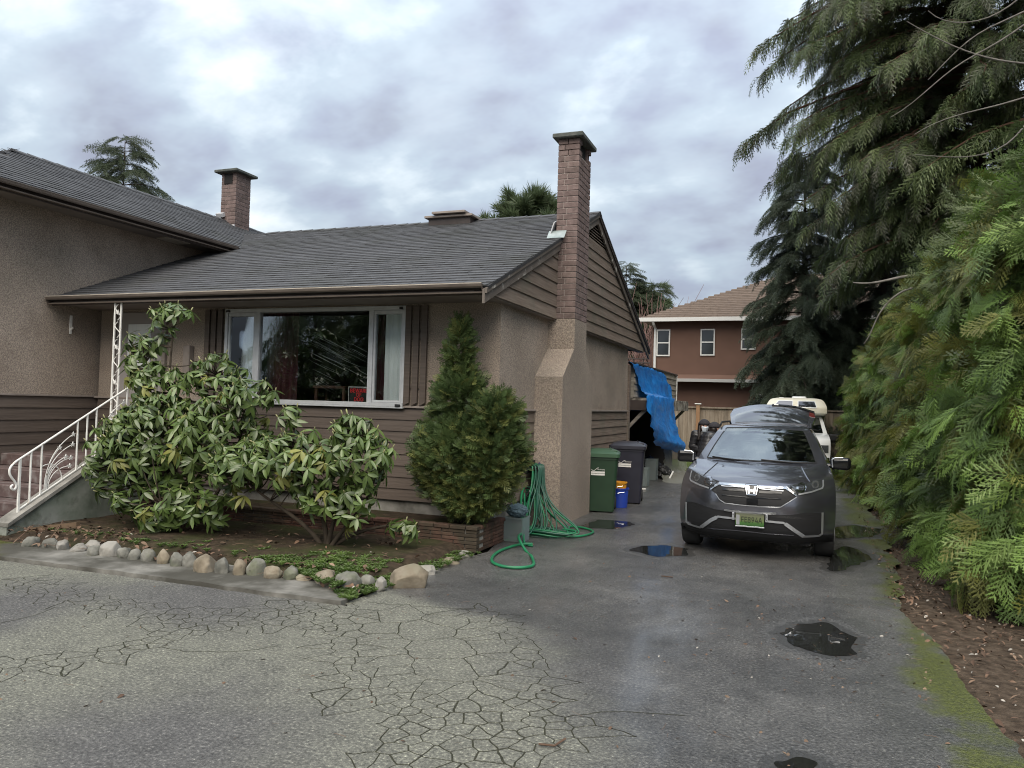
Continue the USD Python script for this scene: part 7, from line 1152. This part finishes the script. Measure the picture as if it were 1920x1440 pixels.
cc = trimesh.creation.icosphere(3); q = np.array(cc.vertices) * (1 + 0.35 * (meshkit.fbm(np.array(cc.vertices) * 4, 3, 2) - 0.5))[:, None] * [0.135, 0.12, 0.085] + [x0 + 0.125, 9.09, 0.375]; top('netting', (q, np.array(cc.faces)), M('blue_grey_netting', [(0.04, 0.07, 0.09), (0.11, 0.17, 0.20)], scale=60, rough=0.8, bump=0.9, bscale=90), 'crumpled blue grey netting piled on the clear tub', 'netting')
top('timber_offcut', (lambda b: b)(MB().hexa([at(52, 1004, Y=6.42) - [0, 0, 0.05], at(143, 996, Y=6.75) - [0, 0, 0.06], at(143, 996, Y=6.75) + [0, 0.05, -0.06], at(52, 1004, Y=6.42) + [0, 0.05, -0.05], at(52, 990, Y=6.42), at(143, 979, Y=6.75), at(143, 979, Y=6.75) + [0, 0.05, 0], at(52, 990, Y=6.42) + [0, 0.05, 0]])), M('old_timber', [(0.08, 0.052, 0.03), (0.15, 0.10, 0.06)], scale=4, stretch=(0.5, 1, 6), rough=0.85), 'short brown plank set on edge against the mossy stair wall', 'plank')
# ---- sign in the window
SG = Thing('window_sign', 'black sign with red capitals reading BEWARE OF DOG inside the picture window', 'sign', (-5.6, YW, 1.7)); p0, p1 = at(653, 726, Y=YW - 0.004), at(690, 756, Y=YW - 0.004); x0, x1, z1, z0 = p0[0], p1[0], p0[2], WZ0 + 0.045
ys_ = YW + 0.0125; SG.part('board', Box(x0, x1, ys_ + 0.002, ys_ + 0.006, z0, z1), M('sign_black', (0.012, 0.012, 0.012), rough=0.4)); bd = MB().box(x0 - 0.008, x1 + 0.008, ys_ + 0.001, ys_ + 0.005, z1, z1 + 0.01).box(x0 - 0.008, x0, ys_ + 0.001, ys_ + 0.005, z0, z1).box(x1, x1 + 0.008, ys_ + 0.001, ys_ + 0.005, z0, z1); SG.part('border', bd, mt['white_trim']); red = M('sign_red', (0.75, 0.03, 0.035), rough=0.4)
hh = z1 - z0
for s_, wf, zf in (('BEWARE', 0.86, 0.66), ('OF', 0.26, 0.38), ('DOG', 0.46, 0.07)):
    tm = meshkit.text_mesh(s_, 0.25 * hh, 0.0012, bold=True); v = np.array(tm.vertices); v[:, 0] -= v[:, 0].min(); v[:, 0] *= wf * (x1 - x0) / np.ptp(v[:, 0]); v[:, 0] += (x0 + x1) / 2 - wf * (x1 - x0) / 2; SG.part('lettering', (np.c_[v[:, 0], ys_ + 0.0018 - v[:, 2], v[:, 1] + z0 + zf * hh], np.array(tm.faces)), red)
# crumpled clear film inside the glass: thin creases catching the light
FM = Thing('window_film', 'crinkled clear plastic film stretched over the inside of the picture window', 'plastic film', (-6.4, YW, 2.2)); r_ = np.random.default_rng(6); mt['crease'] = M('film_crease', (0.30, 0.33, 0.32), rough=0.25, spec=0.9); b = MB()
for k in range(62):
    u0 = r_.uniform(560, 670); v0 = 628 + (u0 - 545) * 0.25 + r_.uniform(-20, 75); L = r_.uniform(18, 75); s_ = 0.50 + r_.normal() * 0.05; u1 = min(u0 + L, 714 if r_.random() < 0.2 else 694); v1 = v0 + (u1 - u0) * s_
    if v1 > 748 or v0 < 600 or (u1 > 648 and v1 > 715): continue
    a, c = at(u0, v0, Y=YW + 0.02), at(u1, v1, Y=YW + 0.02); m_ = (a + c) / 2 + [0, -0.004, r_.normal() * 0.006]; w_ = r_.uniform(0.0008, 0.0026); b.tube(spline([a, m_, c], 8), [0.0003, w_ * 0.6, w_, w_, w_ * 0.8, w_, w_ * 0.6, 0.0003], 4, caps=False)
FM.part('crease', b, mt['crease'], kind='stuff')
SHF = Thing('side_table', 'brown wooden side table inside the room behind the window', 'table', (-6.0, 9.8, 0.9)); p = at(630, 725, Y=9.7); SHF.part('table_top', CBox(p[0] - 0.30, p[0] + 0.25, 9.55, 9.9, p[2] - 0.03, p[2] + 0.01), mt['wood']); [SHF.part('table_leg', CBox(p[0] + dx, p[0] + dx + 0.04, y, y + 0.04, 0.9, p[2] - 0.031), mt['wood']) for dx in (-0.28, 0.19) for y in (9.57, 9.84)]
# ---- two people in black jackets behind the car
def hull_body(bones, refine=0.02, it=8):
    ms = [m3.Manifold.batch_hull([m3.Manifold.sphere(r0, 16).translate(list(map(float, a))), m3.Manifold.sphere(r1, 16).translate(list(map(float, b)))]) for a, r0, b, r1 in bones]; m = m3.Manifold.batch_boolean(ms, m3.OpType.Add).refine_to_length(refine).to_mesh(); t = trimesh.Trimesh(m.vert_properties[:, :3], m.tri_verts, process=True); trimesh.smoothing.filter_taubin(t, iterations=it); return t
mt['skin'] = M('skin', (0.42, 0.25, 0.19), rough=0.5); mt['puffer'] = M('black_puffer', [(0.012, 0.012, 0.014), (0.024, 0.024, 0.028)], scale=8, rough=0.4, bump=0.4, bscale=20, bdist=0.02); mt['knit'] = M('black_knit', [(0.012, 0.012, 0.015), (0.028, 0.027, 0.034)], scale=60, rough=0.9); mt['hair'] = M('dark_hair', (0.014, 0.010, 0.009), rough=0.4); mt['mask'] = M('pale_blue_mask', (0.62, 0.70, 0.78), rough=0.8); mt['trouser'] = M('black_trousers', (0.014, 0.014, 0.018), rough=0.8)
def person(label, o, rz, lean, mask, hair, s=1.0, turn=0.0):
    t = Thing('person', label, 'person', o, rz); V = lambda x, y, z: np.array([x, y, z]) * s; fw = lambda z: -lean * max(0, z - 0.88)     # facing -y
    hip = lambda sx: V(sx * 0.09, 0, 0.86); knee = lambda sx: V(sx * 0.10, -0.06, 0.47); ank = lambda sx: V(sx * 0.10, 0.02, 0.08); sh = lambda sx: V(sx * 0.17, fw(1.34), 1.34); el = lambda sx: V(sx * 0.23, fw(1.08) - 0.06, 1.07); wr = lambda sx: V(sx * 0.12, fw(1.05) - 0.28, 1.00)
    hd_ = V(0, fw(1.56) - 0.03, 1.54)
    bones = [(V(0, 0, 0.9), 0.13, V(0, fw(1.1), 1.1), 0.125), (V(0, fw(1.1), 1.1), 0.125, V(0, fw(1.3), 1.30), 0.135), (V(0, fw(1.34), 1.36), 0.07, V(0, fw(1.46), 1.44), 0.052), (V(0, fw(1.46), 1.44), 0.052, hd_ - [0, 0, 0.03], 0.07), (hd_ + [0, 0.01, 0.03], 0.09, hd_ + [0, -0.03, -0.05], 0.065), (hd_ + [0, -0.09, -0.005], 0.012, hd_ + [0, -0.105, -0.03], 0.014)]
    for sx in (-1, 1):
        bones += [(hip(sx), 0.09, knee(sx), 0.06), (knee(sx), 0.06, ank(sx), 0.04), (ank(sx), 0.04, V(sx * 0.11, -0.14, 0.04), 0.035), (V(sx * 0.10, fw(1.33), 1.33), 0.075, sh(sx), 0.068), (sh(sx), 0.062, el(sx), 0.045), (el(sx), 0.045, wr(sx), 0.030), (wr(sx), 0.030, wr(sx) + [-sx * 0.02, -0.07, -0.02], 0.026), (hd_ + [sx * 0.085, 0.01, -0.02], 0.016, hd_ + [sx * 0.09, 0.015, 0.012], 0.018)]
        for q in range(4): a = wr(sx) + [-sx * 0.02 + (q - 1.5) * 0.017, -0.08, -0.02]; bones += [(a, 0.009, a + [0, -0.04, -0.012], 0.009), (a + [0, -0.04, -0.012], 0.009, a + [0, -0.055, -0.045 + 0.004 * q], 0.008)]
        a = wr(sx) + [-sx * 0.035, -0.02, 0]; bones += [(a, 0.012, a + [-sx * 0.03, -0.03, 0.0], 0.01), (a + [-sx * 0.03, -0.03, 0.0], 0.01, a + [-sx * 0.035, -0.06, -0.005], 0.009)]
    bp = t.part('body', hull_body(bones, 0.022), mt['skin'], raw=True, smooth=True)
    jk = [(V(0, 0.0, 0.80), 0.165, V(0, fw(1.05), 1.05), 0.155), (V(0, fw(1.05), 1.05), 0.155, V(0, fw(1.32), 1.31), 0.155), (V(0, fw(1.36), 1.36), 0.10, V(0, fw(1.44) + 0.01, 1.42), 0.075)]
    for sx in (-1, 1): jk += [(V(sx * 0.06, fw(1.3), 1.3), 0.13, sh(sx), 0.088), (sh(sx), 0.085, el(sx), 0.068), (el(sx), 0.068, wr(sx) + [0, 0.02, 0.004], 0.05)]
    jt = hull_body(jk, 0.03, 6); v = np.array(jt.vertices); nn = np.array(jt.vertex_normals); v = v + nn * (0.012 * np.abs(np.sin(v[:, 2:] * 44)))
    t.part('puffer_jacket', (v, np.array(jt.faces)), mt['puffer'], raw=True, smooth=True, under=bp)
    tr_ = []
    for sx in (-1, 1): tr_ += [(V(sx * 0.08, 0, 0.86), 0.115, knee(sx), 0.078), (knee(sx), 0.078, ank(sx) + [0, 0, 0.02], 0.062)]
    t.part('trousers', hull_body(tr_, 0.03, 5), mt['trouser'], raw=True, smooth=True, under=bp)
    for sx in (-1, 1): t.part('shoe', m3.Manifold.batch_hull([m3.Manifold.sphere(r, 12).translate(list(map(float, q))) for r, q in ((0.046, V(sx * 0.10, 0.03, 0.05)), (0.042, V(sx * 0.11, -0.15, 0.045)))]), mt['satin_black'], raw=True, smooth=50, under=bp)
    cap = trimesh.creation.icosphere(3); v = np.array(cap.vertices); v = v[:, :] * [0.108, 0.118, 0.105]; v[:, 2] = np.maximum(v[:, 2], 0.0); t.part('beanie', (v + hd_ + [0, 0.01, 0.035], np.array(cap.faces)), mt['knit'], raw=True, smooth=True, under=bp); t.part('beanie_cuff', MB().lathe([(0.100, 0.0), (0.116, 0.004), (0.118, 0.035), (0.104, 0.04)], hd_ + [0, 0.008, 0.028], 24), mt['knit'], raw=True, smooth=True, under=bp)
    for sx in (-1, 1): t.part('eye', m3.Manifold.sphere(0.012, 12).translate(list(map(float, hd_ + [sx * 0.033, -0.083, 0.008]))), mt['satin_black'], raw=True, under=bp)
    if mask: t.part('face_mask', m3.Manifold.batch_hull([m3.Manifold.sphere(0.012, 10).translate(list(map(float, hd_ + q))) for q in ([-0.06, -0.07, -0.02], [0.06, -0.07, -0.02], [0, -0.118, -0.03], [-0.04, -0.06, -0.10], [0.04, -0.06, -0.10], [0, -0.09, -0.10])]), mt['mask'], raw=True, smooth=60, under=bp)
    if hair:
        for sx in (-1, 1): t.part('hair', m3.Manifold.batch_hull([m3.Manifold.sphere(r, 10).translate(list(map(float, hd_ + q))) for r, q in ((0.035, [sx * 0.085, 0.02, 0.03]), (0.042, [sx * 0.095, 0.01, -0.12]), (0.03, [sx * 0.11, -0.03, -0.26]))]), mt['hair'], raw=True, smooth=60, under=bp)
    else: t.part('hair', m3.Manifold.batch_hull([m3.Manifold.sphere(0.085, 12).translate(list(map(float, hd_ + q))) for q in ([0, 0.03, 0.01], [0, 0.035, -0.03])]), mt['hair'], raw=True, smooth=60, under=bp)
p1_ = at(1316, 800, Y=15.9); p2_ = at(1338, 806, Y=15.3)
person('person in black jacket and knit cap with long dark hair and a pale face mask', (p1_[0], 15.9, 0), 0.35, 0.30, True, True, 0.89); person('person in shiny black puffer jacket and knit cap, turned away, nearest to the car', (p2_[0] - 0.17, 15.35, 0), 2.5, 0.42, False, False, 0.86)
# ---- small weathered gable building peeping over the hedge at the right edge
SHD = Thing('grey_shed', 'weathered grey gable roof peeping over the hedge at the right edge', 'shed', (9.0, 26, 0)); sx0 = at(1882, 340, Y=26)[0]; zr = at(1890, 318, Y=26)[2]; b = MB(); b.prism([(sx0 - 0.6, 0), (sx0 + 5.4, 0), (sx0 + 5.4, zr - 2.2), (sx0 + 2.4, zr), (sx0 - 0.6, zr - 2.2)], (0, 5, 0), (0, 26, 0), ((1, 0, 0), (0, 0, 1))); SHD.part('wall', b, mt['old_board'])
for sg in (-1, 1): q = [(sx0 + 2.4 + sg * 3.4, 25.6, zr - 2.45), (sx0 + 2.4 + sg * 3.4, 31.3, zr - 2.45), (sx0 + 2.4, 31.3, zr + 0.06), (sx0 + 2.4, 25.6, zr + 0.06)]; SHD.part('roof', MB().hexa((q if sg > 0 else q[::-1]) + [(p[0], p[1], p[2] + 0.12) for p in (q if sg > 0 else q[::-1])]), mt['grey_siding'])
# ---- litter, twigs and weeds
mt['litter'] = M('leaf_litter', [(0.055, 0.030, 0.019), (0.11, 0.065, 0.04), (0.20, 0.145, 0.10)], scale=1.5, rough=0.85, obj=0.45); mt['weed'] = leafm('weed_leaf', [(0.05, 0.085, 0.018), (0.09, 0.14, 0.03)]); mt['pale_chip'] = M('pale_chip', (0.26, 0.24, 0.21), rough=0.8, obj=0.3)
def litter_kinds():
    K_ = []
    for s_ in range(3): v, f = leaf(np.array([0, 1.0, 0]), np.array([0, 0, 1.0]), 1.0, 0.19 + 0.05 * s_, 0.25 + 0.2 * s_); K_.append(((v, f), mt['litter']))
    K_.append((MB().tube([(0, 0, 0.02), (0.1, 0.9, 0.06), (-0.05, 1.8, 0.02)], 0.022, 4, caps=False), mt['litter'])); K_.append((leaf(np.array([0, 1.0, 0]), np.array([0, 0, 1.0]), 0.7, 0.2, 0.3), mt['pale_chip'])); return K_
def scatter(name, label, polys, seed, zf, kinds, sizes, cat, probs=None):
    r = np.random.default_rng(seed); P = []
    for pg, n in polys:
        pg = pg if hasattr(pg, 'exterior') else Polygon(pg); x0, y0, x1, y1 = pg.bounds; c = 0
        while c < n:
            q = r.uniform(x0, x1), r.uniform(y0, y1)
            if pg.contains(Point(q)): P.append((*q, zf(*q))); c += 1
    P = np.array(P); n = len(P); d = unit(np.c_[r.normal(size=(n, 2)), r.normal(size=n) * 0.12]); up = unit(np.c_[r.normal(size=(n, 2)) * 0.35, np.ones(n)]); instancer(path_in('/World', name), kinds, P, frames(d, up), r.uniform(*sizes, n), r.choice(len(kinds), n, p=probs), label, cat)
LK = litter_kinds()
right_soil = Polygon([(0.75, 7.9), (0.95, 6.3), (1.0, 5.5), (1.05, 4.6), (1.35, 3.6), (2.6, 2.0), (5, 3), (5, 8.5), (2.0, 8.6), (1.1, 9.5)])
scatter('leaf_litter', 'brown fallen needles and leaves on the bare soil under the hedge', [(right_soil, 5200), (Polygon([(0.8, 8), (1.2, 8), (1.35, 20), (0.95, 20)]), 700)], 5, lambda x, y: 0.012 if x < 1.0 else -0.03, LK, (0.018, 0.055), 'leaf litter', [0.3, 0.25, 0.15, 0.24, 0.06])
scatter('fallen_leaves', 'dry leaves and twigs caught along the boulder edging', [(Polygon([(-8.3, 5.9), (-6, 6.0), (-4.2, 5.95), (-3.55, 5.75), (-3.5, 6.0), (-4.5, 6.3), (-8.4, 6.25)]), 300), (Polygon([(-8.4, 6.3), (-3.6, 6.3), (-3.5, 8.0), (-8.4, 8.0)]), 240), (Polygon([(-8.5, 6.3), (-7.0, 6.3), (-7.0, 7.0), (-8.5, 6.8)]), 200)], 6, lambda x, y: (0.07 if y < 6.15 else 0.12), LK, (0.03, 0.085), 'leaf litter', [0.28, 0.24, 0.16, 0.28, 0.04])
scatter('driveway_debris', 'twigs, cone scales and leaf scraps strewn over the driveway', [(Polygon([(-3.3, 3), (1.0, 3.2), (0.9, 9), (-3.2, 9)]), 330), (Polygon([(-7, 3), (-3.3, 3), (-3.3, 5.4), (-7, 5.3)]), 60), (Polygon([(-0.8, 5.2), (0.8, 5.2), (0.8, 7.6), (-0.6, 7.6)]), 160)], 7, lambda x, y: 0.006, LK, (0.012, 0.045), 'debris', [0.25, 0.2, 0.1, 0.38, 0.07])
wk = [(quads([np.array([[0, 0, 0], [0.25 * math.cos(a) + 0.12 * math.sin(a), 0.25 * math.sin(a) - 0.12 * math.cos(a), 0.35], [0.6 * math.cos(a), 0.6 * math.sin(a), 0.42], [0.25 * math.cos(a) - 0.12 * math.sin(a), 0.25 * math.sin(a) + 0.12 * math.cos(a), 0.35]]) for a in np.arange(6) * 1.05 + s_]), mt['weed']) for s_ in (0, 0.4)]
r_ = np.random.default_rng(12); Pw = []
for pg, n in ((Polygon([(-5.2, 6.25), (-3.75, 6.25), (-3.6, 7.0), (-4.6, 7.0)]), 420), (Polygon([(-3.75, 6.0), (-3.45, 6.1), (-3.35, 8.0), (-3.6, 7.9)]), 160), (Polygon([(-4.4, 6.05), (-3.6, 5.62), (-3.5, 5.62), (-3.5, 6.1), (-4.4, 6.2)]), 190), (Polygon([(-8.2, 6.4), (-5.2, 6.4), (-5.2, 6.8), (-8.2, 6.7)]), 60)):
    x0, y0, x1, y1 = pg.bounds; c = 0
    while c < n:
        q = r_.uniform(x0, x1), r_.uniform(y0, y1)
        if pg.contains(Point(q)): Pw.append((*q, 0.075 if q[0] < -3.75 else 0.02)); c += 1
Pw = np.array(Pw); n = len(Pw); instancer('/World/weeds', wk, Pw, frames(unit(np.c_[r_.normal(size=(n, 2)), r_.normal(size=n) * 0.1]), np.array([0, 0, 1.0])), r_.uniform(0.04, 0.10, n), r_.integers(0, 2, n), 'low green weeds between the boulders and the soil bed', 'weeds')
for i, pts in enumerate([[(25, 1018), (48, 1006), (56, 1003)], [(93, 1012), (108, 1001), (118, 991)], [(1010, 1395), (1040, 1398), (1060, 1385)], [(1240, 1080), (1262, 1082)]]): top('twig', MB().tube([at(u, v, Z=0.06 if v < 1030 else 0.012) + [0, 0, 0.05 * k * (v < 1030)] for k, (u, v) in enumerate(pts)], 0.006, 5), mt['litter'], ['bent twig at the foot of the stair wall', 'pale stick poking up behind the boulders near the short plank', 'red brown twig on the cracked asphalt at the bottom', 'small twig on the wet asphalt'][i], 'twig')
